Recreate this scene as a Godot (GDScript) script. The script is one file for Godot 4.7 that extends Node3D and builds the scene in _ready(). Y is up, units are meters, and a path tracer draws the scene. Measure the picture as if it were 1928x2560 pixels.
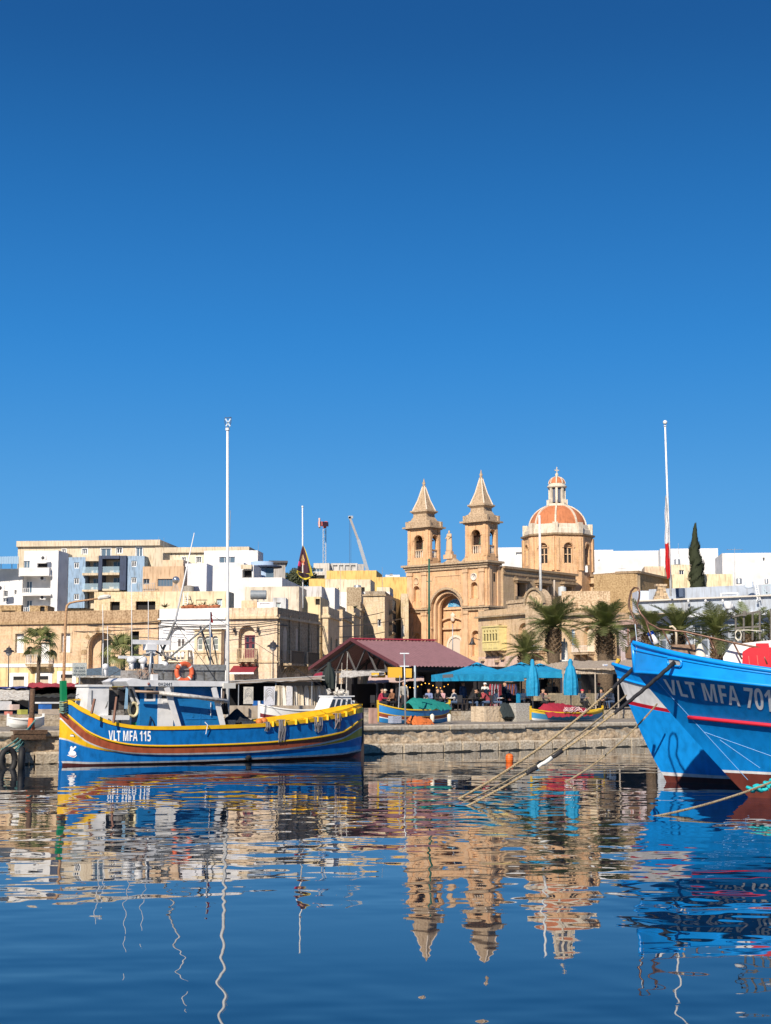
extends Node3D
# A harbour town:painted boats on calm water,a quay with market stalls,a twin-towered church. Units metres,y up.
const F:=3700.0
const PITCH:=0.12235
const EYE:=2.9
var rng:=RandomNumberGenerator.new()
var mats:={}
var tex:={}
var names:={}
var frond_meshes:=[]
var fan_meshes:=[]
func _ready()->void:
	make_sky()
	make_textures()
	make_water()
	make_land()
	make_quay()
	row_houses()
	street()
	hill_town()
	church()
	right_houses()
	poles()
	boat_a()
	bows()
	market()
	plants()
class G:
	var st:=SurfaceTool.new()
	var x:=Transform3D.IDENTITY
	var n:=0
	func _init(world_of:Node3D=null)->void:
		st.begin(Mesh.PRIMITIVE_TRIANGLES)
		st.set_smooth_group(-1)
		if world_of:
			x=world_of.transform.affine_inverse()
	func flat()->G:
		st.set_smooth_group(-1)
		return self
	func smooth(k:=0)->G:
		st.set_smooth_group(k)
		return self
	func col(c:Color)->G:
		st.set_color(c)
		return self
	func tri(a:Vector3,b:Vector3,c:Vector3)->void:
		st.add_vertex(x*a);st.add_vertex(x*b);st.add_vertex(x*c)
		n+=1
	func quad(a:Vector3,b:Vector3,c:Vector3,d:Vector3)->void:
		tri(a,b,c);tri(a,c,d)
	func triuv(a:Vector3,b:Vector3,c:Vector3,ua:Vector2,ub:Vector2,uc:Vector2)->void:
		st.set_uv(ua);st.add_vertex(x*a);st.set_uv(ub);st.add_vertex(x*b);st.set_uv(uc);st.add_vertex(x*c)
		n+=1
	func qn(a:Vector3,b:Vector3,c:Vector3,d:Vector3,out:Vector3)->void:
		if (a-c).cross(a-b).dot(out)<0.0:
			quad(d,c,b,a)
		else:
			quad(a,b,c,d)
	func box(mn:Vector3,mx:Vector3,t:=Transform3D.IDENTITY)->G:
		var p:=[]
		for i in 8:
			p.append(t*Vector3(mx.x if i & 1 else mn.x,mx.y if i & 2 else mn.y,mx.z if i & 4 else mn.z))
		var c:Vector3=(p[0]+p[7])*0.5
		for f in [[0,1,3,2],[4,5,7,6],[0,1,5,4],[2,3,7,6],[0,2,6,4],[1,3,7,5]]:
			qn(p[f[0]],p[f[1]],p[f[2]],p[f[3]],(p[f[0]]+p[f[2]])*0.5-c)
		return self
	func boxc(c:Vector3,s:Vector3,t:=Transform3D.IDENTITY)->G:
		return box(c-s*0.5,c+s*0.5,t)
	func bar(a:Vector3,b:Vector3,w:float,h:=-1.0,up:=Vector3.UP)->G:
		if h<0.0:h=w
		var d:=(b-a)
		var l:=d.length()
		if l<0.0001:return self
		d /= l
		if abs(d.dot(up))>0.97:up=Vector3(1,0,0.2)
		var s:=d.cross(up).normalized()
		var u:=s.cross(d).normalized()
		return box(Vector3(-w/2,-h/2,0),Vector3(w/2,h/2,l),Transform3D(Basis(s,u,d),a))
	func tube(pts:Array,r0:float,r1:=-1.0,k:=6,caps:=true)->G:
		if r1<0.0:r1=r0
		var rings:=[]
		var m:=pts.size()
		var ref:=Vector3(0.13,0.98,0.21)
		for i in m:
			var d:Vector3=(pts[min(i+1,m-1)]-pts[max(i-1,0)]).normalized()
			if abs(d.dot(ref))>0.95:ref=Vector3(0.9,0.1,0.35)
			var s:=d.cross(ref).normalized()
			var u:=s.cross(d).normalized()
			var r:float=lerp(r0,r1,float(i)/max(1,m-1))
			var ring:=[]
			for j in k:
				var a:=TAU*j/k
				ring.append(pts[i]+(s*cos(a)+u*sin(a))*r)
			rings.append(ring)
		for i in m-1:
			for j in k:
				var o:=(rings[i][j]+rings[i+1][(j+1) % k])*0.5 as Vector3
				qn(rings[i][j],rings[i][(j+1) % k],rings[i+1][(j+1) % k],rings[i+1][j],o-(pts[i]+pts[i+1])*0.5)
		if caps:
			for e in [0,m-1]:
				var d:Vector3=pts[0]-pts[1] if e==0 else pts[m-1]-pts[m-2]
				for j in range(1,k-1):
					var a:Vector3=rings[e][0];var b:Vector3=rings[e][j];var c:Vector3=rings[e][j+1]
					if (a-c).cross(a-b).dot(d)<0.0:tri(a,c,b)
					else:tri(a,b,c)
		return self
	func lathe(prof:Array,k:int,c:=Vector3.ZERO,turn:=0.0,sx:=1.0,sz:=1.0)->G:
		for i in prof.size()-1:
			var p:Vector2=prof[i];var q:Vector2=prof[i+1]
			for j in k:
				var a0:=turn+TAU*j/k;var a1:=turn+TAU*(j+1)/k
				var e0:=Vector3(cos(a0)*sx,0,sin(a0)*sz);var e1:=Vector3(cos(a1)*sx,0,sin(a1)*sz)
				var up:=Vector3(0,q.x-p.x,0)*-1.0
				var o:=(e0+e1)*(q.y-p.y)+up
				if p.x<0.0005:
					var a:=c+Vector3(0,p.y,0);var b:=c+e0*q.x+Vector3(0,q.y,0);var d:=c+e1*q.x+Vector3(0,q.y,0)
					if (a-d).cross(a-b).dot(o)<0.0:tri(a,d,b)
					else:tri(a,b,d)
				elif q.x<0.0005:
					var a:=c+e0*p.x+Vector3(0,p.y,0);var b:=c+e1*p.x+Vector3(0,p.y,0);var d:=c+Vector3(0,q.y,0)
					if (a-d).cross(a-b).dot(o)<0.0:tri(a,d,b)
					else:tri(a,b,d)
				else:
					qn(c+e0*p.x+Vector3(0,p.y,0),c+e1*p.x+Vector3(0,p.y,0),c+e1*q.x+Vector3(0,q.y,0),c+e0*q.x+Vector3(0,q.y,0),o)
		return self
	func ball(c:Vector3,r:float,k:=10,sy:=1.0)->G:
		var p:=[]
		for i in k/2+1:
			var a:=-PI/2+PI*i/(k/2)
			p.append(Vector2(cos(a)*r,sin(a)*r*sy))
		p[0].x=0.0;p[p.size()-1].x=0.0
		return lathe(p,k,c)
	func prism(poly:PackedVector2Array,z0:float,z1:float,t:=Transform3D.IDENTITY)->G:
		var idx:=Geometry2D.triangulate_polygon(poly)
		var zf:float=max(z0,z1);var zb:float=min(z0,z1)
		for i in range(0,idx.size(),3):
			for s in 2:
				var z:=zf if s==0 else zb
				var a:=t*Vector3(poly[idx[i]].x,poly[idx[i]].y,z);var b:=t*Vector3(poly[idx[i+1]].x,poly[idx[i+1]].y,z);var c:=t*Vector3(poly[idx[i+2]].x,poly[idx[i+2]].y,z)
				var o:=t.basis*Vector3(0,0,1 if s==0 else -1)
				if (a-c).cross(a-b).dot(o)<0.0:tri(a,c,b)
				else:tri(a,b,c)
		var cw:=Geometry2D.is_polygon_clockwise(poly)
		for i in poly.size():
			var p:=poly[i];var q:=poly[(i+1) % poly.size()]
			var o2:=Vector2(q.y-p.y,p.x-q.x)*(-1.0 if cw else 1.0)
			qn(t*Vector3(p.x,p.y,zb),t*Vector3(q.x,q.y,zb),t*Vector3(q.x,q.y,zf),t*Vector3(p.x,p.y,zf),t.basis*Vector3(o2.x,o2.y,0))
		return self
	func mesh()->ArrayMesh:
		st.generate_normals()
		return st.commit()
# ---------- names,things and parts
func numbered(called:String,parent:Node)->String:
	var key:=str(parent.get_instance_id())+called
	names[key]=names.get(key,-1)+1
	return called if names[key]==0 else "%s_%03d" % [called,names[key]]
func tag(o:Node,label:String,category:String,group:="")->void:
	o.set_meta("label",label)
	o.set_meta("category",category)
	if group:o.set_meta("group",group)
func thing(called:String,label:String,category:String,at:=Vector3.ZERO,yaw:=0.0,group:="")->Node3D:
	var o:=Node3D.new()
	o.name=numbered(called,self)
	add_child(o)
	o.position=at
	o.rotation.y=yaw
	tag(o,label,category,group)
	return o
func part(called:String,g:G,m:Material,parent:Node3D)->MeshInstance3D:
	var o:=MeshInstance3D.new()
	o.name=numbered(called,parent)
	o.mesh=g.mesh()
	o.material_override=m
	parent.add_child(o,true)
	return o
func put(called:String,mesh:Mesh,m:Material,parent:Node3D,t:=Transform3D.IDENTITY)->MeshInstance3D:
	var o:=MeshInstance3D.new()
	o.name=numbered(called,parent)
	o.mesh=mesh
	o.material_override=m
	o.transform=t
	parent.add_child(o,true)
	return o
func solo(called:String,g:G,m:Material,label:String,category:String,group:="")->MeshInstance3D:
	var o:=part(called,g,m,self)
	tag(o,label,category,group)
	return o
func structure(called:String,g:G,m:Material)->MeshInstance3D:
	var o:=part(called,g,m,self)
	o.set_meta("kind","structure")
	return o
func stuff(o:Node)->Node:
	o.set_meta("kind","stuff")
	return o
func copy(o:Node3D,at:Vector3,yaw:float,label:="")->Node3D:
	var c:=o.duplicate()
	var base:=String(o.name)
	if base.length()>4 and base[base.length()-4]=="_" and base.right(3).is_valid_int():base=base.left(base.length()-4)
	c.name=numbered(base,self)
	add_child(c)
	c.position=at
	c.rotation.y=yaw
	if label:c.set_meta("label",label)
	return c
# ---------- from the picture to the place
func ray(px:float,py:float)->Vector3:
	return Vector3((px-964.0)/F,(1280.0-py)/F,-1.0).rotated(Vector3.RIGHT,PITCH)
func P(px:float,py:float,d:float)->Vector3:
	var r:=ray(px,py)
	return Vector3(0,EYE,0)+r*(d/-r.z)
func level(px:float,py:float,y:=0.0)->Vector3:
	var r:=ray(px,py)
	return Vector3(0,EYE,0)+r*((y-EYE)/r.y)
func pix(p:Vector3)->Vector2:
	var q:=(p-Vector3(0,EYE,0)).rotated(Vector3.RIGHT,-PITCH)
	return Vector2(964.0+F*q.x/-q.z,1280.0-F*q.y/-q.z)
func up_at(px:float,py:float,d:float)->float:
	return P(px,py,d).y
func fac(pl:float,dl:float,pr:float,dr:float)->Dictionary:
	var a:=P(pl,1735,dl);var b:=P(pr,1735,dr)
	a.y=0;b.y=0
	var u:=(b-a).normalized()
	return {"o":a,"u":u,"n":Vector3(-u.z,0,u.x)*-1.0 if Vector3(-u.z,0,u.x).z<0 else Vector3(-u.z,0,u.x),"w":a.distance_to(b),"yaw":atan2(-u.z,u.x)}
func uv(f:Dictionary,px:float,py:float)->Vector2:
	var r:=ray(px,py)
	var e:=Vector3(0,EYE,0)
	var t:float=(f.o-e).dot(f.n)/r.dot(f.n)
	var p:Vector3=e+r*t
	return Vector2((p-f.o).dot(f.u),p.y)
# ---------- quay frame
var QO:=Vector3(-1.13,0,-72.4)
const QA:=0.628
func qdir()->Vector3:return Vector3(cos(QA),0,-sin(QA))
func qout()->Vector3:return Vector3(sin(QA),0,cos(QA))
func Q(a:float,b:float,y:=0.0)->Vector3:
	return QO+qdir()*a-qout()*b+Vector3(0,y,0)
func qa(px:float,b:float)->float:
	var r:=ray(px,1735)
	var k:=r.x/-r.z
	var o:=QO-qout()*b
	var d:=qdir()
	return (k*-o.z-o.x)/(d.x+k*d.z)
func at(px:float,b:float,y:=1.88)->Vector3:
	return Q(qa(px,b),b,y)
# ---------- materials
func noise(kind:int,freq:float,oct:=4,s:=1)->FastNoiseLite:
	var f:=FastNoiseLite.new()
	f.noise_type=kind
	f.frequency=freq
	f.fractal_octaves=oct
	f.seed=s
	return f
func ramp(a:Array)->Gradient:
	var g:=Gradient.new()
	var o:=PackedFloat32Array();var c:=PackedColorArray()
	for e in a:
		o.append(e[0]);c.append(e[1] if e[1] is Color else Color(e[1],e[1],e[1]))
	g.offsets=o;g.colors=c
	return g
func ntex(f:FastNoiseLite,g:Gradient=null,size:=512,normal:=false,bump:=6.0)->NoiseTexture2D:
	var t:=NoiseTexture2D.new()
	t.width=size;t.height=size
	t.seamless=true
	t.noise=f
	if g:t.color_ramp=g
	t.as_normal_map=normal
	if normal:t.bump_strength=bump
	return t
func make_textures()->void:
	tex.mottle=ntex(noise(FastNoiseLite.TYPE_SIMPLEX,0.012,5,3),ramp([[0.0,0.72],[0.45,0.93],[1.0,1.0]]))
	tex.soft=ntex(noise(FastNoiseLite.TYPE_SIMPLEX,0.008,5,8),ramp([[0.0,0.86],[0.5,0.97],[1.0,1.0]]))
	tex.dirt=ntex(noise(FastNoiseLite.TYPE_SIMPLEX,0.022,6,11),ramp([[0.0,Color(0.66,0.62,0.57)],[0.4,Color(0.86,0.84,0.81)],[0.6,Color(0.95,0.94,0.92)],[1.0,1.0]]))
	tex.streak=ntex(noise(FastNoiseLite.TYPE_SIMPLEX,0.02,4,51),ramp([[0.0,Color(0.76,0.72,0.68)],[0.28,Color(0.92,0.905,0.89)],[0.44,1.0],[1.0,1.0]]))
	tex.rock=ntex(noise(FastNoiseLite.TYPE_CELLULAR,0.02,5,5),ramp([[0.0,0.5],[0.5,0.85],[1.0,1.0]]))
	tex.bump=ntex(noise(FastNoiseLite.TYPE_SIMPLEX,0.03,5,21),null,512,true,5.0)
	tex.rockn=ntex(noise(FastNoiseLite.TYPE_CELLULAR,0.03,4,5),null,512,true,14.0)
	tex.clothn=ntex(noise(FastNoiseLite.TYPE_SIMPLEX,0.02,3,31),null,256,true,8.0)
	var im:=Image.create(512,512,false,Image.FORMAT_RGB8)
	var r:=RandomNumberGenerator.new();r.seed=77
	var fine:=noise(FastNoiseLite.TYPE_SIMPLEX,0.05,4,9)
	var rows:=20
	for j in rows:
		var y0:=j*512/rows;var y1:=(j+1)*512/rows
		var xx:=-r.randi() % 40
		while xx<512:
			var w:=36+r.randi() % 26
			var v:=0.93+r.randf()*0.07
			im.fill_rect(Rect2i(xx,y0,w,y1-y0),Color(v,v*(0.985+r.randf()*0.015),v*(0.95+r.randf()*0.05)))
			im.fill_rect(Rect2i(xx,y0,1,y1-y0),Color(0.88,0.86,0.84))
			xx+=w
		im.fill_rect(Rect2i(0,y0,512,1),Color(0.9,0.88,0.86))
	for y in 512:
		for x in 512:
			var c:=im.get_pixel(x,y)
			var k:=1.0+fine.get_noise_2d(x,y)*0.1
			im.set_pixel(x,y,Color(minf(c.r*k,1),minf(c.g*k,1),minf(c.b*k,1)))
	tex.stone=ImageTexture.create_from_image(im)
func mt(c:Color,rough:=0.85,t:="",sc:=0.2,nrm:="",ns:=0.5,metal:=0.0)->StandardMaterial3D:
	var key:=str(c)+str(rough)+t+str(sc)+nrm+str(ns)+str(metal)
	if mats.has(key):return mats[key]
	var m:=StandardMaterial3D.new()
	m.albedo_color=c.linear_to_srgb()
	m.roughness=rough
	m.metallic=metal
	if t or nrm:
		m.uv1_triplanar=true
		m.uv1_world_triplanar=true
		m.uv1_scale=Vector3(sc,sc,sc)
	if t:m.albedo_texture=tex[t]
	if rough>0.78 and (t != "soft" or c.b<0.6) and t in ["stone","dirt","soft"]:streaks(m,0.1)
	if nrm:
		m.normal_enabled=true
		m.normal_texture=tex[nrm]
		m.normal_scale=ns
	mats[key]=m
	return m
func streaks(m:StandardMaterial3D,s:float)->void:
	m.detail_enabled=true
	m.detail_albedo=tex.streak
	m.detail_blend_mode=BaseMaterial3D.BLEND_MODE_MUL
	m.detail_uv_layer=BaseMaterial3D.DETAIL_UV_2
	m.uv2_triplanar=true
	m.uv2_world_triplanar=true
	m.uv2_scale=Vector3(s*2.2,s*0.28,s*2.2)
func hull_paint()->StandardMaterial3D:
	if mats.has("hull"):return mats.hull
	var m:StandardMaterial3D=vmat(0.33,"clothn",0.3,0.07).duplicate()
	m.albedo_texture=tex.mottle
	m.uv1_scale=Vector3(0.45,0.2,0.45)
	mats.hull=m
	return m
func vmat(rough:=0.6,nrm:="",sc:=0.5,ns:=0.3,metal:=0.0)->StandardMaterial3D:
	var key:="v"+str(rough)+nrm+str(sc)+str(ns)+str(metal)
	if mats.has(key):return mats[key]
	var m:=StandardMaterial3D.new()
	m.vertex_color_use_as_albedo=true
	m.roughness=rough
	m.metallic=metal
	if nrm:
		m.uv1_triplanar=true;m.uv1_world_triplanar=true
		m.uv1_scale=Vector3(sc,sc,sc)
		m.normal_enabled=true;m.normal_texture=tex[nrm];m.normal_scale=ns
	mats[key]=m
	return m
func glass()->StandardMaterial3D:return mt(Color(0.025,0.032,0.045),0.08)
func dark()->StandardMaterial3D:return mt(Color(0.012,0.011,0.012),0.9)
func white()->StandardMaterial3D:return mt(Color(0.78,0.78,0.77),0.6,"soft",0.15)
func iron()->StandardMaterial3D:return mt(Color(0.03,0.03,0.035),0.5)
func steel()->StandardMaterial3D:return mt(Color(0.42,0.44,0.46),0.4,"soft",0.7,"",0.5,0.5)
func limestone()->StandardMaterial3D:return mt(Color(0.62,0.5,0.34),0.92,"stone",0.16,"bump",0.16)
func text_mesh(s:String,size:=1.0,depth:=0.02,bold:=true)->ArrayMesh:
	var f:=SystemFont.new()
	f.font_names=PackedStringArray(["Droid Sans"])
	f.font_weight=700 if bold else 400
	var t:=TextMesh.new()
	t.text=s
	t.font=f
	t.font_size=64
	t.pixel_size=size/64.0
	t.depth=depth
	t.curve_step=4.0
	var a:=t.get_mesh_arrays()
	var m:=ArrayMesh.new()
	m.add_surface_from_arrays(Mesh.PRIMITIVE_TRIANGLES,a)
	return m
func lettering(s:String,u0:float,v0:float,u1:float,v1:float,z:float,m:Material,parent:Node3D,called:="lettering",bold:=true,lift:=0.006)->MeshInstance3D:
	var mesh:=text_mesh(s,1.0,0.02,bold)
	var bb:=mesh.get_aabb()
	var sx:=(u1-u0)/bb.size.x;var sy:=(v1-v0)/bb.size.y
	var t:=Transform3D(Basis(Vector3(sx,0,0),Vector3(0,sy,0),Vector3(0,0,0.4)),Vector3(u0-bb.position.x*sx,v0-bb.position.y*sy,z+lift))
	return put(called,mesh,m,parent,t)
func bent(mesh:ArrayMesh,fn:Callable)->ArrayMesh:
	var a:=mesh.surface_get_arrays(0)
	var v:PackedVector3Array=a[Mesh.ARRAY_VERTEX]
	var bb:=mesh.get_aabb()
	var idx:PackedInt32Array=a[Mesh.ARRAY_INDEX] if a[Mesh.ARRAY_INDEX] else PackedInt32Array(range(v.size()))
	var st:=SurfaceTool.new()
	st.begin(Mesh.PRIMITIVE_TRIANGLES)
	st.set_smooth_group(-1)
	for i in idx:
		var p:=v[i]
		st.add_vertex(fn.call((p.x-bb.position.x)/bb.size.x,(p.y-bb.position.y)/bb.size.y,p.z-bb.position.z))
	st.generate_normals()
	return st.commit()
func curve(xs:Array,ys:Array,x:float)->float:
	var n:=xs.size()
	if x <= xs[0]:return ys[0]
	if x >= xs[n-1]:return ys[n-1]
	var i:=0
	while x>xs[i+1]:i+=1
	var t:float=(x-xs[i])/(xs[i+1]-xs[i])
	var h:float=xs[i+1]-xs[i]
	var m0:float=(ys[i+1]-ys[max(i-1,0)])/(xs[i+1]-xs[max(i-1,0)])*h
	var m1:float=(ys[min(i+2,n-1)]-ys[i])/(xs[min(i+2,n-1)]-xs[i])*h
	var t2:=t*t;var t3:=t2*t
	return (2*t3-3*t2+1)*ys[i]+(t3-2*t2+t)*m0+(-2*t3+3*t2)*ys[i+1]+(t3-t2)*m1
func sag(a:Vector3,b:Vector3,drop:float,n:=12)->Array:
	var p:=[]
	for i in n+1:
		var t:=float(i)/n
		p.append(a.lerp(b,t)-Vector3(0,drop*4.0*t*(1.0-t),0))
	return p
# ---------- camera,sky,sun
func sky_color(el:float)->Color:
	var e:=clampf(el,0.0,90.0)
	var xs:=[0.0,4.0,7.2,10.0,13.2,16.0,19.2,22.0,25.0,30.0,45.0,90.0]
	var r:=curve(xs,[0.17,0.135,0.098,0.064,0.038,0.029,0.0212,0.017,0.0137,0.0115,0.01,0.0095],e)
	var g:=curve(xs,[0.45,0.415,0.363,0.305,0.25,0.207,0.165,0.133,0.105,0.088,0.075,0.07],e)
	var b:=curve(xs,[0.82,0.8,0.76,0.71,0.651,0.57,0.479,0.4,0.332,0.29,0.26,0.25],e)
	return Color(r,g,b)*(1.0/1.4)
func make_sky()->void:
	var cam:=Camera3D.new()
	cam.name="camera"
	cam.position=Vector3(0,EYE,0)
	cam.rotation=Vector3(PITCH,0,0)
	cam.fov=rad_to_deg(2.0*atan(1280.0/F))
	cam.near=0.1
	cam.far=4000.0
	cam.current=true
	add_child(cam)
	var im:=Image.create(64,1024,false,Image.FORMAT_RGBF)
	for j in 1024:
		var el:=90.0-(j+0.5)/1024.0*180.0
		var c:=sky_color(el)
		if el<0.0:c=Color(0.10,0.12,0.13)
		for i in 64:im.set_pixel(i,j,c)
	im.resize(128,1024,Image.INTERPOLATE_NEAREST)
	var pm:=PanoramaSkyMaterial.new()
	pm.panorama=ImageTexture.create_from_image(im)
	var sky:=Sky.new()
	sky.sky_material=pm
	var env:=Environment.new()
	env.background_mode=Environment.BG_SKY
	env.sky=sky
	env.tonemap_mode=Environment.TONE_MAPPER_LINEAR
	env.tonemap_exposure=1.4
	env.ssao_enabled=true
	env.ssil_enabled=true
	env.sdfgi_enabled=true
	var we:=WorldEnvironment.new()
	we.name="world_environment"
	we.environment=env
	add_child(we)
	var sun:=DirectionalLight3D.new()
	sun.name="sun"
	sun.light_energy=1.5
	sun.light_color=Color(1.0,0.955,0.89)
	sun.light_angular_distance=0.5
	sun.shadow_enabled=true
	var az:=deg_to_rad(-20.0);var el2:=deg_to_rad(35.0)
	var toward:=Vector3(sin(az)*cos(el2),sin(el2),cos(az)*cos(el2))
	add_child(sun)
	sun.look_at_from_position(toward*100.0,Vector3.ZERO,Vector3.UP)
# ---------- water
func make_water()->void:
	var r:=RandomNumberGenerator.new();r.seed=5
	var waves:=[]
	for i in 30:
		var l:float=0.34*pow(1.115,i)
		var th:=r.randf_range(-0.8,0.8)+(0.25 if i % 2 else -0.2)
		var s:=0.0026 if l>0.9 else 0.0018
		if l>0.55 and l<2.4:s=0.003
		if l>3.5:s=0.0017
		var k:=TAU/l
		waves.append([k*sin(th),k*cos(th),r.randf()*TAU,s,k,l])
	var patch:=noise(FastNoiseLite.TYPE_SIMPLEX,0.11,2,4)
	var ds:=PackedFloat32Array()
	var d:=3.0
	while d<110.0:
		ds.append(d)
		d+=max(0.05,d*d/(F*EYE)*0.95)
	var nc:=300
	var vs:=PackedVector3Array();var ns:=PackedVector3Array();var ix:=PackedInt32Array()
	for j in ds.size():
		d=ds[j]
		var half:=0.34*d+4.0
		var cell:float=max(2.0*half/nc,0.05)
		var step:float=max(0.05,d*d/(F*EYE)*0.95)
		for i in nc+1:
			var x:=-half+2.0*half*i/nc
			var h:=0.0;var sx:=0.0;var sz:=0.0
			var g:=0.75+0.75*patch.get_noise_2d(x*0.5,d)
			for w in waves:
				if w[5]<step*2.2:continue
				var a:float=w[0]*x+w[1]*d+w[2]
				var c:float=cos(a)*w[3]
				sx+=c*w[0]/w[4];sz+=c*w[1]/w[4]
				h+=sin(a)*w[3]/w[4]
			g *= 1.0
			vs.append(Vector3(x,h*g,-d))
			ns.append(Vector3(-sx*g,1.0,sz*g).normalized())
	for j in ds.size()-1:
		for i in nc:
			var a:=j*(nc+1)+i
			ix.append_array(PackedInt32Array([a,a+nc+1,a+1,a+1,a+nc+1,a+nc+2]))
	var arr:=[]
	arr.resize(Mesh.ARRAY_MAX)
	arr[Mesh.ARRAY_VERTEX]=vs;arr[Mesh.ARRAY_NORMAL]=ns;arr[Mesh.ARRAY_INDEX]=ix
	var m:=ArrayMesh.new()
	m.add_surface_from_arrays(Mesh.PRIMITIVE_TRIANGLES,arr)
	var wm:=StandardMaterial3D.new()
	wm.albedo_color=Color(0.003,0.012,0.026).linear_to_srgb()
	wm.metallic=0.0
	wm.metallic_specular=0.5
	wm.roughness=0.012
	var o:=MeshInstance3D.new()
	o.name="harbour_water"
	o.mesh=m
	o.material_override=wm
	add_child(o)
	o.set_meta("kind","structure")
	var g2:=G.new()
	g2.qn(Vector3(-1500,-0.06,400),Vector3(1500,-0.06,400),Vector3(1500,-0.06,-140),Vector3(-1500,-0.06,-140),Vector3.UP)
	structure("water",g2,wm)
# ---------- land
func hill_height(x:float,d:float)->float:
	var t:=clampf((d-150.0)/140.0,0.0,1.0)
	return 1.86+15.0*t*t*(3.0-2.0*t)+0.4*sin(x*0.05)*t
func make_land()->void:
	var paving:=mt(Color(0.34,0.31,0.27),0.92,"dirt",0.13,"bump",0.5)
	var g:=G.new()
	g.qn(Q(-80,0.35,1.346),Q(120,0.35,1.346),Q(120,9.9,1.346),Q(-80,9.9,1.346),Vector3.UP)
	structure("quay_pavement",g,paving)
	g=G.new()
	g.qn(Q(-80,10.2,1.88),Q(120,10.2,1.88),Q(160,110,1.88),Q(-80,110,1.88),Vector3.UP)
	structure("promenade",g,mt(Color(0.3,0.27,0.24),0.92,"dirt",0.1,"bump",0.4))
	g=G.new()
	var nx:=40;var nz:=40
	g.smooth()
	for j in nz:
		for i in nx:
			var p:=[]
			for c in [[0,0],[1,0],[1,1],[0,1]]:
				var x:float=lerp(-700.0,700.0,float(i+c[0])/nx)
				var d:float=120.0+1400.0*pow(float(j+c[1])/nz,2.0)
				p.append(Vector3(x,hill_height(x,d)-0.05,-d))
			g.qn(p[0],p[1],p[2],p[3],Vector3.UP)
	structure("hill",g,mt(Color(0.28,0.24,0.17),0.95,"dirt",0.02))
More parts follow.
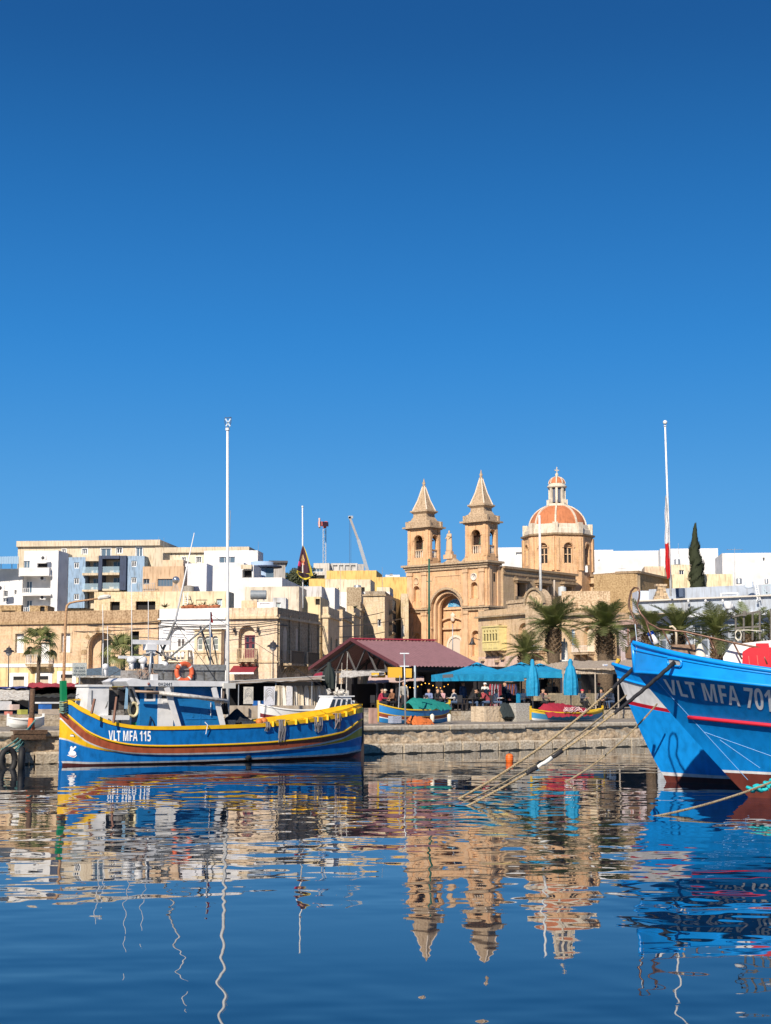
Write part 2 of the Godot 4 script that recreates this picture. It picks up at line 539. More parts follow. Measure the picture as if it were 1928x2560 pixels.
func make_quay()->void:
	rng.seed=12
	var q:=thing("quay_wall","long weathered stone quay wall along the water behind the boats","quay wall",QO,QA)
	var conc:=mt(Color(0.56,0.51,0.43),0.93,"dirt",0.35,"bump",0.3)
	var stones:=[mt(Color(0.57,0.51,0.42),0.95,"dirt",0.5,"rockn",0.45),mt(Color(0.52,0.47,0.39),0.95,"dirt",0.47,"rockn",0.45),mt(Color(0.6,0.53,0.43),0.95,"dirt",0.55,"rockn",0.45)]
	var g:=G.new()
	g.box(Vector3(-60,-1.5,-1.2),Vector3(90,1.06,-0.12))
	part("core",g,stones[1],q)
	var a:=-27.0
	while a<42.0:
		var w:=rng.randf_range(2.2,3.4)
		g=G.new()
		var y0:=1.12+rng.randf_range(-0.03,0.03);var z1:=0.05+rng.randf_range(-0.04,0.05);var y1:=1.35+rng.randf_range(-0.004,0.012)
		var sec:=PackedVector2Array([Vector2(-0.4,y0),Vector2(z1-0.02,y0),Vector2(z1,y0+0.05),Vector2(z1,y1-0.05),Vector2(z1-0.05,y1),Vector2(-0.4,y1)])
		g.prism(sec,0.0,w-0.03,Transform3D(Basis(Vector3(0,0,1),Vector3(0,1,0),Vector3(1,0,0)),Vector3(a,0,0)))
		part("coping_slab",g,conc,q)
		a+=w
	var n:=noise(FastNoiseLite.TYPE_SIMPLEX,0.8,4,6)
	var n2:=noise(FastNoiseLite.TYPE_CELLULAR,0.55,2,3)
	g=G.new().smooth()
	var na:=420;var nv:=9
	for i in na:
		for j in nv:
			var p:=[]
			for c in [[0,0],[1,0],[1,1],[0,1]]:
				var u:float=-27.0+69.0*float(i+c[0])/na
				var v:float=lerp(0.42,1.16,float(j+c[1])/nv)
				p.append(Vector3(u,v,-0.04+0.1*n.get_noise_2d(u*1.6,v*2.6)+0.09*n2.get_noise_2d(u,v*1.4)-(0.05 if j+c[1]==0 else 0.0)))
			g.qn(p[0],p[1],p[2],p[3],Vector3(0,0,1))
	part("rough_masonry",g,mt(Color(0.6,0.49,0.36),0.95,"dirt",0.45,"rockn",0.5),q)
	a=-27.0
	while a<42.0:
		var w:=rng.randf_range(1.0,1.5)
		var z1:=0.2+rng.randf_range(-0.05,0.06);var y1:=0.5+rng.randf_range(-0.03,0.03)
		var sec:=PackedVector2Array([Vector2(-0.3,-0.6),Vector2(z1+0.02,-0.6),Vector2(z1,0.1),Vector2(z1,y1-0.09),Vector2(z1-0.08,y1-0.01),Vector2(-0.3,y1)])
		g=G.new()
		g.prism(sec,0.0,w-rng.randf_range(0.06,0.13),Transform3D(Basis(Vector3(0,0,1),Vector3(0,1,0),Vector3(1,0,0)),Vector3(a,0,0)))
		part("stone_block",g,stones[rng.randi() % 3],q)
		a+=w
	g=G.new()
	var wn:=noise(FastNoiseLite.TYPE_SIMPLEX,0.9,3,14)
	for i in 460:
		var u0:=-27.0+0.15*i;var u1:=u0+0.15
		g.quad(Vector3(u0,-0.3,0.29),Vector3(u0,0.05+0.07*wn.get_noise_2d(u0,0.0),0.285),Vector3(u1,0.05+0.07*wn.get_noise_2d(u1,0.0),0.285),Vector3(u1,-0.3,0.29))
	part("weed_line",g,mt(Color(0.05,0.045,0.03),0.5,"rock",0.9,"rockn",0.45),q)
	var t:=thing("promenade_step","low two course stone step between the quay and the promenade","step",Q(0,9.8),QA)
	for row in 2:
		a=-30.0+row*0.7
		while a<45.0:
			var w:=rng.randf_range(1.3,2.3)
			g=G.new()
			var z1:=rng.randf_range(-0.02,0.04)-0.09*row
			g.box(Vector3(a,1.34+0.28*row,-0.45),Vector3(a+w-0.02,1.61+0.272*row,z1))
			part("stone_block",g,[conc,stones[2],mt(Color(0.55,0.47,0.36),0.93,"dirt",0.4,"bump",0.3)][rng.randi() % 3],t)
			a+=w
# ---------- buildings:local frame of a front=u to the right,y up,z out of the wall
func arch_pts(u0:float,u1:float,v1:float,n:=10)->Array:
	var p:=[]
	var r:=(u1-u0)/2.0
	for i in n+1:
		var a:=PI-PI*i/n
		p.append(Vector2((u0+u1)/2+r*cos(a),v1-r+r*sin(a)))
	return p
func wall_mesh(g:G,u0:float,v0:float,u1:float,v1:float,depth:float,holes:Array,z:=0.0)->void:
	var us:=[u0,u1];var vs:=[v0,v1]
	for h in holes:
		for k in [0,2]:
			if h[k]>u0 and h[k]<u1:us.append(h[k])
		for k in [1,3]:
			if h[k]>v0 and h[k]<v1:vs.append(h[k])
	us.sort();vs.sort()
	var out:=Vector3(0,0,1)
	for i in us.size()-1:
		if us[i+1]-us[i]<0.001:continue
		for j in vs.size()-1:
			if vs[j+1]-vs[j]<0.001:continue
			var cu:float=(us[i]+us[i+1])/2;var cv:float=(vs[j]+vs[j+1])/2
			var open:=false
			for h in holes:
				if cu>h[0] and cu<h[2] and cv>h[1] and cv<h[3]:open=true
			if not open:
				g.qn(Vector3(us[i],vs[j],z),Vector3(us[i+1],vs[j],z),Vector3(us[i+1],vs[j+1],z),Vector3(us[i],vs[j+1],z),out)
	for h in holes:
		var d:float=h[5]
		var a:Vector3=Vector3(h[0],h[1],z);var b:=Vector3(h[2],h[1],z)
		var top:float=h[3]-((h[2]-h[0])/2 if h[4] else 0.0)
		var k:=Vector3(0,0,-d)
		g.qn(a,b,b+k,a+k,Vector3(0,1,0))
		g.qn(a,Vector3(h[0],top,z),Vector3(h[0],top,z)+k,a+k,Vector3(1,0,0))
		g.qn(b,Vector3(h[2],top,z),Vector3(h[2],top,z)+k,b+k,Vector3(-1,0,0))
		if h[4]:
			var p:=arch_pts(h[0],h[2],h[3])
			for i in p.size()-1:
				var m:=Vector3(p[i].x,p[i].y,z);var n:=Vector3(p[i+1].x,p[i+1].y,z)
				g.qn(m,n,n+k,m+k,Vector3((h[0]+h[2])/2,top,z)-m)
				g.qn(m,n,Vector3(n.x,h[3],z),Vector3(m.x,h[3],z),out)
		else:
			g.qn(Vector3(h[0],top,z),Vector3(h[2],top,z),Vector3(h[2],top,z)+k,Vector3(h[0],top,z)+k,Vector3(0,-1,0))
		if h.size()<7:g.qn(a+k,b+k,Vector3(h[2],h[3],z-d),Vector3(h[0],h[3],z-d),out)
	if depth>0.0:
		var zz:=z-depth
		g.qn(Vector3(u0,v0,z),Vector3(u0,v1,z),Vector3(u0,v1,zz),Vector3(u0,v0,zz),Vector3(-1,0,0))
		g.qn(Vector3(u1,v0,z),Vector3(u1,v1,z),Vector3(u1,v1,zz),Vector3(u1,v0,zz),Vector3(1,0,0))
		g.qn(Vector3(u0,v1,z),Vector3(u1,v1,z),Vector3(u1,v1,zz),Vector3(u0,v1,zz),Vector3(0,1,0))
		g.qn(Vector3(u0,v0,zz),Vector3(u1,v0,zz),Vector3(u1,v1,zz),Vector3(u0,v1,zz),Vector3(0,0,-1))
func window(parent:Node3D,u0:float,v0:float,u1:float,v1:float,z:float,nx:int,ny:int,fm:Material,pm:Material,fw:=0.07,arched:=false,called:="window")->Node3D:
	var g:=G.new()
	var k:=(u1-u0)/2.0 if arched else 0.0
	var vt:=v1-k
	g.box(Vector3(u0,v0,z),Vector3(u0+fw,vt,z+0.06))
	g.box(Vector3(u1-fw,v0,z),Vector3(u1,vt,z+0.06))
	g.box(Vector3(u0+fw,v0,z),Vector3(u1-fw,v0+fw,z+0.058))
	g.box(Vector3(u0+fw,vt-(0.0 if arched else fw),z),Vector3(u1-fw,vt+(fw*0.7 if arched else 0.0),z+0.058))
	for i in range(1,nx):
		var u:float=lerp(u0,u1,float(i)/nx)
		g.box(Vector3(u-fw*0.45,v0+fw,z+0.002),Vector3(u+fw*0.45,vt-(0.0 if arched else fw),z+0.05))
	for j in range(1,ny):
		var v:float=lerp(v0,vt,float(j)/ny)
		g.box(Vector3(u0+fw,v-fw*0.3,z+0.004),Vector3(u1-fw,v+fw*0.3,z+0.046))
	if arched:
		var p:=arch_pts(u0,u1,v1)
		for i in p.size()-1:
			g.bar(Vector3(p[i].x,p[i].y-fw*0.5,z+0.03),Vector3(p[i+1].x,p[i+1].y-fw*0.5,z+0.03),fw,0.05,Vector3(0,0,1))
	var w:=part(called,g,fm,parent)
	for i in nx:
		var a:float=lerp(u0+fw*0.6,u1-fw*0.6,float(i)/nx);var b:float=lerp(u0+fw*0.6,u1-fw*0.6,float(i+1)/nx)
		var pg:=G.new()
		pg.box(Vector3(a,v0+fw*0.5,z+0.012),Vector3(b-0.004,vt-(0.0 if arched else fw*0.5),z+0.026))
		part("pane",pg,pm,w)
	if arched:
		var pg:=G.new()
		var poly:=PackedVector2Array()
		for q in arch_pts(u0+fw*0.5,u1-fw*0.5,v1-fw*0.5):poly.append(q)
		pg.prism(poly,z+0.012,z+0.026)
		part("pane",pg,pm,w)
	return w
func leaves(parent:Node3D,u0:float,v0:float,u1:float,v1:float,z:float,m:Material,called:="shutter",n:=2,rows:=3)->void:
	var fw:float=min(0.1,(u1-u0)*0.08)
	for i in n:
		var a:float=lerp(u0,u1,float(i)/n)+0.006;var b:float=lerp(u0,u1,float(i+1)/n)-0.006
		var g:=G.new()
		g.box(Vector3(a,v0,z),Vector3(b,v1,z+0.03))
		g.box(Vector3(a,v0,z+0.03),Vector3(a+fw,v1,z+0.06))
		g.box(Vector3(b-fw,v0,z+0.03),Vector3(b,v1,z+0.06))
		for r in rows+1:
			var v:float=lerp(v0,v1-fw,float(r)/rows)
			g.box(Vector3(a+fw,v,z+0.03),Vector3(b-fw,v+fw,z+0.058))
		part(called,g,m,parent)
func opening(parent:Node3D,u0:float,v0:float,u1:float,v1:float,z:float,called:="opening")->void:
	var g:=G.new()
	g.box(Vector3(u0,v0,z),Vector3(u1,v1,z+0.02))
	part(called,g,dark(),parent)
func bld(called:String,label:String,f:Dictionary,top:float,depth:float,base:float,m:Material,group:="",cat:="building")->Dictionary:
	return {"t":thing(called,label,cat,f.o,f.yaw,group),"f":f,"top":top,"depth":depth,"base":base,"m":m,"holes":[],"todo":[]}
func R(b:Dictionary,x0:float,y0:float,x1:float,y1:float)->Array:
	var p:=uv(b.f,x0,y1);var q:=uv(b.f,x1,y0)
	return [p.x,p.y,q.x,q.y]
func open(b:Dictionary,r:Array,style:String,o:={})->void:
	var u:=R(b,r[0],r[1],r[2],r[3])
	var arched:bool=o.get("arch",false)
	var d:float=o.get("d",0.22)
	b.holes.append([u[0],u[1],u[2],u[3],arched,d])
	b.todo.append([u,style,o])
func finish(b:Dictionary)->Node3D:
	var t:Node3D=b.t
	var g:=G.new()
	wall_mesh(g,0,b.base,b.f.w,b.top,b.depth,b.holes)
	part("wall",g,b.m,t)
	for e in b.todo:
		var u:Array=e[0];var o:Dictionary=e[2]
		var d:float=o.get("d",0.22)
		var arched:bool=o.get("arch",false)
		var z:=-d+0.004
		var trim:Material=o.get("trim")
		if trim:
			var tw:float=o.get("tw",0.16)
			g=G.new()
			var vt:float=u[3]-((u[2]-u[0])/2 if arched else 0.0)
			g.box(Vector3(u[0]-tw,u[1],0.002),Vector3(u[0],vt,0.06))
			g.box(Vector3(u[2],u[1],0.002),Vector3(u[2]+tw,vt,0.06))
			if arched:
				var p:=arch_pts(u[0]-tw/2,u[2]+tw/2,u[3]+tw/2)
				for i in p.size()-1:
					g.bar(Vector3(p[i].x,p[i].y,0.031),Vector3(p[i+1].x,p[i+1].y,0.031),0.058,tw,Vector3(-(p[i].y-p[i+1].y),p[i].x-p[i+1].x,0))
			else:
				g.box(Vector3(u[0]-tw,u[3],0.002),Vector3(u[2]+tw,u[3]+tw,0.07))
			part("surround",g,trim,t)
		if o.get("sill",false):
			g=G.new()
			g.box(Vector3(u[0]-0.12,u[1]-0.1,0.003),Vector3(u[2]+0.12,u[1],0.14))
			part("sill",g,b.m,t)
		match e[1]:
			"window":window(t,u[0],u[1],u[2],u[3],z,o.get("nx",2),o.get("ny",1),o.get("frame",white()),o.get("pane",glass()),o.get("fw",0.08),arched)
			"shutter":leaves(t,u[0],u[1],u[2],u[3]-(0.0 if not arched else (u[2]-u[0])/2),z,o.get("m",white()),"shutter",2,o.get("rows",4))
			"door":leaves(t,u[0],u[1],u[2],u[3]-(0.0 if not arched else (u[2]-u[0])/2),z,o.get("m",white()),"door",o.get("n",2),o.get("rows",3))
			"dark":opening(t,u[0],u[1],u[2],u[3],z)
	return t
func band(b:Dictionary,v0:float,v1:float,out:float,m:Material,called:="cornice",side:=0.0)->void:
	var g:=G.new()
	var s:=side if side>0.0 else out
	g.box(Vector3(-s*0.4,v0,0.002),Vector3(b.f.w+s,v1,out))
	if side>0.0:g.box(Vector3(b.f.w+0.002,v0,-b.depth),Vector3(b.f.w+s,v1,0.001))
	if v1-v0>0.25:
		g.box(Vector3(-s*0.3,v0-0.12,0.002),Vector3(b.f.w+s*0.6,v0,out*0.55))
	part(called,g,m,b.t)
func vat(b:Dictionary,px:float,py:float)->float:return uv(b.f,px,py).y
func rail_mesh(g:G,u0:float,u1:float,v0:float,v1:float,z:float,gap:=0.13,r:=0.012)->void:
	g.box(Vector3(u0,v1-0.04,z-0.02),Vector3(u1,v1,z+0.02))
	g.box(Vector3(u0,v0+0.04,z-0.015),Vector3(u1,v0+0.075,z+0.015))
	var n:=int(max(2.0,(u1-u0)/gap))
	for i in n+1:
		var u:float=lerp(u0+r,u1-r,float(i)/n)
		g.box(Vector3(u-r,v0,z-r),Vector3(u+r,v1-0.04,z+r))
func balcony(b:Dictionary,r:Array,out:float,slab:Material,railm:Material,style:="bars",corbels:=2)->void:
	var u:=R(b,r[0],r[1],r[2],r[3])
	var t:Node3D=b.t
	var g:=G.new()
	var st:float=0.16
	g.box(Vector3(u[0],u[1],0.003),Vector3(u[2],u[1]+st,out))
	g.box(Vector3(u[0]-0.05,u[1]+st,0.003),Vector3(u[2]+0.05,u[1]+st+0.07,out+0.06))
	part("balcony_slab",g,slab,t)
	for i in corbels:
		var c:float=lerp(u[0]+0.2,u[2]-0.2,float(i)/max(1,corbels-1))
		g=G.new()
		g.prism(PackedVector2Array([Vector2(0.003,u[1]),Vector2(out*0.85,u[1]),Vector2(out*0.8,u[1]-0.15),Vector2(out*0.35,u[1]-0.3),Vector2(0.003,u[1]-0.55)]),-0.1,0.1,Transform3D(Basis(Vector3(0,0,1),Vector3(0,1,0),Vector3(-1,0,0)),Vector3(c,0,0)))
		part("corbel",g,slab,t)
	var v0:float=u[1]+st+0.07
	g=G.new()
	if style=="bars":
		rail_mesh(g,u[0],u[2],v0,u[3],out-0.03)
		for s in [u[0]+0.02,u[2]-0.02]:
			g.box(Vector3(s-0.02,u[3]-0.04,0.003),Vector3(s+0.02,u[3]-0.001,out-0.05))
			for k in 6:g.box(Vector3(s-0.012,v0,out*k/6.0+0.02),Vector3(s+0.012,u[3]-0.04,out*k/6.0+0.044))
		part("railing",g,railm,t)
	elif style=="glass":
		g.box(Vector3(u[0],v0,out-0.04),Vector3(u[2],u[3],out-0.02))
		part("glass_panel",g,railm,t)
	elif style=="solid":
		g.box(Vector3(u[0]-0.03,v0,out-0.12),Vector3(u[2]+0.03,u[3],out+0.02))
		for s in [u[0]-0.03,u[2]-0.09]:g.box(Vector3(s,v0,0.003),Vector3(s+0.12,u[3]-0.002,out-0.12))
		part("parapet",g,railm,t)
	elif style=="balusters":
		g.box(Vector3(u[0]-0.05,u[3]-0.14,out-0.22),Vector3(u[2]+0.05,u[3],out+0.06))
		for s in [u[0]-0.05,u[2]-0.19]:
			g.box(Vector3(s,v0,out-0.2),Vector3(s+0.24,u[3]-0.14,out+0.04))
			g.box(Vector3(s+0.02,u[3]-0.14,0.003),Vector3(s+0.22,u[3]-0.002,out-0.22))
		part("parapet_rail",g,railm,t)
		var n:=int((u[2]-u[0])/0.34)
		for i in n:
			g=G.new().smooth()
			var c:float=lerp(u[0]+0.3,u[2]-0.3,float(i)/max(1,n-1))
			var h:float=u[3]-0.14-v0
			g.lathe([Vector2(0.08,0),Vector2(0.05,h*0.08),Vector2(0.085,h*0.3),Vector2(0.035,h*0.7),Vector2(0.07,h)],6,Vector3(c,v0,out-0.08))
			part("baluster",g,railm,t)
func face(pl:float,dl:float,pr:float,dr:float)->Dictionary:
	var w:=absf(pr-pl)/F*dr
	return fac(pl,dr+clampf(dl-dr,-0.1*w,0.1*w),pr,dr)
func block(called:String,label:String,px:Array,d:Array,ytop:float,depth:float,base:float,m:Material,group:="")->Dictionary:
	var f:=face(px[0],d[0],px[1],d[1])
	return bld(called,label,f,uv(f,px[0],ytop).y,depth,base,m,group)
# ---------- things on roofs
func antenna(px:float,y0:float,y1:float,d:float,label:String,arms:=0)->void:
	var a:=P(px,y1,d);var b:=P(px,y0,d)
	var t:=thing("roof_antenna",label,"antenna",a)
	var g:=G.new(t)
	g.tube([a-Vector3(0,0.6,0),b],0.035,0.02,5)
	part("mast",g,steel(),t)
	for i in arms:
		g=G.new(t)
		var c:=b-Vector3(0,0.15+0.35*i,0)
		var l:=0.75-0.2*i
		g.bar(c-Vector3(l,0,0.1),c+Vector3(l,0,-0.1),0.03)
		for k in 5:g.bar(c+Vector3(lerp(-l,l,k/4.0),-0.01,-0.3),c+Vector3(lerp(-l,l,k/4.0),-0.01,0.3),0.02)
		part("aerial",g,steel(),t)
func roof_tank(x0:float,y0:float,x1:float,y1:float,d:float,m:Material,label:String)->void:
	var a:=P((x0+x1)/2,y1,d);var h:=P(x0,y0,d).y-a.y;var r:=(P(x1,y1,d).x-P(x0,y1,d).x)/2
	var t:=thing("water_tank",label,"water tank",a)
	var g:=G.new().smooth()
	g.lathe([Vector2(0,0),Vector2(r*0.95,0),Vector2(r,h*0.06),Vector2(r*0.97,h*0.1),Vector2(r,h*0.5),Vector2(r*0.97,h*0.53),Vector2(r,h*0.9),Vector2(r*0.92,h*0.97),Vector2(0,h)],16)
	part("barrel",g,m,t)
	g=G.new().smooth()
	g.lathe([Vector2(r*0.5,h*0.97),Vector2(r*0.5,h*1.05),Vector2(0,h*1.07)],12)
	part("lid",g,m,t)
func aircon(px:float,py:float,d:float,label:String,w:=0.9)->void:
	var a:=P(px,py,d)
	var t:=thing("air_conditioner",label,"air conditioner",a,0.05,"air conditioners on the white apartment block")
	var g:=G.new()
	g.box(Vector3(-w/2,0,0),Vector3(w/2,w*0.7,0.35))
	part("casing",g,white(),t)
	g=G.new().smooth()
	g.lathe([Vector2(w*0.27,0),Vector2(w*0.27,0.02),Vector2(0,0.02)],14)
	var o:=part("fan_grille",g,mt(Color(0.05,0.05,0.06),0.6),t)
	o.transform=Transform3D(Basis(Vector3.RIGHT,PI/2),Vector3(-w*0.12,w*0.35,0.352))
	g=G.new()
	for s in [-0.3,0.3]:g.box(Vector3(s*w-0.03,-0.06,-0.3),Vector3(s*w+0.03,0,0.3))
	part("bracket",g,steel(),t)
func stone(k:=0)->Material:
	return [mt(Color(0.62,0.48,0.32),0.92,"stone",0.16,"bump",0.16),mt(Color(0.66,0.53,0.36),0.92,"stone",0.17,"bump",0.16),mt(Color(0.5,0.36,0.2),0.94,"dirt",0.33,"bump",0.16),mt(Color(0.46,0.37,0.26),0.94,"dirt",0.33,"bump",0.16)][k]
func row_houses()->void:
	var cream:=mt(Color(0.7,0.56,0.42),0.92,"stone",0.16,"bump",0.16)
	var ochre:=mt(Color(0.65,0.47,0.31),0.93,"stone",0.14,"bump",0.16)
	var trimc:=mt(Color(0.62,0.48,0.31),0.92,"soft",0.3,"bump",0.16)
	var old:=mt(Color(0.48,0.34,0.2),0.95,"dirt",0.33,"bump",0.1)
	var butter:=mt(Color(0.74,0.58,0.3),0.9,"soft",0.2)
	var corner:=P(692,1735,120.0);corner.y=0
	var u:=Vector3(cos(0.245),0,sin(0.245))
	var dep:=func(px:float)->float:
		var r:=ray(px,1700);var k:=r.x/-r.z
		return -(corner+u*((k*-corner.z-corner.x)/(u.x+k*u.z))).z
	var f:=fac(-60,dep.call(-60.0),393,dep.call(393.0))
	var b:=bld("ochre_townhouse","long two storey ochre stone house with weathered parapet, arched doorway and yellow ground floor",f,uv(f,395,1524).y,9.0,1.8,ochre)
	var dr:=white()
	open(b,[38,1584,61,1632],"shutter",{"d":0.3,"m":dr,"trim":trimc})
	open(b,[153,1583,177,1631],"shutter",{"d":0.3,"m":dr,"trim":trimc})
	open(b,[220,1581,288,1702],"niche",{"arch":true,"d":0.7})
	open(b,[325,1578,348,1652],"dark",{"d":0.5})
	open(b,[100,1606,124,1663],"door",{"d":0.25,"m":dr,"n":2})
	open(b,[33,1691,62,1745],"door",{"d":0.3,"m":mt(Color(0.6,0.5,0.36),0.7),"trim":white(),"tw":0.3})
	open(b,[98,1690,122,1740],"shutter",{"d":0.3,"m":mt(Color(0.6,0.5,0.36),0.7),"trim":white(),"tw":0.25})
	open(b,[152,1686,182,1745],"door",{"d":0.3,"m":mt(Color(0.55,0.5,0.42),0.7),"trim":white(),"tw":0.25})
	band(b,vat(b,393,1557),vat(b,393,1550),0.22,old,"cornice")
	finish(b)
	var q:=R(b,243,1599,269,1700)
	opening(b.t,q[0],q[1],q[2],q[3],-0.69,"door")
	var g:=G.new()
	g.box(Vector3(0,uv(f,100,1668).y,0.003),Vector3(uv(f,216,1668).x,uv(f,100,1659).y,0.09))
	part("string_course",g,white(),b.t)
	g=G.new()
	g.box(Vector3(0.01,1.8,0.002),Vector3(uv(f,216,1700).x,uv(f,100,1668).y-0.002,0.03))
	part("painted_render",g,butter,b.t)
	for e in [[33,62,1691],[98,122,1690],[152,182,1686]]:
		g=G.new()
		q=R(b,e[0]-10,e[2]-8,e[1]+10,1760)
		var q2:=R(b,e[0],e[2],e[1],1745)
		g.box(Vector3(q[0],q[1],0.03),Vector3(q2[0],q[3],0.075));g.box(Vector3(q2[2],q[1],0.03),Vector3(q[2],q[3],0.075));g.box(Vector3(q2[0],q2[3],0.03),Vector3(q2[2],q[3],0.075))
		part("door_frame",g,white(),b.t)
		g=G.new()
		g.box(Vector3(q2[0],1.8,0.031),Vector3(q2[2],q2[3],0.045))
		part("door",g,mt(Color(0.5,0.42,0.31),0.7,"soft",0.5),b.t)
		g=G.new()
		g.box(Vector3(q2[0],q2[3]-0.3,0.046),Vector3(q2[2],q2[3],0.049))
		part("fanlight",g,dark(),b.t)
	g=G.new()
	g.box(Vector3(0,vat(b,393,1550)+0.01,0.002),Vector3(f.w,b.top,0.04))
	part("parapet",g,mt(Color(0.5,0.36,0.23),0.95,"dirt",0.33,"bump",0.1),b.t)
	var p:=arch_pts(uv(f,220,1600).x-0.22,uv(f,288,1600).x+0.22,uv(f,250,1581).y+0.22,13)
	for i in p.size()-1:
		g=G.new()
		g.bar(Vector3(p[i].x,p[i].y,0.04).lerp(Vector3(p[i+1].x,p[i+1].y,0.04),0.03),Vector3(p[i+1].x,p[i+1].y,0.04).lerp(Vector3(p[i].x,p[i].y,0.04),0.03),0.07+0.01*(i % 2),0.44,Vector3(-(p[i].y-p[i+1].y),p[i].x-p[i+1].x,0))
		part("arch_stone",g,[trimc,ochre,old][i % 3],b.t)
	for s in [208.5,291.0]:
		for k in 8:
			q=R(b,s-3.0-2.0*(k % 2),1614+k*11.0,s+8.5,1625+k*11.0)
			g=G.new()
			g.box(Vector3(q[0],q[1]+0.01,0.003),Vector3(q[2],q[3]-0.01,0.05+0.012*(k % 2)))
			part("quoin_stone",g,[trimc,ochre,old][(k*2) % 3],b.t)
	balcony(b,[76,1637,134,1667],0.85,trimc,white(),"bars",2)
	f=fac(395,dep.call(395.0),566,dep.call(566.0))
	b=bld("white_townhouse","white painted house with an arched niche and stone balcony between ochre and cream houses",f,uv(f,480,1521).y,10.0,1.8,mt(Color(0.77,0.77,0.78),0.8,"soft",0.12))
	open(b,[423,1566,467,1638],"niche",{"arch":true,"d":0.35})
	band(b,vat(b,480,1549),vat(b,480,1545.5),0.2,white(),"cornice")
	band(b,vat(b,480,1565),vat(b,480,1562),0.1,white(),"string_course")
	finish(b)
	q=R(b,439,1594,461,1619)
	window(b.t,q[0],q[1],q[2],q[3],-0.345,2,1,white(),mt(Color(0.13,0.11,0.1),0.3),0.1)
	balcony(b,[416,1626,480,1656],0.95,mt(Color(0.72,0.6,0.44),0.9),mt(Color(0.74,0.63,0.47),0.9,"soft",0.5),"balusters",3)
	q=R(b,494,1577,562,1662)
	g=G.new()
	var holes:=[]
	for k in 3:holes.append([q[0]+(q[2]-q[0])*(0.1+0.29*k),q[1]+(q[3]-q[1])*0.42,q[0]+(q[2]-q[0])*(0.31+0.29*k),q[1]+(q[3]-q[1])*0.84,true,0.2])
	wall_mesh(g,q[0],q[1],q[2],q[3],0.75,holes,0.78)
	var ori:=part("oriel",g,mt(Color(0.72,0.58,0.4),0.92,"soft",0.5),b.t)
	for h in holes:window(ori,h[0],h[1],h[2],h[3],0.59,1,2,white(),mt(Color(0.2,0.22,0.2),0.15),0.07,true)
	for k in 3:
		g=G.new()
		var c:float=q[0]+(q[2]-q[0])*(0.205+0.29*k)
		var ap:=arch_pts(c-0.3,c+0.3,q[1]+(q[3]-q[1])*0.3,8)
		for i in ap.size()-1:g.bar(Vector3(ap[i].x,ap[i].y,0.8),Vector3(ap[i+1].x,ap[i+1].y,0.8),0.06,0.06,Vector3(0,0,1))
		part("carved_arch",g,trimc,ori)
	g=G.new()
	g.box(Vector3(q[0]-0.08,q[3],0.003),Vector3(q[2]+0.08,q[3]+0.14,0.92));part("oriel_roof",g,trimc,ori)
	g=G.new();g.box(Vector3(q[0]-0.05,q[1]+(q[3]-q[1])*0.33,0.78),Vector3(q[2]+0.05,q[1]+(q[3]-q[1])*0.38,0.86))
	part("oriel_cornice",g,trimc,ori)
	f=fac(567,dep.call(567.0),692,120.0)
	b=bld("cream_corner_house","cream stone corner house with arched recess, maroon balcony door and red shop awning",f,uv(f,640,1519).y,11.5,1.8,cream)
	open(b,[596,1563,638,1652],"niche",{"arch":true,"d":0.6})
	open(b,[602,1697,640,1745],"dark",{"d":0.6})
	band(b,vat(b,640,1547),vat(b,640,1541),0.28,trimc,"cornice",0.28)
	band(b,vat(b,640,1657),vat(b,640,1653),0.1,trimc,"string_course",0.1)
	finish(b)
	q=R(b,606,1587,635,1646)
	var maroon:=mt(Color(0.16,0.028,0.045),0.45)
	leaves(b.t,q[0],q[1],q[2],q[3],-0.595,maroon,"door",2,3)
	for k in 2:
		for s in 2:
			g=G.new()
			g.box(Vector3(lerp(q[0],q[2],0.14+0.5*s),lerp(q[1],q[3],0.42+0.29*k),-0.562),Vector3(lerp(q[0],q[2],0.36+0.5*s),lerp(q[1],q[3],0.62+0.29*k),-0.555))
			part("door_pane",g,glass(),b.t)
	balcony(b,[600,1622,644,1655],0.8,trimc,trimc,"bars",3)
	q=R(b,584,1665,645,1682)
	g=G.new()
	g.prism(PackedVector2Array([Vector2(0.004,q[3]),Vector2(0.03,q[3]+0.03),Vector2(1.0,q[1]+0.08),Vector2(1.0,q[1]-0.04),Vector2(0.95,q[1]-0.04),Vector2(0.004,q[3]-0.06)]),q[0],q[2],Transform3D(Basis(Vector3(0,0,1),Vector3(0,1,0),Vector3(1,0,0)),Vector3.ZERO))
	part("awning",g,mt(Color(0.22,0.02,0.03),0.7,"",1,"clothn",0.4),b.t)
	g=G.new()
	g.box(Vector3(q[0],q[1]-0.12,1.0),Vector3(q[2],q[1]+0.02,1.012))
	part("awning_valance",g,white(),b.t)
	for s in [[589,1575],[648,1574]]:
		var c:=uv(f,s[0],s[1])
		g=G.new()
		g.bar(Vector3(c.x,c.y+0.2,0.0),Vector3(c.x,c.y+0.25,0.3),0.04)
		g.smooth().lathe([Vector2(0,0),Vector2(0.09,0.05),Vector2(0.13,0.32),Vector2(0.03,0.42),Vector2(0,0.5)],6,Vector3(c.x,c.y-0.25,0.3))
		part("wall_lantern",g,iron(),b.t)
	var sd:=Node3D.new()
	sd.name="street_side";sd.position=Vector3(f.w,0,0);sd.rotation.y=PI/2
	b.t.add_child(sd)
	g=G.new()
	var sh:=[]
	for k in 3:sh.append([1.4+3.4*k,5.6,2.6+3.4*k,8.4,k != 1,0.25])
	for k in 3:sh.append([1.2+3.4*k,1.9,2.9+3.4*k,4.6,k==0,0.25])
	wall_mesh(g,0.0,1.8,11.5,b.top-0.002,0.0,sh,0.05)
	for k in 5:g.box(Vector3(0.15+2.75*k,5.2,0.05),Vector3(0.5+2.75*k,9.3,0.16))
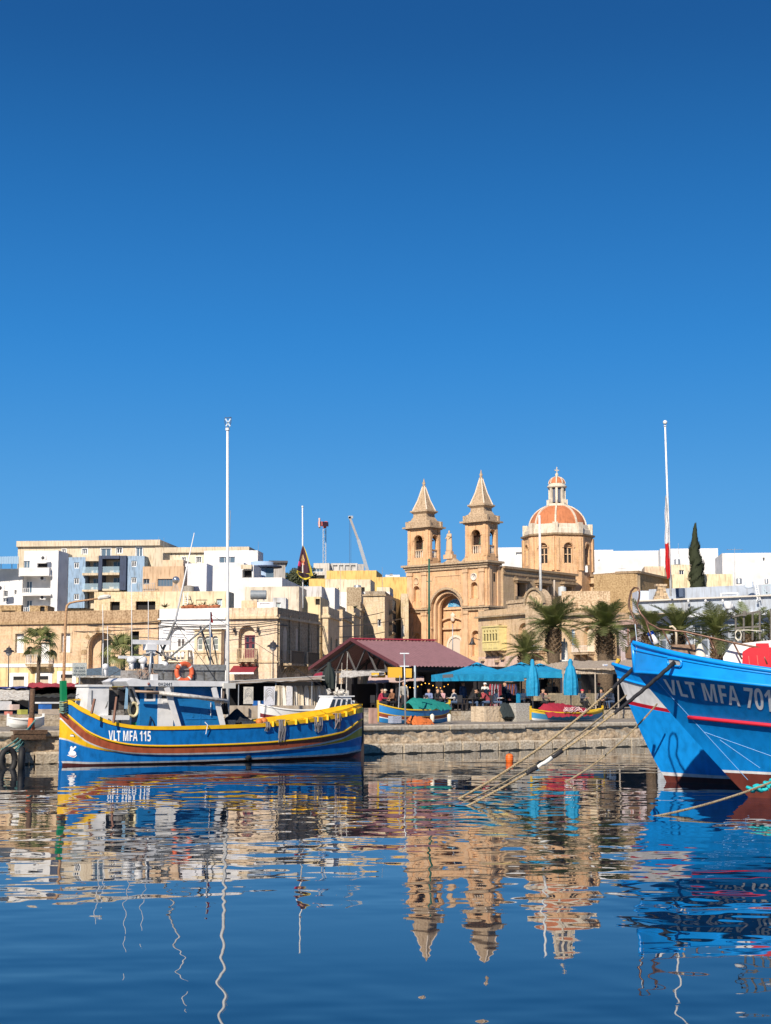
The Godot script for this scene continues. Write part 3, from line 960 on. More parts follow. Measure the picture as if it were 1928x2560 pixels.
	part("side_wall",g,stone(3),sd)
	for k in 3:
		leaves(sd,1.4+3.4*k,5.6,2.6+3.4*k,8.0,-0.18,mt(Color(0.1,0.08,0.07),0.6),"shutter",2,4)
		opening(sd,1.2+3.4*k,1.9,2.9+3.4*k,4.6,-0.18,"shop_doorway")
	for k in 2:
		g=G.new()
		g.box(Vector3(0.9+4.6*k,5.2,0.05),Vector3(4.4+4.6*k,5.38,0.95))
		part("balcony_slab",g,stone(3),sd)
		g=G.new()
		rail_mesh(g,0.9+4.6*k,4.4+4.6*k,5.38,6.4,0.9,0.12,0.016)
		for c in 5:g.box(Vector3(0.9+4.6*k,5.38,0.1+0.18*c),Vector3(0.93+4.6*k,6.4,0.125+0.18*c))
		part("railing",g,iron(),sd)
	for k in 6:
		g=G.new()
		g.prism(PackedVector2Array([Vector2(0.05,5.2),Vector2(0.8,5.2),Vector2(0.3,4.95),Vector2(0.05,4.6)]),-0.09,0.09,Transform3D(Basis(Vector3(0,0,1),Vector3(0,1,0),Vector3(-1,0,0)),Vector3(1.2+0.62*k,0,0)))
		part("corbel",g,stone(3),sd)
func street()->void:
	rng.seed=44
	var rows:=[
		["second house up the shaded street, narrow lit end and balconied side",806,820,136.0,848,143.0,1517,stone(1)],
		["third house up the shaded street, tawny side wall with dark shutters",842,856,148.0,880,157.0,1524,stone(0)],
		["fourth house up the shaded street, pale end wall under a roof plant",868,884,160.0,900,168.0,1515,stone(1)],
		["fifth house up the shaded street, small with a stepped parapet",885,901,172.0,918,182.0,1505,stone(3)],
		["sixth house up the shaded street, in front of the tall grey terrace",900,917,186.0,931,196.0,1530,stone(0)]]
	for e in rows:
		var f:=fac(e[1],e[3]+0.1,e[2],e[3])
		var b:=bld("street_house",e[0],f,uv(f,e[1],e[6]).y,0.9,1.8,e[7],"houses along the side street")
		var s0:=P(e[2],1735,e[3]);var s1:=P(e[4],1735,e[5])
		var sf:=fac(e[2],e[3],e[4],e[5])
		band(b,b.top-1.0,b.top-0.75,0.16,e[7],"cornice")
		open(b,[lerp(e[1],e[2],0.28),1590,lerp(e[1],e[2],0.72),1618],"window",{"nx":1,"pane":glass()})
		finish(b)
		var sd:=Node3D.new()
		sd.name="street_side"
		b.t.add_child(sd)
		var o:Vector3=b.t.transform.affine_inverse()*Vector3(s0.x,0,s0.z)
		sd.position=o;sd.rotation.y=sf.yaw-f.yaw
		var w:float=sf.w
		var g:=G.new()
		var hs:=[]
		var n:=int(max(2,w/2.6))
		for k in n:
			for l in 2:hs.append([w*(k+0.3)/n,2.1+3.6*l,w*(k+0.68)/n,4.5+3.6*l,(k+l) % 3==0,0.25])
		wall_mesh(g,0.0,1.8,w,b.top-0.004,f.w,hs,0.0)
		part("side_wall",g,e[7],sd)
		for h in hs:
			if rng.randf()<0.45:leaves(sd,h[0],h[1],h[2],h[3]-(0.5 if h[4] else 0.0),-0.24,mt(Color(0.12,0.09,0.07),0.6),"shutter",2,4)
			else:window(sd,h[0],h[1],h[2],h[3],-0.24,2,2,mt(Color(0.3,0.25,0.2),0.6),glass(),0.07,h[4])
		for k in n:
			g=G.new()
			g.box(Vector3(w*(k+0.18)/n,5.25,0.0),Vector3(w*(k+0.8)/n,5.4,0.85))
			part("balcony_slab",g,e[7],sd)
			g=G.new()
			rail_mesh(g,w*(k+0.18)/n,w*(k+0.8)/n,5.4,6.4,0.8,0.16,0.016)
			part("railing",g,iron(),sd)
		g=G.new()
		g.box(Vector3(0,b.top-1.0,0.0),Vector3(w,b.top-0.75,0.2))
		part("cornice",g,e[7],sd)
	var f:=fac(908,176.5,962,176)
	var b:=bld("tall_cream_house","tall cream house end at the head of the street beside the church tower",f,uv(f,930,1487).y,14.0,1.8,stone(1),"")
	open(b,[944,1548,953,1566],"window",{"nx":1})
	band(b,vat(b,930,1490),vat(b,930,1486),0.2,stone(3),"coping")
	finish(b)
	f=fac(963,177,1003,200)
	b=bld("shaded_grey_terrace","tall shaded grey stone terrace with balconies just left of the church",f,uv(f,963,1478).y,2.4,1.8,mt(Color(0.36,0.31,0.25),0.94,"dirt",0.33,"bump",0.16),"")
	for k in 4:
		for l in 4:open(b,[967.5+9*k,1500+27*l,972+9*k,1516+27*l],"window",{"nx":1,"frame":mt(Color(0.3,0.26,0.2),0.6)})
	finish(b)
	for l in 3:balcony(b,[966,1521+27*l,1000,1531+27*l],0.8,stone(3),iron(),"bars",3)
	f=fac(1003,182,1022,182)
	b=bld("narrow_pale_house","narrow pale house sliver with a white window between dark terrace and church",f,uv(f,1010,1484).y,8.0,1.8,stone(1),"")
	open(b,[1005,1562,1011,1590],"window",{"nx":1,"ny":2})
	finish(b)
func hill_town()->void:
	var cream:=mt(Color(0.72,0.62,0.46),0.9,"soft",0.06)
	var beige:=mt(Color(0.64,0.54,0.4),0.9,"soft",0.05)
	var wht:=mt(Color(0.75,0.74,0.73),0.85,"soft",0.06)
	var wht2:=mt(Color(0.76,0.76,0.8),0.85,"soft",0.07)
	var yel:=mt(Color(0.76,0.5,0.17),0.9,"soft",0.07)
	var tan:=mt(Color(0.6,0.42,0.27),0.9,"soft",0.07)
	var blue:=mt(Color(0.28,0.4,0.55),0.9,"soft",0.08)
	var navy:=mt(Color(0.045,0.065,0.12),0.8,"soft",0.1)
	var grey:=mt(Color(0.44,0.42,0.4),0.9,"soft",0.08)
	var sea:=mt(Color(0.1,0.15,0.2),0.1)
	var f:=face(34,271,391,265)
	var b:=bld("apartment_block","largest beige apartment block on the skyline with a pale blue front and navy framed balconies",f,uv(f,34,1354).y,22.0,5.0,beige)
	for r in [[155,1373,166,1386],[206,1372,219,1386],[291,1370,306,1384]]:open(b,r,"window",{"nx":2,"fw":0.16,"trim":white(),"tw":0.12})
	for r in [[252,1371,278,1393],[340,1368,357,1393]]:open(b,r,"window",{"nx":2,"fw":0.14,"pane":sea,"trim":white(),"tw":0.1})
	finish(b)
	band(b,vat(b,34,1367.5),b.top+0.03,0.55,beige,"parapet_fascia",0.3)
	var bl:Node3D=b.t
	for e in [[180,225,1396,1522,blue,"blue_wing"],[326,371,1393,1522,blue,"blue_wing"],[167,180,1387,1522,beige,"stair_wall"],[152,167,1390,1525,wht2,"glass_block_stair"]]:
		var q:=R(b,e[0],e[2],e[1],e[3])
		var hs:=[]
		if e[5]=="blue_wing":
			for y in ([1409,1448,1487] if e[0]<200 else [1405,1446]):
				var h:=R(b,196 if e[0]<200 else 338,y,209 if e[0]<200 else 351,y+15)
				hs.append([h[0],h[1],h[2],h[3],false,0.25])
		var g:=G.new()
		wall_mesh(g,q[0],q[1],q[2],q[3],2.6,hs,2.6)
		var o:=part(e[5],g,e[4],bl)
		for h in hs:window(o,h[0],h[1],h[2],h[3],2.4,2,1,white(),glass(),0.14)
		if e[5]=="glass_block_stair":
			for k in 7:
				g=G.new()
				g.box(Vector3(q[0]+0.1,lerp(q[1],q[3],k/7.0)+0.1,2.6),Vector3(q[2]-0.1,lerp(q[1],q[3],(k+1)/7.0)-0.15,2.65))
				part("glass_block_panel",g,mt(Color(0.72,0.78,0.85),0.3),o)
	var qq:=R(b,225,1394,326,1522)
	var g:=G.new()
	g.box(Vector3(qq[0],qq[1],0.01),Vector3(qq[2],R(b,225,1400,326,1522)[3],0.6))
	part("recess_wall",g,beige,bl)
	qq=R(b,225,1394,259,1406)
	g=G.new();g.box(Vector3(qq[0],qq[1],0.62),Vector3(qq[2],qq[3],2.7));part("recess_lintel",g,beige,bl)
	g=G.new()
	for e in [[258,1393,269,1478],[311,1393,328,1478],[269,1393,311,1401]]:
		qq=R(b,e[0],e[1],e[2],e[3]);g.box(Vector3(qq[0],qq[1],0.62),Vector3(qq[2],qq[3]+(0.02 if e[0]==269 else 0.0),3.2+(0.02 if e[0]==269 else 0.0)))
	part("navy_frame",g,navy,bl)
	for e in [[219,1436,258.5,1442],[219,1477,258.5,1482],[269,1435,311,1441],[269,1475,311,1480]]:
		qq=R(b,e[0],e[1],e[2],e[3])
		g=G.new();g.box(Vector3(qq[0]+0.003,qq[1],0.63),Vector3(qq[2]-0.003,qq[3],3.3));part("balcony_slab",g,beige,bl)
		g=G.new();g.box(Vector3(qq[0]+0.02,qq[3],3.2),Vector3(qq[2]-0.02,qq[3]+1.1,3.23))
		var gm:=StandardMaterial3D.new();gm.albedo_color=Color(0.75,0.85,0.9,0.25);gm.transparency=BaseMaterial3D.TRANSPARENCY_ALPHA;gm.roughness=0.05
		part("glass_panel",g,gm,bl)
		var w0:float=qq[0]+1.2;var w1:float=qq[2]-0.4
		window(bl,w0,qq[3]+0.02,w1,qq[3]+2.2,0.62,2,1,mt(Color(0.5,0.5,0.5),0.5),sea,0.09,false,"balcony_door")
	f=face(384,268,616,258)
	b=bld("cream_apartment_wing","lower cream apartment wing right of the blue fronted block, dark line under its parapet",f,uv(f,384,1370).y,12.0,5.0,mt(Color(0.75,0.67,0.5),0.9,"soft",0.05))
	for r in [[409,1395,417,1405],[455,1393,466,1406],[491,1392,504,1408]]:open(b,r,"window",{"nx":2,"fw":0.14,"trim":white(),"tw":0.12})
	finish(b)
	band(b,vat(b,384,1383),b.top+0.03,0.5,beige,"parapet_fascia",0.3)
	f=face(376,258,401,252)
	b=bld("stair_head","beige stair head with a slanting dark flank beside the blue front",f,uv(f,380,1382).y,5.0,5.0,beige)
	finish(b)
	f=face(50,236,137,230)
	b=bld("white_apartment_house","white apartment house with stacked balconies and air conditioners at the left edge",f,uv(f,60,1377).y,5.0,4.0,wht)
	open(b,[59,1402,75,1429],"window",{"nx":2,"pane":sea})
	open(b,[93,1408,119,1421],"dark",{"d":0.6})
	open(b,[56,1441,127,1482],"niche",{"d":1.5})
	open(b,[56,1489,127,1530],"niche",{"d":1.5})
	finish(b)
	for y in [1451,1499]:
		var q:=R(b,58,y,74,y+31)
		window(b.t,q[0],q[1],q[2],q[3],-1.49,2,1,white(),sea,0.1,false,"balcony_door")
	for y in [1441,1489]:
		g=G.new()
		var q:=R(b,50,y-4,130,y+1)
		g.box(Vector3(q[0]-0.02,q[1],0.003),Vector3(q[2],q[3],0.5))
		part("balcony_slab",g,wht,b.t)
	for e in [[58,74,1470,1482],[58,74,1518,1530]]:
		g=G.new()
		var q:=R(b,e[0],e[2],e[1],e[3])
		rail_mesh(g,q[0],q[2],q[1],q[3],-0.1,0.3,0.03)
		part("railing",g,white(),b.t)
	g=G.new()
	var q3:=R(b,52,1420,128,1441);g.box(Vector3(q3[0],q3[1],0.003),Vector3(q3[2],q3[3],0.9));part("parapet",g,wht,b.t)
	f=face(-60,236,52,232)
	b=bld("low_white_house","low white house with small windows under a blue sheet roof at the left edge",f,uv(f,20,1422).y,10.0,4.0,wht)
	open(b,[9,1477,20,1492],"window",{"nx":2})
	open(b,[36,1475,42,1487],"window",{"nx":1})
	open(b,[8,1495,20,1505],"window",{"nx":2})
	finish(b)
	var rc:=thing("sheet_roof","pale blue corrugated sheet roof over the terrace at the left edge","roof",P(0,1422,233))
	g=G.new(rc)
	for k in 14:
		var x0:=lerpf(-40,47,k/14.0);var x1:=lerpf(-40,47,(k+0.92)/14.0)
		g.quad(P(x0,1410,229),P(x0,1392-0.02*x0,236),P(x1,1391-0.02*x1,236),P(x1,1409,229))
		g.quad(P(x1,1409,229),P(x1,1391,236),P(lerpf(-40,47,(k+1)/14.0),1391.4,236.1),P(lerpf(-40,47,(k+1)/14.0),1409.4,229.1))
	part("sheet",g,mt(Color(0.35,0.5,0.62),0.5),rc)
	g=G.new(rc)
	for x in [3.0,30.0,46.0]:g.tube([P(x,1424,230),P(x,1409,230)],0.06)
	part("post",g,steel(),rc)
	aircon(110,1400,229,"air conditioner on the top floor wall of the white apartment house")
	aircon(108,1451,230.6,"air conditioner inside the middle balcony of the white apartment house")
	aircon(108,1499,230.6,"air conditioner inside the lowest balcony of the white apartment house")
	aircon(3,1477,230,"air conditioner on the low white house at the picture's left edge",1.2)
	f=face(351,202,455,198)
	b=bld("tan_house","flat roofed tan house with wide dark sliding window in front of the blue front",f,uv(f,400,1416).y,2.0,4.0,tan)
	open(b,[358,1447,374,1461],"window",{"nx":2,"pane":glass(),"frame":mt(Color(0.3,0.3,0.3),0.5)})
	open(b,[394,1447,432,1466],"window",{"nx":5,"pane":sea,"frame":mt(Color(0.16,0.16,0.18),0.5)})
	finish(b)
	g=G.new();var q4:=R(b,351,1459,392,1478);rail_mesh(g,q4[0],q4[2],q4[1],q4[3],1.0,0.3,0.02);part("terrace_railing",g,steel(),b.t)
	b=block("peach_roof_room","small peach roof room on top of the tan house",[401,453],[205,204],1400,5.0,6.0,mt(Color(0.7,0.52,0.36),0.9,"soft",0.1));finish(b)
	b=block("cream_roof_house","cream block house with dark garage openings standing above the ochre parapet",[230,396],[146,142],1480,3.0,4.0,mt(Color(0.72,0.58,0.38),0.92,"stone",0.15))
	open(b,[275,1504,300,1528],"dark",{"d":0.5});open(b,[339,1503,389,1526],"dark",{"d":0.5})
	finish(b)
	b=block("small_stone_hut","small bare stone roof hut left of the street lamp arm",[68,113],[140,140],1514,3.0,5.0,stone(2));open(b,[100,1516,112,1532],"dark",{});finish(b)
	b=block("ruined_roof_wall","crumbling low stone roof wall at the left edge",[-20,47],[142,141],1513,0.6,5.0,stone(2));open(b,[5,1526,38,1536],"dark",{"d":0.4});finish(b)
	b=block("cream_terrace_wall","pale yellow roof terrace wall with a ladder behind the white house",[396,566],[139,136],1479,3.0,4.0,mt(Color(0.74,0.62,0.42),0.9,"soft",0.1))
	open(b,[541,1497,556,1516],"window",{"nx":1,"pane":mt(Color(0.4,0.5,0.55),0.2)});open(b,[490,1499,519,1520],"niche",{"d":0.1})
	finish(b)
	var l:=thing("ladder","white ladder leaning on the pale yellow roof terrace wall","ladder",P(463,1515,134))
	for s in [458.0,469.0]:
		g=G.new(l);g.bar(P(s,1515,134),P(s+1.0,1482,136),0.06);part("side_rail",g,white(),l)
	for k in 6:
		g=G.new(l);g.bar(P(458,1511-5.2*k,134.2+0.3*k),P(469.5,1511-5.2*k,134.2+0.3*k),0.04);part("rung",g,white(),l)
	b=block("white_cube_house","white cube of a house with a stair cut beside the tan house",[458,512],[205,203],1409,4.0,4.0,wht2);finish(b)
	b=block("white_rendered_house","large white rendered house with square penthouse window under the cream wing",[505,606],[222,219],1407,3.0,4.0,wht);finish(b)
	b=block("white_penthouse","white penthouse with a wide three light window on the skyline",[505,630],[254,250],1377,2.0,5.0,wht2)
	open(b,[548,1392,588,1408],"window",{"nx":3,"pane":sea});finish(b)
	b=block("white_corner_stair","bright white stair head at the right end of the white penthouse",[629,641],[248,247],1376,5.0,5.0,wht);finish(b)
	b=block("loggia_house","white house with a dark loggia beneath a striped beige blind",[605,631],[218,217],1412,6.0,4.0,wht)
	open(b,[606,1425,630,1444],"dark",{"d":0.8});finish(b)
	g=G.new();var q5:=R(b,604,1412,631,1423);g.box(Vector3(q5[0],q5[1],0.01),Vector3(q5[2],q5[3],0.5));part("blind",g,beige,b.t)
	var c0:=P(655,1443,226)
	var bt:=thing("round_blue_house","pale blue round ended house with a dark canopy above white walls","building",Vector3(c0.x,4.0,c0.z))
	g=G.new().smooth()
	var hh:=P(655,1405,226).y-4.0
	g.lathe([Vector2(1.72,0),Vector2(1.72,hh),Vector2(0,hh+0.01)],28)
	part("wall",g,mt(Color(0.34,0.46,0.64),0.9,"soft",0.1),bt)
	g=G.new()
	var hc:=P(655,1421,226).y-4.0;var hd:=P(655,1416,226).y-4.0
	g.smooth().lathe([Vector2(0,hc),Vector2(2.2,hc+0.05),Vector2(2.2,hd),Vector2(0,hd)],20,Vector3(0.9,0,0.6))
	part("canopy",g,navy,bt)
	g=G.new().boxc(Vector3(1.3,hc-0.9,1.35),Vector3(1.2,1.6,0.4));part("window",g,sea,bt)
	b=block("dark_roofed_house","grey house with a dark roof line behind the round blue house",[672,711],[250,252],1407,8.0,5.0,grey);finish(b)
	g=G.new();g.box(Vector3(-0.2,b.top,-8),Vector3(b.f.w+0.4,b.top+0.35,0.5));part("roof_edge",g,mt(Color(0.07,0.07,0.08),0.7),b.t)
	b=block("low_white_terrace","low white terrace walls beneath the round blue house",[620,658],[205,204],1444,4.0,4.0,wht2);finish(b)
	b=block("low_white_annex","low white annex with a shaded end left of the dark trees",[657,703],[203,200],1444,16.0,4.0,wht);finish(b)
	b=block("pale_roof_block","long pale roof block behind the grey tank of the corner house",[609,746],[150,148],1467,5.0,4.0,mt(Color(0.7,0.62,0.5),0.9,"soft",0.1));finish(b)
	b=block("grey_roof_block","grey rendered roof block with a white wall behind the maroon flag",[745,803],[156,155],1466,4.0,4.0,mt(Color(0.56,0.55,0.55),0.9,"soft",0.1));finish(b)
	b=block("white_roof_block","white roof block in half shade at the head of the street",[802,836],[158,157],1469,4.0,4.0,wht);finish(b)
	b=block("cream_gap_house","pale yellow house with a small red roof opening above the street corner",[752,800],[152,150],1492,6.0,4.0,mt(Color(0.74,0.6,0.36),0.9,"soft",0.1))
	open(b,[789,1497,800,1512],"dark",{});finish(b)
	b=block("cream_row_house","pale yellow house front with a grey shutter behind the second street house",[782,846],[168,166],1513,6.0,4.0,mt(Color(0.72,0.58,0.36),0.9,"soft",0.1))
	open(b,[794,1534,808,1555],"window",{"nx":1});finish(b)
	b=block("yellow_block","upper orange yellow rendered block on the skyline in the middle",[815,941],[262,258],1427,10.0,5.0,yel);finish(b)
	b=block("yellow_block_low","lower orange yellow block right beside the church tower",[935,1030],[250,246],1443,9.0,5.0,yel);finish(b)
	b=block("yellow_block_small","small orange yellow block in front of the dark trees",[771,815],[236,235],1447,6.0,5.0,yel);finish(b)
	b=block("grey_flats","grey flats with long dark windows beneath the tower crane",[782,822],[300,298],1408,8.0,5.0,mt(Color(0.6,0.56,0.5),0.9,"soft",0.05))
	open(b,[783,1421,808,1430],"window",{"nx":3,"pane":sea});open(b,[783,1438,812,1447],"dark",{});finish(b)
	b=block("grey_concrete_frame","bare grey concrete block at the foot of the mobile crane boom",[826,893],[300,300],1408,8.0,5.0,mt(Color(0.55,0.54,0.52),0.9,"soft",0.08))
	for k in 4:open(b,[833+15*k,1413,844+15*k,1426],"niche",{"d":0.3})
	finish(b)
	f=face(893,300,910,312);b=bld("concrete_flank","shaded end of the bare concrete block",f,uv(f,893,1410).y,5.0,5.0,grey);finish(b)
	b=block("cream_stepped_house","cream stepped house with white parapet under the upper yellow block",[812,864],[228,226],1448,6.0,5.0,cream);open(b,[845,1469,857,1480],"dark",{});finish(b)
	b=block("white_parapet_house","cream house with a bright white parapet in the middle of the hillside",[846,926],[222,220],1449,6.0,5.0,cream);open(b,[902,1468,912,1480],"dark",{});finish(b)
	b=block("white_flat_roof","long flat white roof edge above the street houses",[838,975],[200,197],1480,5.0,5.0,wht);finish(b)
	b=block("rubble_roof_wall","rubble built roof wall with a tank beneath the yellow block",[866,903],[196,196],1468,2.0,5.0,stone(3));finish(b)
	b=block("cream_mid_house","wide cream house wall with a worn parapet above the street houses",[838,912],[215,213],1489,6.0,5.0,cream);finish(b)
	b=block("cream_back_house","pale house with a shaded roof room left of the church tower",[942,975],[215,214],1468,5.0,5.0,cream);finish(b)
	b=block("white_far_house","distant white house poking above the lower yellow block",[964,1000],[330,330],1437,8.0,5.0,wht);open(b,[975,1434,982,1440],"niche",{});finish(b)
	b=block("white_block_by_dome","white block peeping out left of the church dome drum",[1247,1330],[262,260],1369,10.0,5.0,wht)
	open(b,[1290,1380,1313,1388],"niche",{"d":0.5});finish(b)
	b=block("white_long_block","long white skyline block just right of the dome",[1480,1662],[272,268],1378,10.0,5.0,wht);open(b,[1496,1399,1500,1404],"window",{"nx":1});finish(b)
	b=block("white_stair_head","raised white stair head on the long white block",[1484,1540],[274,273],1375,5.0,12.0,wht);finish(b)
	b=block("white_tall_block","taller white skyline block behind the cypress and striped flag",[1659,1805],[266,262],1372,10.0,5.0,wht);finish(b)
	b=block("white_right_block","white skyline block with a small window at the right edge",[1815,1950],[246,243],1383,10.0,5.0,wht);open(b,[1907,1394,1913,1403],"window",{"nx":1});finish(b)
	b=block("white_gap_block","small white block in the gap between two skyline blocks",[1800,1822],[280,280],1408,6.0,5.0,wht);finish(b)
	b=block("peach_roof_house","low peach roof house left of the striped flag",[1618,1668],[228,227],1416,6.0,4.0,mt(Color(0.7,0.55,0.4),0.9,"soft",0.1));finish(b)
	b=block("cream_window_house","cream house with one square window left of the cypress",[1678,1742],[222,220],1412,8.0,4.0,mt(Color(0.74,0.64,0.46),0.9,"soft",0.1));open(b,[1698,1425,1710,1437],"window",{"nx":2});finish(b)
	b=block("yellow_low_house","long pale yellow house low behind the grey blue parapet",[1688,1840],[205,200],1436,8.0,4.0,mt(Color(0.76,0.66,0.44),0.9,"soft",0.1));finish(b)
	antenna(646,1354,1380,247,"thin pole on the white stair head skyline")
	antenna(1696,1358,1376,262,"thin pole above the white tall block")
	antenna(1837,1370,1478,150,"tall roof aerial near the right edge",1)
	antenna(1555,1412,1432,205,"comb shaped aerial on the church annex roof",2)
	antenna(397,1341,1353,262,"left thin vent pole on the largest apartment block roof")
	antenna(410,1344,1370,262,"right thin vent pole on the largest apartment block roof")
	antenna(956,1418,1474,200,"white pole standing on the hillside roofs left of the church",0)
	antenna(852,1403,1500,180,"thin dark mast in the middle of the hillside",0)
	roof_tank(885,1463,903,1478,200,steel(),"grey tank on the rubble roof wall")
	roof_tank(1686,1398,1701,1412,223,steel(),"steel water tank on the cream window house")
	roof_tank(1841,1446,1855,1460,150,steel(),"steel tank left of the roof ladder on the right")
	roof_tank(1912,1447,1921,1459,150,steel(),"narrow steel tank at the right edge")
	roof_tank(458,1465,486,1482,150,mt(Color(0.35,0.33,0.3),0.8,"dirt",0.5),"squat grey concrete tank above the roof ladder")
	var tk:=thing("horizontal_tank","grey horizontal cylinder tank on a stand above the corner house","water tank",P(646,1500,130))
	g=G.new(tk).smooth()
	var ta:=P(627,1487,130);var tb:=P(666,1487,130)
	g.tube([ta,ta+Vector3(0.03,0,0),tb-Vector3(0.03,0,0),tb],0.4,0.4,16)
	part("barrel",g,mt(Color(0.2,0.23,0.26),0.5,"soft",0.6),tk)
	g=G.new(tk)
	for s in [632.0,645.0,660.0]:g.bar(P(s,1503,130),P(s,1487,130),0.08)
	part("stand",g,steel(),tk)
	b=block("roof_hut","square stone roof hut on the cream corner house",[601,640],[127,127],1501,3.0,8.0,stone(0));finish(b)
	b=block("white_roof_box","small white roof room beside the stone roof hut",[641,682],[126,126],1505,3.0,8.0,wht2);open(b,[650,1508,676,1517],"niche",{"d":0.1});finish(b)
	b=block("grey_stair_house","grey gabled stair house with a window on the corner house roof",[680,713],[125,125],1494,3.0,8.0,mt(Color(0.5,0.52,0.54),0.8,"soft",0.2));open(b,[690,1506,702,1520],"window",{"nx":1,"pane":mt(Color(0.35,0.42,0.42),0.2)});finish(b)
	var ds:=thing("sphere_tank","shiny round tank on a spindly stand on the tan house terrace","water tank",P(440,1478,195))
	g=G.new(ds).smooth();g.ball(P(440,1450,195),0.5,14);part("ball",g,mt(Color(0.5,0.52,0.55),0.2,"",1,"",1,0.8),ds)
	g=G.new(ds)
	for s in [432.0,440.0,447.0]:g.bar(P(s,1479,195),P(440,1453,195),0.06)
	part("stand",g,steel(),ds)
	for k in 9:
		var pt:=thing("terracotta_pot",["tall terracotta urn","low terracotta bowl"][k % 2]+" in the row on the white house roof, "+["first","second","third","fourth","fifth","sixth","seventh","eighth","last"][k]+" from the left","plant pot",P(458+10.5*k,1523,131),0.0,"terracotta pots on the white house roof")
		g=G.new().smooth();var s:=0.22+0.06*(k % 3)
		g.lathe([Vector2(0,0),Vector2(s*0.6,0),Vector2(s,s*0.9),Vector2(s*1.1,s*1.1),Vector2(s*0.8,s*1.12),Vector2(0,s)],10)
		part("pot",g,mt(Color(0.42,0.15,0.07),0.8),pt)
		g=G.new();rng.seed=k
		for j in 14:
			var d:=Vector3(rng.randf_range(-1,1),rng.randf_range(0.4,1.2),rng.randf_range(-1,1))*s*1.1
			var side:=Vector3(d.z,0,-d.x).normalized()*0.05
			g.tri(Vector3(0,s,0)-side,Vector3(0,s,0)+side,Vector3(0,s,0)+d)
		part("plant",g,mt(Color(0.07,0.09,0.03),0.8),pt)
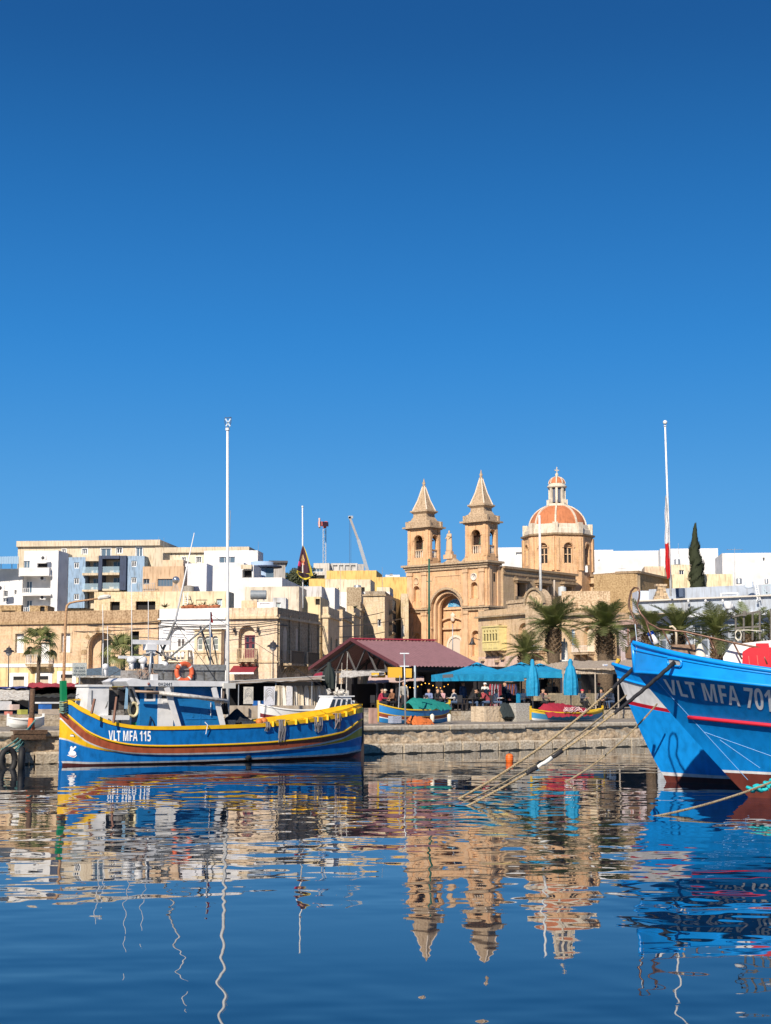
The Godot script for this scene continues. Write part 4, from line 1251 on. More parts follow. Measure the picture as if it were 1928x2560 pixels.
# ---------- houses on the promenade right of the church,poles,cranes
func right_houses()->void:
	var tan:=mt(Color(0.62,0.46,0.3),0.93,"stone",0.16,"bump",0.16)
	var tan2:=mt(Color(0.64,0.5,0.35),0.93,"dirt",0.33,"bump",0.16)
	var old:=stone(3)
	var pinkish:=mt(Color(0.68,0.5,0.42),0.9,"soft",0.3)
	var f:=fac(1197,146,1330,138)
	var b:=bld("parish_house","ochre stone house with a yellow enclosed balcony in front of the church nave",f,uv(f,1197,1528).y,8.0,1.8,tan)
	open(b,[1208,1567,1221,1605],"shutter",{"d":0.2,"m":mt(Color(0.75,0.65,0.4),0.6),"trim":tan2})
	open(b,[1240,1560,1261,1580],"niche",{"arch":true,"d":0.2})
	open(b,[1296,1556,1324,1596],"niche",{"arch":true,"d":0.4})
	finish(b)
	band(b,vat(b,1260,1541),vat(b,1260,1537),0.35,old,"cornice")
	var g:=G.new()
	var q:=R(b,1268,1496,1332,1530)
	g.box(Vector3(q[0],q[1],-0.5),Vector3(q[2],q[3]-0.3,-0.06));g.box(Vector3(q[0]-0.1,q[3]-0.3,-0.6),Vector3(q[2],q[3],0.05));part("parapet",g,tan2,b.t)
	q=R(b,1226,1567,1267,1628)
	var yel:=mt(Color(0.74,0.62,0.28),0.6,"soft",0.5)
	g=G.new()
	var hs:=[]
	for k in 5:hs.append([lerp(q[0],q[2],0.08+0.175*k),lerp(q[1],q[3],0.42),lerp(q[0],q[2],0.2+0.175*k),lerp(q[1],q[3],0.72),false,0.1])
	for k in 5:hs.append([lerp(q[0],q[2],0.09+0.175*k),lerp(q[1],q[3],0.79),lerp(q[0],q[2],0.18+0.175*k),lerp(q[1],q[3],0.88),true,0.1])
	wall_mesh(g,q[0],q[1],q[2],q[3],0.9,hs,0.92)
	g.box(Vector3(q[0]-0.08,q[3],0.02),Vector3(q[2]+0.08,q[3]+0.12,1.0));g.box(Vector3(q[0]-0.05,q[1]+(q[3]-q[1])*0.36,0.92),Vector3(q[2]+0.05,q[1]+(q[3]-q[1])*0.39,0.98))
	var gal:=part("enclosed_balcony",g,yel,b.t)
	for h in hs:
		g=G.new();g.box(Vector3(h[0],h[1],0.825),Vector3(h[2],h[3]-(0.1 if h[4] else 0.0),0.835));part("pane",g,mt(Color(0.1,0.09,0.05),0.2),gal)
	for k in 3:
		g=G.new();g.boxc(Vector3(lerp(q[0],q[2],0.2+0.3*k),q[1]+(q[3]-q[1])*0.2,0.935),Vector3((q[2]-q[0])*0.24,(q[3]-q[1])*0.22,0.03));part("panel",g,yel,gal)
	for k in 3:
		g=G.new();g.prism(PackedVector2Array([Vector2(0.003,q[1]),Vector2(0.85,q[1]),Vector2(0.7,q[1]-0.2),Vector2(0.3,q[1]-0.35),Vector2(0.003,q[1]-0.7)]),-0.12,0.12,Transform3D(Basis(Vector3(0,0,1),Vector3(0,1,0),Vector3(-1,0,0)),Vector3(lerp(q[0],q[2],0.12+0.38*k),0,0)));part("corbel",g,tan2,b.t)
	g=G.new();q=R(b,1200,1638,1329,1700);g.box(Vector3(q[0],1.81,0.003),Vector3(q[2],q[3],0.14));part("pink_base",g,pinkish,b.t)
	for e in [[1212,1650],[1248,1653],[1262,1646]]:
		g=G.new();var c:=uv(f,e[0],e[1]);g.boxc(Vector3(c.x,c.y,0.2),Vector3(0.55,0.2,0.4));part("stone_ledge",g,tan2,b.t)
	var f2:=fac(1316,138,1364,136)
	var b2:=bld("carved_gable","arched carved stone gable with an oval medallion above the parish house",f2,uv(f2,1340,1509).y,1.0,7.0,tan2,"","gable");finish(b2)
	g=G.new()
	var ap:=arch_pts(0.02,b2.f.w-0.02,uv(f2,1340,1471).y,16)
	var poly:=PackedVector2Array([Vector2(0.02,b2.top)])
	for p in ap:poly.append(Vector2(p.x,b2.top+(p.y-ap[0].y)*(uv(f2,1340,1471).y-b2.top)/(ap[8].y-ap[0].y)))
	poly.append(Vector2(b2.f.w-0.02,b2.top));g.prism(poly,-0.99,-0.01);part("arched_top",g,tan2,b2.t)
	g=G.new()
	for i in range(1,poly.size()-2):g.bar(Vector3(poly[i].x,poly[i].y,0.05),Vector3(poly[i+1].x,poly[i+1].y,0.05),0.25,0.2,Vector3(0,0,1).cross(Vector3(poly[i+1].x-poly[i].x,poly[i+1].y-poly[i].y,0)))
	part("gable_moulding",g,old,b2.t)
	var mc:=uv(f2,1341,1497)
	g=G.new().smooth();g.lathe([Vector2(0.55,0),Vector2(0.55,0.12),Vector2(0.42,0.14),Vector2(0.4,0.06),Vector2(0.2,0.2),Vector2(0,0.24)],18,Vector3.ZERO,0,0.8,1.0)
	put("medallion",g.mesh(),tan,b2.t,Transform3D(Basis(Vector3.RIGHT,PI/2),Vector3(mc.x,mc.y-0.3,0.01)))
	f=fac(1328,138,1526,130)
	b=bld("promenade_house","long ochre house behind the tall palms with blue window and arched niche",f,uv(f,1415,1536).y,9.0,1.8,tan)
	open(b,[1337,1590,1360,1632],"door",{"d":0.3,"m":mt(Color(0.05,0.06,0.1),0.5)})
	open(b,[1429,1573,1438,1613],"window",{"d":0.15,"nx":1,"ny":4,"frame":mt(Color(0.2,0.36,0.6),0.5),"pane":mt(Color(0.55,0.6,0.62),0.3),"trim":tan2,"tw":0.1})
	open(b,[1460,1565,1485,1632],"niche",{"arch":true,"d":0.4})
	open(b,[1505,1566,1518,1620],"niche",{"arch":true,"d":0.3})
	finish(b)
	band(b,vat(b,1415,1540),vat(b,1415,1534),0.35,old,"cornice")
	q=R(b,1463,1570,1482,1632);g=G.new()
	var dp:=PackedVector2Array([Vector2(q[0],q[1])])
	for p in arch_pts(q[0],q[2],q[3]):dp.append(p)
	dp.append(Vector2(q[2],q[1]));g.prism(dp,-0.395,-0.33);part("cream_door",g,mt(Color(0.7,0.58,0.4),0.7),b.t)
	balcony(b,[1445,1614,1487,1637],0.8,tan2,mt(Color(0.75,0.72,0.68),0.5),"bars",3)
	balcony(b,[1320,1614,1364,1634],0.8,tan2,mt(Color(0.7,0.7,0.68),0.5),"bars",3)
	b=block("stone_roof_wall","weathered rubble roof wall rising behind the two tall palms",[1408,1530],[143,139],1478,0.8,5.0,tan2);finish(b)
	f=fac(1524,131,1597,127)
	b=bld("pink_house","lilac pink house with a tall dark open door beside the grey building",f,uv(f,1530,1553).y,8.0,1.8,mt(Color(0.66,0.56,0.58),0.9,"soft",0.3))
	open(b,[1529,1576,1547,1640],"dark",{"d":0.4});open(b,[1573,1568,1590,1612],"door",{"d":0.2,"m":mt(Color(0.1,0.035,0.03),0.5),"trim":mt(Color(0.5,0.25,0.22),0.8)})
	finish(b)
	band(b,vat(b,1560,1563),vat(b,1560,1552),0.4,mt(Color(0.52,0.36,0.3),0.9,"soft",0.4),"cornice")
	balcony(b,[1526,1618,1552,1648],0.7,old,iron(),"bars",2)
	g=G.new();q=R(b,1571,1616,1591,1646);g.box(Vector3(q[0],q[1],0.01),Vector3(q[2],q[3],0.3));part("meter_box",g,mt(Color(0.3,0.18,0.1),0.8,"dirt",0.6),b.t)
	var gb:=mt(Color(0.43,0.48,0.55),0.85,"soft",0.12)
	var pale:=mt(Color(0.66,0.68,0.72),0.85,"soft",0.12)
	f=fac(1600,128,1960,120)
	b=bld("grey_blue_building","wide grey blue building with a curved cornice and white ledge behind the right hand palms",f,uv(f,1700,1497).y,10.0,1.8,gb)
	for k in 6:open(b,[1630+52*k,1560,1664+52*k,1640],"window",{"nx":2,"ny":2,"d":0.25,"frame":pale,"pane":mt(Color(0.12,0.14,0.17),0.15)})
	finish(b)
	band(b,vat(b,1700,1500),vat(b,1700,1496.5),0.3,mt(Color(0.6,0.55,0.48),0.9),"cornice")
	band(b,vat(b,1700,1545),vat(b,1700,1536),0.9,pale,"white_ledge")
	g=G.new();q=R(b,1600,1546,1955,1700);g.box(Vector3(0.01,vat(b,1700,1556),0.003),Vector3(q[2],vat(b,1700,1545.5),0.2));part("shop_fascia",g,pale,b.t)
	q=R(b,1604,1532,1733,1539)
	g=G.new();g.box(Vector3(q[0],q[1],0.01),Vector3(q[2],q[3],1.5));part("canopy",g,mt(Color(0.5,0.42,0.32),0.9),b.t)
	for k in 5:
		g=G.new();var c:=uv(f,1727+43*k,1503);g.smooth().ball(Vector3(c.x,c.y,0.45),0.11,8,1.3);part("floodlight",g,white(),b.t)
	f=fac(1628,131,1960,124)
	b=bld("set_back_storey","set back grey blue upper storey with a white framed panel above the curved cornice",f,uv(f,1700,1470).y,6.0,6.0,gb,"","roof storey");
	finish(b)
	q=R(b,1802,1481,1846,1498)
	g=G.new();g.box(Vector3(q[0],q[3]-0.12,0.003),Vector3(q[2],q[3],0.06));
	for s in [q[0],q[2]-0.12]:g.box(Vector3(s,q[1],0.003),Vector3(s+0.12,q[3]-0.12,0.06))
	part("panel_frame",g,white(),b.t)
	g=G.new();q=R(b,1697,1471,1713,1493);g.box(Vector3(q[0],q[1],0.004),Vector3(q[2],q[3],0.5));part("navy_chimney_box",g,mt(Color(0.07,0.1,0.16),0.6),b.t)
	b=block("white_roof_room","small pale roof room left of the set back grey storey",[1600,1634],[133,133],1477,3.0,6.0,mt(Color(0.55,0.62,0.72),0.9));finish(b)
	var ca:=P(1653,1500,127.5)
	var ch:=thing("stone_chimney","tapered rubble stone chimney with pale cap on the grey blue roof","chimney",ca)
	var h:=P(1653,1466,127.5).y-ca.y
	rng.seed=9
	for k in 8:
		var w:float=lerp(1.35,0.72,min(1.0,k/5.0))
		for s in 3:
			g=G.new();var w2:=w/3.0
			g.boxc(Vector3(-w/2+w2*(s+0.5)+rng.randf_range(-0.02,0.02),h*(k+0.5)/8.0,rng.randf_range(-0.02,0.03)),Vector3(w2*0.96,h/8.0*0.95,0.7));part("stone",g,[tan,tan2,old][rng.randi() % 3],ch)
	g=G.new();g.boxc(Vector3(0,h+0.09,0),Vector3(0.95,0.18,0.85));part("cap",g,tan2,ch)
	var fr:=thing("steel_roof_frame","grey steel frame with cross braces on the roof at the right edge","frame",P(1915,1500,122))
	for e in [[1908,1497,1908,1464],[1908,1464,1935,1462],[1908,1483,1935,1480],[1908,1470,1928,1497]]:
		g=G.new(fr);g.bar(P(e[0],e[1],122),P(e[2],e[3],122),0.1);part("steel_bar",g,mt(Color(0.4,0.48,0.52),0.5),fr)
	var l:=thing("ladder","white ladder lying up the grey blue roof edge near the right side","ladder",P(1895,1500,121))
	for s in [0.0,7.0]:
		g=G.new(l);g.bar(P(1894+s,1500,120.5),P(1887+s,1462,123),0.07);part("side_rail",g,white(),l)
	for k in 6:
		g=G.new(l);g.bar(P(1893.5-k,1495-6*k,120.8+0.4*k),P(1900.5-k,1495-6*k,120.8+0.4*k),0.05);part("rung",g,white(),l)
	roof_tank(1862,1453,1884,1470,124,mt(Color(0.62,0.68,0.75),0.5),"pale blue tank beside the ladder on the grey blue roof")
	roof_tank(1396,1467,1416,1490,142,mt(Color(0.45,0.47,0.47),0.6),"grey roof tank between carved gable and church nave")
	var sp:=P(1412,1660,116)
	var s2:=thing("statue","white stone statue on a tall plinth beside the tall left palm","statue",Vector3(sp.x,1.88,sp.z))
	var sh:=P(1412,1597,116).y-1.88
	var pl:=P(1412,1650,116).y-1.88
	g=G.new();g.box(Vector3(-0.5,0,-0.5),Vector3(0.5,pl-0.12,0.5));g.box(Vector3(-0.6,pl-0.12,-0.6),Vector3(0.6,pl,0.6));part("plinth",g,white(),s2)
	var sc:=Color(0.72,0.71,0.68)
	var k:=(sh-pl)/1.72
	put("figure",figure("stand_reach",[sc,sc,sc,sc,sc],true),vmat(0.8),s2,Transform3D(Basis().scaled(Vector3(k*0.85,k,k*0.85)),Vector3(0,pl,0)))
# ---------- poles,lamps and cranes
func pole_thing(called:String,label:String,cat:String,px:float,y0:float,y1:float,d:float,r0:float,r1:float,m:Material,px2:=-1.0,base:=-99.0)->Node3D:
	var a:=P(px2 if px2>0.0 else px,y1,d)
	if base>-50.0:a.y=base
	var b:=P(px,y0,d)
	var t:=thing(called,label,cat,a)
	var g:=G.new(t).smooth()
	g.tube([a,a.lerp(b,0.5),b],r0,r1,10)
	part("pole",g,m,t)
	return t
func cloth(g:G,pts:Callable,nu:int,nv:int,pick:Callable)->void:
	for i in nu:
		for j in nv:
			var c:Color=pick.call((i+0.5)/nu,(j+0.5)/nv)
			g.col(c)
			g.quad(pts.call(float(i)/nu,float(j)/nv),pts.call(float(i+1)/nu,float(j)/nv),pts.call(float(i+1)/nu,float(j+1)/nv),pts.call(float(i)/nu,float(j+1)/nv))
func poles()->void:
	var w:=mt(Color(0.78,0.78,0.76),0.5,"soft",0.5)
	var p0:=Q(qa(570,1.2),1.2,1.35)
	var d:=-p0.z
	var t:=pole_thing("flagpole","tallest white flagpole with an open shield emblem on top, behind the blue and yellow boat","flagpole",569,1075,1780,d,0.09,0.055,w,570,1.35)
	var g:=G.new(t)
	g.tube([P(569,1076,d),P(569,1070,d)],0.1,0.1,10);part("collar",g,w,t)
	var sh:=[[563,1044],[562.5,1056],[565,1065],[569.5,1071],[574,1065],[577.5,1056],[578,1043],[570,1045],[563,1044]]
	g=G.new(t)
	for i in sh.size()-1:g.bar(P(sh[i][0],sh[i][1],d),P(sh[i+1][0],sh[i+1][1],d),0.025,0.05,Vector3(0,0,1))
	part("shield_rim",g,iron(),t)
	for e in [[564,1047,575.5,1066],[576.5,1047,565,1066]]:
		g=G.new(t);g.bar(P(e[0],e[1],d),P(e[2],e[3],d),0.06 if e[0]>570 else 0.062,0.075,Vector3(0,0,1));part("shield_cross",g,mt(Color(0.45,0.55,0.65),0.4),t)
	g=G.new(t);g.tube([P(574,1350,d),P(576.5,1276,d)],0.018,0.012,5);g.bar(P(573,1345,d),P(569,1347,d),0.02);part("side_aerial",g,steel(),t)
	t=pole_thing("flagpole","thin white flagpole carrying the maroon flag above the corner house","flagpole",756.5,1269,1520,138,0.07,0.06,w,757.5)
	g=G.new(t).smooth();g.ball(P(756.5,1267,138),0.11,12);part("finial",g,w,t)
	var fl:=thing("flag","hanging maroon flag with yellow border and a small figured emblem","flag",P(757,1365,137.9))
	g=G.new(fl)
	var fp:=func(u:float,v:float)->Vector3:
		var xl:float=lerp(757.0,741.5,pow(v,0.8));var xr:float=lerp(758.0,783.0,pow(v,0.75))
		var y:float=lerp(1364.0,1432.0+14.0*sin(u*3.0)*0.4,v)
		return P(lerp(xl,xr,u),y+6.0*u*v,137.8-0.25*sin(u*9.0+v*2.0)*v)
	var pick:=func(u:float,v:float)->Color:
		if u>0.86 or v>0.9:return Color(0.72,0.55,0.05)
		var e:=Vector2((u-0.36)*1.2,(v-0.5))
		if e.length()<0.2 and sin(u*47.0)*cos(v*33.0)>-0.25:return Color(0.75,0.5,0.22) if v<0.5 else Color(0.62,0.2,0.09)
		if u<0.2 and v>0.55 and v<0.72:return Color(0.5,0.03,0.12)
		return Color(0.055,0.018,0.03)
	cloth(g,fp,28,30,pick)
	part("cloth",g,vmat(0.85),fl)
	g=G.new(fl)
	var fp2:=func(u:float,v:float)->Vector3:
		return P(lerp(742.0,772.0,u)+4.0*v,1429.0+6.0*u+v*lerp(9.0,17.0,sin(u*PI)),137.5-0.2*sin(u*8.0))
	cloth(g,fp2,16,8,func(u,v):return Color(0.72,0.55,0.05) if v>0.8 or u<0.08 else Color(0.03,0.012,0.02))
	part("folded_corner",g,vmat(0.85),fl)
	t=pole_thing("flagpole","white flagpole with a ball top carrying the limp white and red flag at right","flagpole",1663,1066,1490,125,0.1,0.075,w,1677.5)
	g=G.new(t).smooth();g.ball(P(1663,1056,125),0.19,14);g.lathe([Vector2(0.08,0),Vector2(0.16,0.03),Vector2(0.08,0.1)],10,P(1663,1066.5,125));part("finial",g,w,t)
	fl=thing("flag","limp flag hanging half white and half red from the right hand flagpole","flag",P(1666,1240,124.9))
	g=G.new(fl)
	fp=func(u:float,v:float)->Vector3:
		var y:float=lerp(1240.0,1446.0,v)
		var wd:float=2.5+7.5*sin(minf(v*1.3,1.0)*PI*0.5)*(1.0 if v<0.9 else (1.0-v)*6.0+0.4)
		return P(1664.5+6.0*v+(u-0.5)*wd*1.15+sin(v*21.0)*0.6,y+sin(u*6.0)*2.0,124.8+0.14*sin(u*11.0+v*6.0))
	cloth(g,fp,12,40,func(_u,v):return Color(0.78,0.77,0.78) if v<0.585 else Color(0.6,0.02,0.03))
	part("cloth",g,vmat(0.85),fl)
	pole_thing("flagpole","bare white pole standing in front of the church nave","flagpole",1349,1288,1477,128,0.13,0.09,w,1352)
	pole_thing("slim_pole","slim grey pole right of the roof tank before the nave","pole",1386,1450,1490,141,0.08,0.08,mt(Color(0.5,0.42,0.34),0.8))
	t=pole_thing("green_pole","tall dark green pole with a crossbar in front of the church portal","pole",1073,1397,1610,112,0.09,0.07,mt(Color(0.02,0.1,0.06),0.5))
	g=G.new(t);g.bar(P(1066,1453.5,112),P(1080,1452.5,112),0.05);part("crossbar",g,mt(Color(0.02,0.1,0.06),0.5),t)
	t=pole_thing("slim_pole","slim grey pole before the church door","pole",1132,1560,1650,108,0.035,0.03,steel())
	d=84.0
	var br:=mt(Color(0.5,0.31,0.17),0.7,"dirt",0.6)
	t=thing("street_lamp","tall tan street lamp with a long curved arm behind the green sternpost","street lamp",P(160,1725,d))
	g=G.new(t).smooth()
	g.tube([P(158.5,1740,d),P(161,1650,d),P(164,1560,d),P(166,1524,d),P(168,1514,d),P(174,1508,d),P(190,1504,d),P(220,1500,d),P(250,1496,d)],0.09,0.05,8);part("pole",g,br,t)
	g=G.new(t).smooth();g.tube([P(246,1497,d),P(252,1495,d),P(268,1492.5,d),P(277,1492,d)],0.1,0.1,8);g.tube([P(249,1495,d),P(262,1491,d),P(274,1491,d)],0.13,0.1,8);part("lamp_head",g,mt(Color(0.6,0.58,0.52),0.5),t)
	var b0:=at(1013,0.9,1.35);d=-b0.z
	t=pole_thing("t_pole","grey steel pole with two crossbars standing on the quay edge","pole",1011,1634,1815,d,0.045,0.04,steel(),1014,1.35)
	for e in [[1000,1633.5,1023,1633.5],[1000,1665.5,1023,1665.5]]:
		g=G.new(t);g.bar(P(e[0],e[1],d),P(e[2],e[3],d),0.05);part("crossbar",g,mt(Color(0.66,0.7,0.74),0.4),t)
	b0=at(1037,9.0,1.35);d=-b0.z
	pole_thing("slim_pole","plain blue grey pole right of the T shaped pole","pole",1037.5,1664,1760,d,0.06,0.06,mt(Color(0.4,0.46,0.5),0.5),1038,1.35)
	for e in [[22,1622,118.0,"black lantern post in front of the ochre house at the left edge"],[683,1610,108.0,"black lantern post at the street corner by the cream house"],[1190,1600,112.0,"black hanging lantern before the parish house"]]:
		d=e[2]
		if e[0]==1190:
			t=thing("wall_lantern",e[3],"lantern",P(1190,1612,140))
			g=G.new(t);g.bar(P(1183,1594,140),P(1200,1600,139.5),0.06);part("bracket",g,iron(),t)
			g=G.new(t).smooth();g.lathe([Vector2(0.0,0.7),Vector2(0.08,0.6),Vector2(0.16,0.3),Vector2(0.36,0.0),Vector2(0,0.02)],8,P(1181,1612,140));part("shade",g,iron(),t)
			continue
		t=pole_thing("lantern_post",e[3],"street lamp",e[0],e[1]+18,1720,d,0.06,0.04,iron(),e[0],1.88)
		g=G.new(t).smooth();var c:=P(e[0],e[1]+18,d)
		g.lathe([Vector2(0.05,0),Vector2(0.2,0.12),Vector2(0.3,0.34),Vector2(0.24,0.36)],8,c);part("lamp_glass",g,mt(Color(0.5,0.5,0.5),0.2),t)
		g=G.new(t).smooth();g.lathe([Vector2(0.45,0.32),Vector2(0.4,0.42),Vector2(0.22,0.5),Vector2(0.2,0.62),Vector2(0.06,0.68),Vector2(0,0.85)],8,c);part("lamp_cap",g,iron(),t)
	d=420.0
	t=thing("tower_crane","distant grey lattice tower crane with a red jib end on, in the middle","crane",P(811,1440,d))
	g=G.new(t)
	var cr:=steel()
	for e in [[808,815]]:
		for s in [0.0,1.2]:
			for k in 14:
				var y0:=lerpf(1440,1322,k/14.0);var y1:=lerpf(1440,1322,(k+1)/14.0)
				g.bar(P(e[0],y0,d+s),P(e[0],y1,d+s),0.2);g.bar(P(e[1],y0,d+s),P(e[1],y1,d+s),0.2)
				g.bar(P(e[k % 2],y0,d+s),P(e[1-k % 2],y1,d+s),0.12)
	part("lattice_mast",g,cr,t)
	g=G.new(t);g.bar(P(801,1309,d-6),P(816,1311,d),1.3,1.2);g.boxc(P(812,1316,d),Vector3(0.9,1.0,0.9));g.boxc(P(815,1309,d),Vector3(0.9,1.2,1.5));part("jib",g,mt(Color(0.4,0.09,0.09),0.7),t)
	g=G.new(t);g.box(P(796.5,1317.5,d-7),P(801.5,1298,d-4));part("counterweight",g,mt(Color(0.62,0.42,0.38),0.8),t)
	d=330.0
	t=thing("crane_boom","slanting grey telescopic crane boom rising behind the yellow blocks","crane",P(919,1428,d))
	g=G.new(t);g.bar(P(919.5,1428,d),P(896,1350,d),0.75,0.75);part("lower_boom",g,steel(),t)
	g=G.new(t);g.bar(P(897,1353,d),P(874,1292,d),0.5,0.5);part("upper_boom",g,mt(Color(0.3,0.28,0.27),0.5),t)
	g=G.new(t);g.boxc(P(877,1293,d),Vector3(1.1,0.6,0.5));part("boom_tip",g,steel(),t)
	g=G.new(t)
	for s in [874.0,877.5]:g.bar(P(s,1294,d),P(s,1408,d),0.05)
	part("hoist_cable",g,iron(),t)
	rng.seed=61
	var cab:=iron()
	for e in [[-20,1562,128,395,1553,122],[-20,1575,128,440,1566,121],[395,1556,122,692,1552,119.6],[395,1563,122,692,1556,119.6],[430,1570,121,692,1561,119.6]]:
		t=thing("wall_cable",["upper","lower","upper","middle","lower"][[1562,1575,1556,1563,1570].find(e[1])]+" black cable slung along the "+("ochre house" if e[0]<0 else "white and cream houses"),"cable",P(e[0],e[1],e[2]))
		g=G.new(t);g.tube(sag(P(e[0],e[1],e[2]-0.4),P(e[3],e[4],e[5]-0.4),0.28,18),0.035,0.035,4);part("cable",g,cab,t)
	for e in [[692,1540,119,960,1530,172,"upper"],[692,1562,119,1010,1545,180,"second"],[700,1580,121,962,1580,172,"third"],[720,1600,124,1000,1598,178,"lowest"]]:
		t=thing("street_cable",e[6]+" of the dark cables hanging across the shaded street","cable",P(e[0],e[1],e[2]))
		g=G.new(t);g.tube(sag(P(e[0],e[1],e[2]),P(e[3],e[4],e[5]),0.5,14),0.045,0.045,4);part("cable",g,cab,t)
# ---------- the church:origin at the right front corner of its facade;x right,y up,z out of the front
func church()->void:
	var th:=deg_to_rad(40.0)
	var c:=P(1221,1735,180);c.y=0
	var u:=Vector3(cos(th),0,sin(th));var n:=Vector3(-sin(th),0,cos(th))
	var f:={"o":c,"u":u,"n":n,"w":1.0,"yaw":-th}
	var t:=thing("church","sandstone church with twin spired bell towers, deep arched portal and ribbed orange dome","church",c,-th)
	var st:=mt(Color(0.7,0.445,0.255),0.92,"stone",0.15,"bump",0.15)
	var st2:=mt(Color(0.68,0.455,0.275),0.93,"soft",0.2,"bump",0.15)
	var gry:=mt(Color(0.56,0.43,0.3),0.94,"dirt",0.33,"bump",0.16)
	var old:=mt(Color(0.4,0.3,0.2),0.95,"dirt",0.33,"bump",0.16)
	var x:=func(px:float,py:=1500.0)->float:return uv(f,px,py).x
	var y:=func(px:float,py:float)->float:return uv(f,px,py).y
	var xl:float=x.call(1017.5)
	var ytop:float=y.call(1215,1409)
	var ymid:float=y.call(1160,1525)
	var DEEP:=1.9
	var a0:float=x.call(1078);var a1:float=x.call(1156);var atop:float=y.call(1117,1474)
	var g:=G.new()
	var nh:=[]
	for e in [[1035,1466,1050,1504],[1179,1456,1195,1496],[1035,1583,1052,1640],[1181,1577,1200,1640]]:
		nh.append([x.call(e[0],e[3]),y.call(e[0],e[3]),x.call(e[2],e[3]),y.call(e[0],e[1]),true,0.45])
	wall_mesh(g,xl,1.5,0.0,ytop,2.6,[[a0,1.5,a1,atop,true,DEEP]]+nh)
	part("facade_wall",g,st,t)
	for k in 3:
		g=G.new()
		var w:=0.3+0.0*k
		var p:=arch_pts(a0+0.28*k-0.15*(1 if k==0 else 0),a1-0.28*k+0.15*(1 if k==0 else 0),atop-0.28*k+0.15*(1 if k==0 else 0),18)
		var z:=0.08 if k==0 else -0.5*k
		for i in p.size()-1:
			g.bar(Vector3(p[i].x,p[i].y,z),Vector3(p[i+1].x,p[i+1].y,z),0.16 if k==0 else 0.4,0.3,Vector3(-(p[i].y-p[i+1].y),p[i].x-p[i+1].x,0))
		if k>0:
			for s in [p[0].x,p[p.size()-1].x]:g.box(Vector3(s-0.15,1.5,z-0.2),Vector3(s+0.15,p[0].y,z+0.2))
		part("portal_arch",g,[gry,st2,st][k],t)
	g=G.new()
	for s in [a0,a1]:g.box(Vector3(s-0.1,ymid-2.2,-DEEP),Vector3(s+0.16,ymid-1.9,0.05) if s==a0 else Vector3(s+0.1,ymid-1.9,0.05))
	part("impost",g,st2,t)
	var fb:={"o":c-n*DEEP,"u":u,"n":n}
	var bx:=func(px:float,py:float)->Vector2:return uv(fb,px,py)
	var d0:Vector2=bx.call(1122,1690);var d1:Vector2=bx.call(1160,1590)
	g=G.new()
	var ap:=arch_pts(d0.x,d1.x,d1.y,14)
	for i in ap.size()-1:g.bar(Vector3(ap[i].x,ap[i].y,-DEEP+0.1),Vector3(ap[i+1].x,ap[i+1].y,-DEEP+0.1),0.2,0.3,Vector3(-(ap[i].y-ap[i+1].y),ap[i].x-ap[i+1].x,0))
	for s in [d0.x,d1.x]:g.box(Vector3(s-0.15,1.5,-DEEP+0.003),Vector3(s+0.15,ap[0].y,-DEEP+0.2))
	part("door_surround",g,mt(Color(0.66,0.58,0.48),0.85),t)
	g=G.new()
	var dp:=PackedVector2Array([Vector2(d0.x+0.1,1.5)])
	for q in arch_pts(d0.x+0.1,d1.x-0.1,d1.y-0.1):dp.append(q)
	dp.append(Vector2(d1.x-0.1,1.5))
	g.prism(dp,-DEEP+0.004,-DEEP+0.06)
	var dr:=part("door",g,mt(Color(0.55,0.47,0.4),0.8),t)
	for k in 2:
		for r in 3:
			g=G.new()
			var cx:float=lerp(d0.x,d1.x,0.3+0.4*k)
			g.boxc(Vector3(cx,2.6+1.25*r,-DEEP+0.075),Vector3((d1.x-d0.x)*0.28,1.0,0.03));part("door_panel",g,mt(Color(0.5,0.42,0.36),0.8),dr)
	g=G.new();g.boxc(Vector3(lerp(d0.x,d1.x,0.62),2.5,-DEEP+0.1),Vector3(0.5,0.9,0.02));part("wicket_opening",g,dark(),dr)
	var e0:Vector2=bx.call(1098,1570);var e1:Vector2=bx.call(1160,1551)
	g=G.new()
	g.box(Vector3(e0.x,e0.y-0.25,-DEEP+0.003),Vector3(e1.x+0.6,e0.y,-DEEP+0.35))
	var pc:=(e0.x+e1.x+0.6)/2;var pr:=(e1.x+0.6-e0.x)/2
	var last:=Vector3()
	for i in 13:
		var a:=PI-PI*i/12.0
		var p:=Vector3(pc+pr*cos(a),e0.y+pr*0.55*sin(a),-DEEP+0.2)
		if i>0:g.bar(last,p,0.35,0.2,Vector3(0,0,1).cross(p-last))
		last=p
	part("pediment",g,st2,t)
	g=G.new().smooth()
	var arms:Vector2=bx.call(1135,1555)
	g.lathe([Vector2(0,0),Vector2(0.24,0.12),Vector2(0.36,0.45),Vector2(0.3,0.75),Vector2(0.38,0.9),Vector2(0.2,1.0),Vector2(0.1,1.15),Vector2(0,1.2)],12,Vector3(arms.x,arms.y,-DEEP+0.25),0.0,1.0,0.4)
	part("coat_of_arms",g,mt(Color(0.66,0.57,0.47),0.85),t)
	for s in [1100.0,1156.0]:
		g=G.new();var q:Vector2=bx.call(s,1590)
		g.box(Vector3(q.x-0.25,1.5,-DEEP+0.003),Vector3(q.x+0.25,e0.y-0.26,-DEEP+0.16));part("pilaster",g,st2,t)
	var l0:Vector2=bx.call(1121,1518);var l1:Vector2=bx.call(1157,1497)
	g=G.new()
	g.box(Vector3(l0.x-0.6,l0.y-0.35,-DEEP+0.003),Vector3(l1.x+0.3,l0.y-0.12,-DEEP+0.22));part("lunette_ledge",g,st2,t)
	g=G.new()
	var lp:=PackedVector2Array()
	for i in 15:
		var a:=PI-PI*i/14.0
		lp.append(Vector2((l0.x+l1.x)/2+(l1.x-l0.x)/2*cos(a),l0.y+(l1.y-l0.y)*sin(a)))
